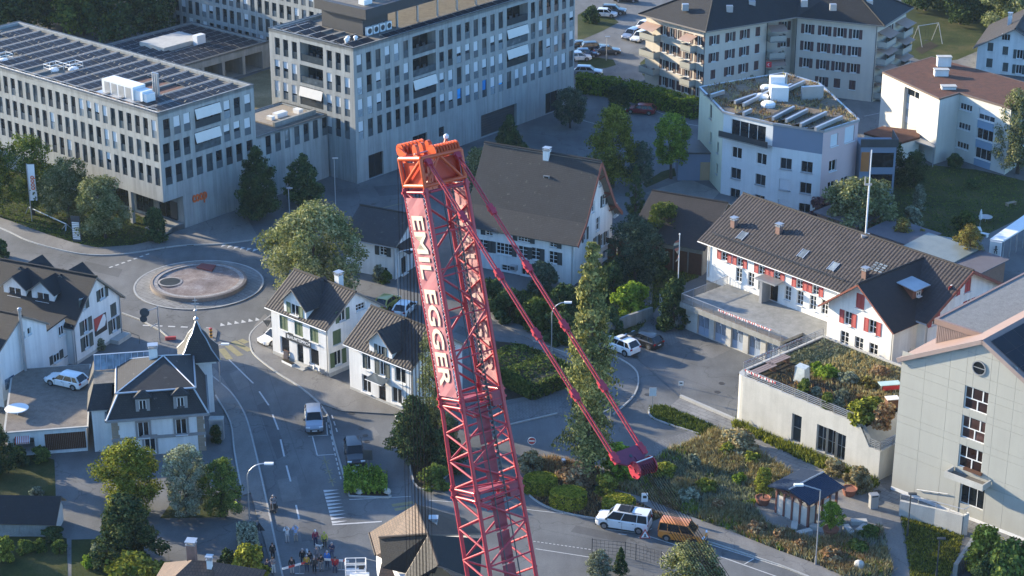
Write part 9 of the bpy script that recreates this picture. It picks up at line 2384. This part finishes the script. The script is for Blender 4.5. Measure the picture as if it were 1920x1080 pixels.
for k in range(10):q=MB();q.box(-.5,-.1,.35+k*.24,.5,-.085,.52+k*.24);q.obj('name_strip',WHITEPAINT,ib)
def shopflag(px,py,top,bot,label,s):
 g=G(px,py);o=thing('shop_banner',label,'banner',g);h=ZT(g,top);hb=ZT(g,bot);q=MB();q.tube((0,0,0),(0,0,h+.1),.07,8);q.tube((0,0,h),(1.0,0,h),.03,6);q.obj('pole',METAL,o);q=MB();n=6;w=.98
 for i in range(n):z0,z1=hb+(h-hb)*i/n,hb+(h-hb)*(i+1)/n;q.face([(.07,.02*math.sin(i*1.5),z0),(w,.10*math.sin(i*1.2),z0),(w,.10*math.sin((i+1)*1.2),z1),(.07,.02*math.sin((i+1)*1.5),z1)])
 b=q.obj('cloth',WHITEPAINT,o);lettering(b,s,.98,(.53,-.13,(h+hb)/2),(R(90),R(-90),0),ORANGE_SIGN,.004,.02);return o
shopflag(60,415,308,376,'tall white shop banner with orange letters on the lawn','coop');shopflag(-6,395,280,350,'tall white shop banner cut by the left edge','coop')
bb=thing('barrier_pole','white barrier pole lying across the lawn below the shop banner','barrier',G(55,400));q=MB();a,b=Vector((0,0,.9)),G(125,430)-G(55,400)+Vector((0,0,.75));q.tube(a,b,.07,8);q.obj('pole',WHITEPAINT,bb);q=MB();q.beam(a-Vector((.5,0,.9)),a+Vector((0,0,.1)),.1,.1);q.beam(a+Vector((.5,0,-.9)),a,.1,.1);q.beam(b-Vector((.6,0,.75)),b,.12,.12);q.beam(b+Vector((.6,.3,-.75)),b,.12,.12);q.beam(b+Vector((0,-.6,-.75)),b,.12,.12);q.obj('trestle',METAL,bb)
bo=thing('striped_bollard','orange and black striped bollard on the traffic island by the crossing','bollard',G(396,634)+Vector((0,0,.11)))
for k in range(5):q=MB();q.lathe([(.17,.2*k),(.17,.2*k+.199)],12);q.obj('stripe',M('bollard_orange',(.55,.25,.03),.5)if k%2==0 else DARKMETAL,bo)
q=MB();q.lathe([(.2,1.0),(.2,1.12),(.05,1.16)],12);q.obj('cap',SRED,bo)
tc=G(320,637);rb_=thing('red_kerb_reflector','red and white reflector at the kerb tip near the villa roof','reflector',tc);q=MB();q.obox((0,0,.2),(.6,.1,0),(-.03,.15,0),(0,0,.18));q.obj('block',SRED,rb_)
lb=thing('litter_bin','tall steel litter bin on the paved path by the round covers','litter bin',G(1637,952),.2);q=MB();q.box(-.38,-.3,0,.38,.3,1.25);q.obj('body',METAL,lb);q=MB();q.box(-.42,-.34,1.252,.42,.34,1.5);q.obj('hood',METAL,lb);q=MB();q.box(-.3,-.345,1.3,.3,-.342,1.42);q.obj('opening',TRIM,lb)
ct=thing('waste_container','grey wheeled waste container at the first fire station gate','container',G(1287,611),R(-40));q=MB();q._hexa([(-.75,-.5,.25),(.75,-.5,.25),(.75,.5,.25),(-.75,.5,.25),(-.85,-.58,1.2),(.85,-.58,1.2),(.85,.58,1.2),(-.85,.58,1.2)]);q.obj('body',M('container_grey',(.25,.28,.30),.5),ct);q=MB();q.obox((0,0,1.27),(.88,0,0),(0,.6,0),(0,0,.06));q.obj('lid',METAL,ct);[put('wheel',_wc.setdefault('cw',(lambda z:(z.tube((0,-.04,0),(0,.04,0),.12,10),z.mesh('wheel',TYRE))[1])(MB())),ct,(sx*.6,sy*.4,.12))for sx in(1,-1)for sy in(1,-1)]
for k,(px,py)in enumerate(((1610,983),(1616,996),(1590,998),(1534,994),(1508,1003),(1489,992))):
 o=thing('stone_bench',('upper right','right hand','middle','third','second','leftmost')[k]+' block of the ring of grey stone seats around the potted weeping tree','stone seat',G(px,py),k*.9,'stone seats by the pavilion');q=MB();q.box(-.75,-.3,0,.75,.3,.46);q.obj('block',CONC,o)
ws=MB();ws.lathe([(.5,0),(.55,.3),(.4,.8),(.1,.95)],7);o=ws.obj('white_stone',CONC,None,G(1610,1068));tag(o,'pale upright stone among rusty weeds at the bottom','stone')
def pot(px,py,label,r=.75):
 o=thing('plant_pot',label,'plant pot',G(px,py));q=MB();q.lathe([(r*.7,0),(r,.7),(r*1.05,.75),(r*.9,.75),(r*.85,.66)],16);q.obj('pot',M('terracotta',(.24,.09,.055),.85,.15,2.0),o);q=MB();q.lathe([(r*.86,.6),(.02,.66)],14);q.obj('soil',SOIL,o)
pot(1430,945,'terracotta pot with a yellow leaved young tree left of the pavilion');pot(1557,1004,'dark pot under the weeping tree right of the pavilion');pot(1592,928,'low planter behind the right corner of the pavilion')
mbx=thing('letter_box_cabinet','grey cabinet at the pavement corner of the villa','cabinet',G(408,822));q=MB();q.box(-.7,-.4,0,.7,.4,2.2);q.obj('body',METAL,mbx);q=MB();q.box(-.72,-.42,2.2,.72,.42,2.35);q.box(-.6,-.42,1.2,.6,-.402,1.6);q.obj('roof',CONC,mbx)
for k,px in enumerate((112,121)):
 o=thing('wheelie_bin',('left','right')[k]+' one of two black wheeled bins at the side wing of the gabled house','bin',G(px,684),-.4);q=MB();q.box(-.3,-.3,.1,.3,.3,1.0);q.obj('body',TRIM,o);q=MB();q.obox((0,.0,1.05),(.33,0,0),(0,.34,0),(0,0,.05));q.obj('lid',TRIM,o)
def chair(px,py,rz,label,m):
 o=thing('cafe_chair',label,'chair',G(px,py),rz,'chairs outside the shop');q=MB();q.box(-.24,-.24,.43,.24,.24,.47);q.obj('seat',m,o);q=MB();q.box(-.24,.2,.47,.24,.24,.9);q.obj('backrest',m,o)
 for sx in(-1,1):
  for sy in(-1,1):q=MB();q.beam((sx*.21,sy*.2,0),(sx*.21,sy*.2,.43),.035,.035);q.obj('leg',METAL,o)
for k,(px,py)in enumerate(((578,688),(585,692),(592,698),(600,701),(607,705))):chair(px,py,.8+.5*k,('blue chair nearest the shop door','second chair from the shop door on the pavement','white chair in the middle of the pavement row','fourth chair from the shop door','white chair at the house corner')[k],(M('chair_blue',(.10,.18,.42),.6),METAL,WHITEPAINT,WHITEPAINT,METAL)[k])
ab=thing('a_board','dark standing notice board left of the shop door','sign board',G(537,676),-.7);q=MB();q.obox((0,0,.62),(.4,0,0),(0,.03,0),(0,.06,.6));q.obj('board',WOODD,ab);q=MB();q.obox((0,-.04,.66),(.32,0,0),(0,.01,0),(0,.05,.45));q.obj('poster',M('poster_dark',(.06,.05,.06),.6,.6,6.0),ab);q=MB();q.beam((-.3,0,0),(-.3,.5,0),.05,.05);q.beam((.3,0,0),(.3,.5,0),.05,.05);q.obj('foot',METAL,ab)
fbx=thing('flower_box','white flower boxes on the pavement under the notice board','planter',G(541,684),-.8);q=MB();q.box(-.9,-.25,0,.9,.25,.35);q.obj('box',WHITEPAINT,fbx);q=MB();q.box(-.85,-.2,.352,.85,.2,.42);q.obj('soil',SOIL,fbx)
ps=thing('parasol','closed white parasol on the lawn beside the golden tree','parasol',G(1837,425));hp_=ZT(G(1837,425),392);q=MB();q.tube((0,0,0),(0,0,hp_),.04,6);q.obj('pole',METAL,ps);q=MB();q.lathe([(.06,hp_*.38),(.22,hp_*.45),(.16,hp_*.8),(.03,hp_)],10);q.obj('canopy',WHITEPAINT,ps)
gt=thing('garden_table','round grey garden table right of the closed parasol','table',G(1847,416));q=MB();q.lathe([(.06,0),(.06,.7)],8);q.obj('leg',METAL,gt);q=MB();q.lathe([(.9,.7),(.92,.74),(.05,.76)],18);q.obj('table_top',METAL,gt)
for k,(px,py,lab)in enumerate(((1895,385,'wooden garden bench at the hedge by the right edge'),(1835,435,'white bench near the golden tree'),(1842,443,'white garden bench beside the cycle shelter'))):
 o=thing('garden_bench',lab,'bench',G(px,py),.5+k);m=(M('bench_wood',(.28,.22,.15),.8),WHITEPAINT,WHITEPAINT)[k]
 for j in range(3):q=MB();q.box(-.8,-.3+.2*j,.42,.8,-.14+.2*j,.46);q.obj('plank',m,o)
 for sx in(-1,1):q=MB();q.box(sx*.65-.05,-.28,0,sx*.65+.05,.28,.42);q.obj('leg',m,o)
sw2=thing('swing_frame','metal swing frame on the lawn at the end of the cream apartment house','swing',G(1738,82),.5);hs_=3.4;q=MB()
for sx in(-2.2,2.2):q.tube((sx,-1.4,0),(sx,0,hs_),.06,6);q.tube((sx,1.4,0),(sx,0,hs_),.06,6)
q.tube((-2.2,0,hs_),(2.2,0,hs_),.06,6);q.obj('frame',METAL,sw2);q=MB();q.tube((-.5,0,hs_),(-.5,0,.6),.02,4);q.tube((.1,0,hs_),(.1,0,.6),.02,4);q.box(-.55,-.15,.55,.15,.15,.6);q.obj('swing_seat',TRIM,sw2)
sheet('play_surface',[(1715,92),(1745,78),(1760,86),(1728,102)],.03,SOIL)
def onroof(px,py,dz=0):return G(px,py,GB['z']+dz)
pf=thing('covered_frame','plant frame wrapped in clear plastic in the roof garden','frost cover',onroof(1503,715),R(-43));q=MB();n=5
q._hexa([(-.7,-.5,0),(.7,-.5,0),(.7,.5,0),(-.7,.5,0),(-.6,-.4,1.7),(.6,-.45,1.6),(.55,.45,1.75),(-.6,.4,1.8)]);q.obj('plastic_cover',M('cloudy_plastic',(.48,.52,.50),.3,.2,3.0),pf);q=MB();[q.tube((sx*.66,sy*.47,0),(sx*.6,sy*.44,1.72),.03,5)for sx in(1,-1)for sy in(1,-1)];q.obj('frame',METAL,pf)
for k,(px,py)in enumerate(((1432,702),(1458,686))):
 o=thing('raised_planter',('long raised planter bench nearest the street corner of the roof garden','long raised planter bench farther up the roof garden edge')[k],'planter',onroof(px,py),R(42))
 for j in range(3):q=MB();q.box(-1.5,-.5+.34*j,.7,1.5,-.22+.34*j,.76);q.obj('plank',M('greyed_timber_slat',(.24,.18,.16)),o)
 for sx in(-1,1):q=MB();q.box(sx*1.3-.06,-.45,0,sx*1.3+.06,.45,.7);q.obj('leg',WOODD,o)
tb=thing('garden_table','garden table with a pale top and red cover in the roof garden','table',onroof(1667,731),R(10));q=MB();q.box(-1.1,-.5,.72,1.1,.5,.78);q.obj('table_top',M('pale_turquoise_top',(.42,.55,.52),.5),tb);q=MB();q.box(-.9,-.55,.25,1.0,-.51,.7);q.obj('cover',M('flag_red',(.5,.03,.04)),tb);q=MB();[q.box(sx*1.0-.04,sy*.42-.04,0,sx*1.0+.04,sy*.42+.04,.72)for sx in(1,-1)for sy in(1,-1)];q.obj('leg',METAL,tb)
wbx=thing('garden_box','brown storage box with a white lid in the roof garden by the grey building','box',onroof(1672,762),R(10));q=MB();q.box(-.6,-.4,0,.6,.4,.9);q.obj('body',WOODD,wbx);q=MB();q.box(-.65,-.45,.902,.65,.45,.98);q.obj('lid',WHITEPAINT,wbx)
fp=[G(*p)for p in((1110,1040),(1172,1046),(1192,1050),(1240,1064),(1250,1075))];fe=thing('wire_fence','dark wire mesh fence along the road at the bottom','fence',fp[0])
for a,b in zip(fp[:-1],fp[1:]):
 a,b=a-fp[0],b-fp[0];n=max(1,int((b-a).length/2.2))
 for i in range(n):p=a.lerp(b,i/n);q=MB();q.tube(p,p+Vector((0,0,1.7)),.04,6);q.obj('post',DARKMETAL,fe)
 q=MB();[q.tube(a+Vector((0,0,z)),b+Vector((0,0,z)),.018,4)for z in(.2,.55,.9,1.25,1.6)];m_=int((b-a).length/.35);[q.tube(a.lerp(b,i/m_)+Vector((0,0,.2)),a.lerp(b,i/m_)+Vector((0,0,1.6)),.012,4)for i in range(m_)];tag(q.obj('wire_mesh',DARKMETAL,fe),kind='stuff')
hfe=thing('pipe_handrail','thin pipe handrail at the kerb below the gabled house','handrail',G(229,632));q=MB();A_=[Vector((0,0,0)),G(262,645)-G(229,632)];[q.tube(p,p+Vector((0,0,1)),.03,5)for p in A_];q.tube(A_[0]+Vector((0,0,1)),A_[1]+Vector((0,0,1)),.03,5);q.obj('rail',DARKMETAL,hfe)
br=thing('crowd_barrier','sagging red and white barrier in front of the onlookers','barrier',G(548,1085));A_=[G(530,1085),G(562,1076),G(598,1066),G(640,1069),G(655,1071)];prev=None;n=11
P_=[p+Vector((0,0,1.0))-G(548,1085)for p in A_]
def poly_pt(t):
 t*=len(P_)-1;i=min(int(t),len(P_)-2);return P_[i].lerp(P_[i+1],t-i)
for i in range(n):q=MB();q.beam(poly_pt(i/n),poly_pt((i+1)/n),.05,.2);q.obj('board',SRED if i%2 else WHITEPAINT,br)
for i in(1,2,3):q=MB();p=P_[i];q.tube((p.x,p.y,0),(p.x,p.y,1.0),.035,6);q.beam((p.x-.4,p.y,.03),(p.x+.4,p.y,.03),.08,.05);q.obj('stand',METAL,br)
lp_=G(668,1095);lf=thing('lift_platform','white boom lift with an empty railed basket beside the tiled house','boom lift',lp_,.05);q=MB();zb2=1.2
q=MB();q.box(-.9,-.6,zb2,.9,.6,zb2+.08);q.obj('basket_floor',METAL,lf);q=MB()
for z in(zb2+.55,zb2+1.1):
 for a,b in(((-.9,-.6),(.9,-.6)),((.9,-.6),(.9,.6)),((.9,.6),(-.9,.6)),((-.9,.6),(-.9,-.6))):q.tube((a[0],a[1],z),(b[0],b[1],z),.04,6)
for x in(-.9,0,.9):
 for y in(-.6,.6):q.tube((x,y,zb2),(x,y,zb2+1.1),.04,6)
q.obj('basket_rail',WHITEPAINT,lf);q=MB();q.box(.3,-.55,zb2+.6,.75,-.35,zb2+1.0);q.obj('control_box',TRIM,lf);q=MB();q.box(-.5,-2.6,.5,1.2,-.7,1.6);q.box(-.1,-.75,zb2-.35,.3,-.0,zb2);q.obj('lift_arm',WHITEPAINT,lf);q=MB();q.box(-1.0,-4.2,.4,1.4,-2.2,1.2);q.obj('lift_base',WHITEPAINT,lf);[put('wheel',_wc.setdefault('lw',(lambda z:(z.tube((0,-.12,0),(0,.12,0),.4,14),z.mesh('wheel',TYRE))[1])(MB())),lf,(x,y,.4),R(90))for x in(-.8,1.2)for y in(-2.6,-3.9)]
q=MB();q.tube((.9,.6,zb2+1.0),(2.6,1.9,.9),.05,6);q.obj('stay_bar',METAL,lf)
def bike(px,py,az,label,col,name='bicycle',cat='bicycle'):
 o=thing(name,label,cat,G(px,py),R(90-az));
 for x in(-.52,.52):
  q=MB();n=16
  for i in range(n):a,b=2*math.pi*i/n,2*math.pi*(i+1)/n;q.tube((x+.33*math.cos(a),0,.34+.33*math.sin(a)),(x+.33*math.cos(b),0,.34+.33*math.sin(b)),.025,5,0,None,False)
  for i in range(6):a=math.pi*i/6;q.tube((x-.32*math.cos(a),0,.34-.32*math.sin(a)),(x+.32*math.cos(a),0,.34+.32*math.sin(a)),.006,3)
  q.obj('wheel',TYRE,o)
 q=MB();F=[(-.52,.34),(-.15,.32),(-.28,.85),(.38,.82),(.52,.34)]
 for a,b in((0,1),(0,2),(1,2),(1,3),(2,3),(3,4)):q.tube((F[a][0],0,F[a][1]),(F[b][0],0,F[b][1]),.025,6)
 q.tube((.38,0,.82),(.34,0,1.0),.02,5);q.obj('frame',col,o);q=MB();q.tube((.34,-.28,1.02),(.34,.28,1.02),.02,5);q.obj('handlebar',TRIM,o);q=MB();q.obox((-.3,0,.94),(.13,0,0),(0,.07,0),(0,0,.03));q.obj('saddle',TRIM,o);return o
bike(421,938,30,'bicycle of the helmeted rider by the dark pavement tree',DARKMETAL);bike(430,966,40,'bicycle with a neon yellow bag on the left pavement',DARKMETAL);bike(437,944,60,'parked bicycle behind the sitting man',DARKMETAL);bike(492,1040,165,'black bicycle leaning at the yellow green bush',DARKMETAL);bike(1228,612,150,'bicycle leaning at the small bush by the stairs',DARKMETAL)
yb=MB();yb.lathe([(.22,0),(.34,.18),(.3,.36),(.05,.42)],10);o=yb.obj('bag',M('neon_yellow',(.55,.60,.05),.6),None,G(440,957)+Vector((0,0,.45)));tag(o,'neon yellow bag on a bicycle at the left pavement','bag')
mt=bike(1056,878,160,'dark motorbike parked at the foot of the drooping conifer',DARKMETAL,'motorbike','motorbike');q=MB();q.obox((0,0,.62),(.42,0,0),(0,.14,0),(0,0,.2));q.obj('engine',TRIM,mt);q=MB();q.obox((.1,0,.92),(.25,0,0),(0,.16,0),(0,0,.1));q.obj('tank',METAL,mt)
# ------------------------------------------------------------------ people
def skinmesh(key,V,E,Rd,sub=1):
 k=('skin',)+key
 if k in _wc:return _wc[k]
 me=bpy.data.meshes.new(key[0]);me.from_pydata(V,E,[]);ob=bpy.data.objects.new('tmp_body',me);COL.objects.link(ob)
 sm=ob.modifiers.new('s','SKIN');sm.use_smooth_shade=True;ob.modifiers.new('u','SUBSURF').levels=sub
 lay=me.skin_vertices[0].data
 for i,r_ in enumerate(Rd):lay[i].radius=(r_,r_)if not hasattr(r_,'__len__')else r_
 lay[0].use_root=True;bpy.context.view_layer.update()
 out=bpy.data.meshes.new_from_object(ob.evaluated_get(bpy.context.evaluated_depsgraph_get()));out.name=key[0];bpy.data.objects.remove(ob);bpy.data.meshes.remove(me);out.materials.append(None)if not out.materials else None
 _wc[k]=out;return out
def pose(p):
 """joint positions: x right, y forward is -y"""
 J=dict(pel=(0,0,.95),sp=(0,0,1.15),ch=(0,0,1.36),nk=(0,-.005,1.50),hd=(0,-.02,1.60),ht=(0,-.02,1.71))
 for s,n in((1,'r'),(-1,'l')):
  J['sh'+n]=(s*.185,0,1.42)
  if p=='photo':J['el'+n]=(s*.30,-.16,1.24);J['wr'+n]=(s*.10,-.30,1.52);J['ha'+n]=(s*.05,-.31,1.60)
  elif p=='crossed':J['el'+n]=(s*.27,-.06,1.16);J['wr'+n]=(-s*.05,-.20,1.20+.03*s);J['ha'+n]=(-s*.13,-.20,1.21+.03*s)
  elif p=='sit':J['el'+n]=(s*.26,.0,1.15);J['wr'+n]=(s*.20,-.26,1.03);J['ha'+n]=(s*.18,-.33,1.0)
  else:J['el'+n]=(s*.25,.03,1.14);J['wr'+n]=(s*.27,-.05,.90);J['ha'+n]=(s*.27,-.07,.81)
  J['hp'+n]=(s*.09,0,.92)
  if p=='sit':J['kn'+n]=(s*.13,-.44,.90);J['an'+n]=(s*.13,-.46,.46);J['to'+n]=(s*.14,-.60,.42)
  else:J['kn'+n]=(s*.105,-.03,.50);J['an'+n]=(s*.115,.02,.085);J['to'+n]=(s*.13,-.14,.04)
 return J
def person(px,py,az,p,top,bottom,label,hair=None,hat=None,coat=False,group='onlookers on the street',z=0.0,scale=1.0,skirt=False,shoes=None):
 J=pose(p);o=thing('person',label,'person',G(px,py)+Vector((0,0,z-(.42 if p=='sit' else 0))),R(180-az),group)
 o.scale=(scale,scale,scale)
 SKIN=M('skin',(.42,.26,.19),.6,.05,3.0)
 V,E,Rd=[],[],[]
 def add(n,r_):V.append(J[n]if isinstance(n,str)else n);Rd.append(r_);return len(V)-1
 a=add('pel',(.15,.10));b=add('sp',(.135,.095));c=add('ch',(.15,.10));d=add('nk',.055);e=add('hd',(.078,.092));f=add('ht',(.068,.082));E+=[(a,b),(b,c),(c,d),(d,e),(e,f)]
 for n in('r','l'):
  s=1 if n=='r' else-1
  q0=add('sh'+n,.062);q1=add('el'+n,.043);q2=add('wr'+n,.030);q3=add('ha'+n,(.036,.018));E+=[(c,q0),(q0,q1),(q1,q2),(q2,q3)]
  h=Vector(J['ha'+n]);w_=Vector(J['wr'+n]);dd=(h-w_).normalized();sd=dd.cross(Vector((0,1,0))).normalized()if abs(dd.y)<.9 else Vector((1,0,0))
  for k_ in range(4):u=h+sd*(.024*(k_-1.5));m1=add(tuple(u+dd*(.045-.004*abs(k_-1.5))),.0088);m2=add(tuple(u+dd*(.078-.008*abs(k_-1.3))+Vector((0,-.012,0))),.0075);E+=[(q3,m1),(m1,m2)]
  m1=add(tuple(h-sd*.042+dd*.0),.010);m2=add(tuple(h-sd*.056+dd*.035),.008);E+=[(q3,m1),(m1,m2)]
  l0=add('hp'+n,.088);l1=add('kn'+n,.058);l2=add('an'+n,.040);l3=add('to'+n,(.042,.03));E+=[(a,l0),(l0,l1),(l1,l2),(l2,l3)]
 bd=put('body',skinmesh(('body',p),V,E,Rd),o);slot(bd,SKIN)
 def cloth(nm,names,links,rads,mat,key):
  Vv=[J[x]if isinstance(x,str)else x for x in names];ob=put(nm,skinmesh((nm,p,key),Vv,links,rads),o);slot(ob,mat);return ob
 low=(0,0,.80 if coat else .92)
 if p=='sit':low=(0,-.02,.90)
 mid=lambda x,y,t:tuple(Vector(J[x]).lerp(Vector(J[y]),t))
 cloth('jacket' if coat else 'shirt',['pel','sp','ch','shr','elr','wrr','shl','ell','wrl',low,mid('ch','nk',.75)],[(0,1),(1,2),(2,3),(3,4),(4,5),(2,6),(6,7),(7,8),(0,9),(2,10)],[(.178,.128),(.165,.122),(.178,.128),.086,.064,.050,.086,.064,.050,(.185,.135),.070],top,coat)
 cloth('trousers',['pel','hpr','knr','anr','hpl','knl','anl'],[(0,1),(1,2),(2,3),(0,4),(4,5),(5,6)],[(.165,.12),.106,.078,.064,.106,.078,.064],bottom,0)
 for n in('r','l'):cloth('shoe',[mid('an'+n,'to'+n,.0),mid('an'+n,'to'+n,1.05)],[(0,1)],[(.055,.05),(.05,.035)],shoes or TRIM,n)
 hz2=Vector(J['hd']);fc=_wc.get('face')
 if not fc:
  q=MB()
  for s in(1,-1):q.obox((s*.034,-.094,.025),(.013,0,0),(0,.006,0),(0,0,.007),0);q.obox((s*.088,0,.0),(.010,0,0),(0,.022,0),(0,0,.034),1);q.obox((s*.034,-.094,.044),(.018,0,0),(0,.005,0),(0,0,.004),0)
  q._hexa([(-.014,-.088,-.022),(.014,-.088,-.022),(.012,-.08,.03),(-.012,-.08,.03),(-.012,-.118,-.018),(.012,-.118,-.018),(.007,-.09,.03),(-.007,-.09,.03)],1);q.obox((0,-.092,-.048),(.024,0,0),(0,.005,0),(0,0,.006),2);fc=q.mesh('face',[TRIM,SKIN,M('lip_tone',(.30,.12,.10),.6)]);_wc['face']=fc
 put('face',fc,o,tuple(hz2))
 q=MB();hm=hat or hair or M('hair_brown',(.045,.028,.018),.7)
 k_=('hair',bool(hat))
 if k_ not in _wc:
  n=12;prof=[(.092,.005),(.096,.045),(.085,.085),(.05,.115),(.005,.125)];q.lathe(prof,n,0)
  if hat:q.obox((0,-.12,.03),(.07,0,0),(0,.055,0),(0,.01,.006))
  else:q.obox((0,.05,-.04),(.075,0,0),(0,.045,0),(0,0,.06))
  me=q.mesh('hair',[None],True);_wc[k_]=me
 hr_=put('cap' if hat else 'hair',_wc[k_],o,(hz2.x,hz2.y+.012,hz2.z+.03));hr_.scale=(1,1.14,1);slot(hr_,hm);return o
CM=lambda n,c:M('cloth_'+n,c,.85,.12,6.0)
WT_,BL_,NV_,GY_,LG_=CM('white',(.60,.60,.58)),CM('black',(.018,.018,.02)),CM('navy',(.025,.035,.08)),CM('grey',(.20,.20,.21)),CM('light_grey',(.38,.38,.38))
GH=M('hair_grey',(.35,.34,.33),.7);WH=CM('cap_white',(.66,.65,.62))
person(539,1018,-20,'photo',WT_,LG_,'person in a white shirt and pale trousers with a rucksack filming the crane',hair=GH)
person(555,1016,-15,'photo',CM('pale_blue',(.28,.40,.60)),CM('beige',(.36,.31,.24)),'person in a pale blue top and beige trousers holding up a camera',hair=GH)
person(592,1024,165,'stand',CM('maroon',(.22,.02,.06)),NV_,'person in a maroon jacket and white cap standing in the road',hat=WH,coat=True)
person(609,1028,170,'stand',CM('lime',(.36,.38,.06)),BL_,'person in a lime green hooded jacket standing in the road',hat=CM('lime',(.36,.38,.06)),coat=True)
person(594,1054,150,'stand',GY_,GY_,'grey dressed person bending near the white dog',hair=GH);person(623,1048,190,'crossed',NV_,CM('jeans',(.06,.09,.16)),'person in a navy shirt with crossed arms at the back of the group',hair=GH)
person(568,1060,175,'stand',BL_,BL_,'person in black with grey hair at the left of the group',hair=GH,coat=True);person(576,1072,180,'stand',CM('mustard',(.42,.26,.03)),NV_,'person in a mustard yellow jacket in the group at the barrier',coat=True,hair=GH)
person(581,1064,178,'stand',BL_,NV_,'person in a dark top right behind the mustard yellow jacket');person(590,1074,180,'stand',CM('charcoal',(.04,.042,.045)),BL_,'person in a charcoal jacket in the middle of the barrier group',coat=True,hat=CM('cap_grey',(.25,.25,.25)))
person(603,1071,185,'crossed',BL_,GY_,'person in a black t shirt with crossed arms at the barrier');person(614,1064,185,'stand',CM('bright_blue',(.03,.16,.50)),NV_,'person in a bright blue jacket in the barrier group',coat=True,hair=GH)
person(629,1068,180,'sit',CM('red',(.34,.02,.03)),NV_,'person in a red jacket sitting at the right end of the group',coat=True,z=.0);person(548,1076,170,'stand',BL_,LG_,'person in a black vest over white at the left of the barrier')
person(512,1049,160,'stand',BL_,BL_,'person in black standing on the left kerb');person(513,1076,165,'crossed',GY_,WT_,'person in a grey top and white trousers on the left kerb');person(503,1080,160,'stand',NV_,BL_,'person in dark clothes at the bottom left of the crowd')
person(443,938,175,'sit',NV_,CM('jeans',(.06,.09,.16)),'man in dark blue sitting on the pavement chair by the tree',group='riders and sitters by the dark pavement tree');person(419,936,150,'stand',BL_,BL_,'rider in black with a white helmet by the dark tree',hat=WH,group='riders and sitters by the dark pavement tree');person(425,968,140,'stand',BL_,BL_,'rider in black with a white helmet beside the neon yellow bag',hat=WH,group='riders and sitters by the dark pavement tree')
ch0=thing('pavement_chair','dark folding chair under the man sitting by the tree','chair',G(443,937));q=MB();q.box(-.24,-.24,.40,.24,.24,.44);q.obj('seat',TRIM,ch0);q=MB();q.box(-.24,.24,.44,.24,.28,.9);q.obj('backrest',TRIM,ch0);[(lambda z:(z.box(sx*.22-.02,sy*.22-.02,0,sx*.22+.02,sy*.22+.02,.40),z.obj('leg',TRIM,ch0)))(MB())for sx in(1,-1)for sy in(1,-1)]
st0=thing('folding_stool','small stool under the person in the red jacket','stool',G(629,1067));q=MB();q.box(-.22,-.22,.40,.22,.22,.44);q.obj('seat',TRIM,st0);[(lambda z:(z.box(sx*.2-.02,sy*.2-.02,0,sx*.2+.02,sy*.2+.02,.40),z.obj('leg',METAL,st0)))(MB())for sx in(1,-1)for sy in(1,-1)]
ms=thing('mobility_scooter','dark mobility scooter driving up the main street','mobility scooter',G(513,957),R(0));q=MB();q.box(-.3,-.6,.2,.3,.6,.34);q.box(-.25,.05,.34,.25,.55,.62);q.obj('body',TRIM,ms);q=MB();q.box(-.25,.0,.62,.25,.5,.7);q.box(-.25,.45,.7,.25,.55,1.2);q.obj('seat',BL_,ms);q=MB();q.tube((0,-.5,.34),(0,-.38,1.0),.04,6);q.tube((-.28,-.36,1.0),(.28,-.36,1.0),.03,6);q.obj('tiller',METAL,ms);[put('wheel',_wc.setdefault('mw',(lambda z:(z.tube((-.05,0,0),(.05,0,0),.16,12),z.mesh('wheel',TYRE))[1])(MB())),ms,(x,y,.16))for x,y in((-.3,.45),(.3,.45),(-.25,-.5),(.25,-.5))]
person(513,955,178,'sit',GY_,BL_,'grey haired person in a grey top riding the mobility scooter',hair=GH,group='riders on the road',z=.22)
dg=thing('dog','small white dog standing between the maroon and lime jackets','dog',G(598,1029),1.2);V=[(0,.18,.32),(0,0,.33),(0,-.2,.32),(0,-.3,.42),(0,-.38,.48),(0,-.47,.46),(0,.3,.42),(0,.36,.5)];E=[(0,1),(1,2),(2,3),(3,4),(4,5),(0,6),(6,7)];Rd=[.085,.085,.10,.06,.065,.035,.03,.02]
for s in(1,-1):
 k=len(V);V+=[(s*.07,-.2,.26),(s*.07,-.2,.14),(s*.07,-.22,.03)];E+=[(2,k),(k,k+1),(k+1,k+2)];Rd+=[.045,.03,.025];k=len(V);V+=[(s*.07,.17,.27),(s*.08,.12,.18),(s*.08,.2,.12),(s*.08,.18,.03)];E+=[(0,k),(k,k+1),(k+1,k+2),(k+2,k+3)];Rd+=[.055,.035,.025,.025];k=len(V);V+=[(s*.05,-.36,.56)];E+=[(4,k)];Rd+=[.02]
slot(put('body',skinmesh(('dog_body','d'),V,E,Rd),dg),CM('fur_white',(.62,.60,.56)));q=MB();q.obox((0,-.505,.465),(.014,0,0),(0,.01,0),(0,0,.011));[q.obox((s*.03,-.44,.50),(.007,0,0),(0,.006,0),(0,0,.007))for s in(1,-1)];q.obj('nose_and_eyes',TRIM,dg)
# ------------------------------------------------------------------ thin morning air
q=MB();q.box(-330,-60,-1.5,330,560,101)
hm=bpy.data.materials.new('thin_haze');hm.use_nodes=True;nt_=hm.node_tree;nt_.nodes.clear();ho=nt_.nodes.new('ShaderNodeOutputMaterial');pv_=nt_.nodes.new('ShaderNodeVolumePrincipled')
pv_.inputs['Color'].default_value=(.62,.82,1,1);pv_.inputs['Density'].default_value=.00005;pv_.inputs['Anisotropy'].default_value=.0;nt_.links.new(pv_.outputs[0],ho.inputs['Volume'])
tag(q.obj('haze',hm),kind='stuff')
SC.cycles.volume_bounces=0
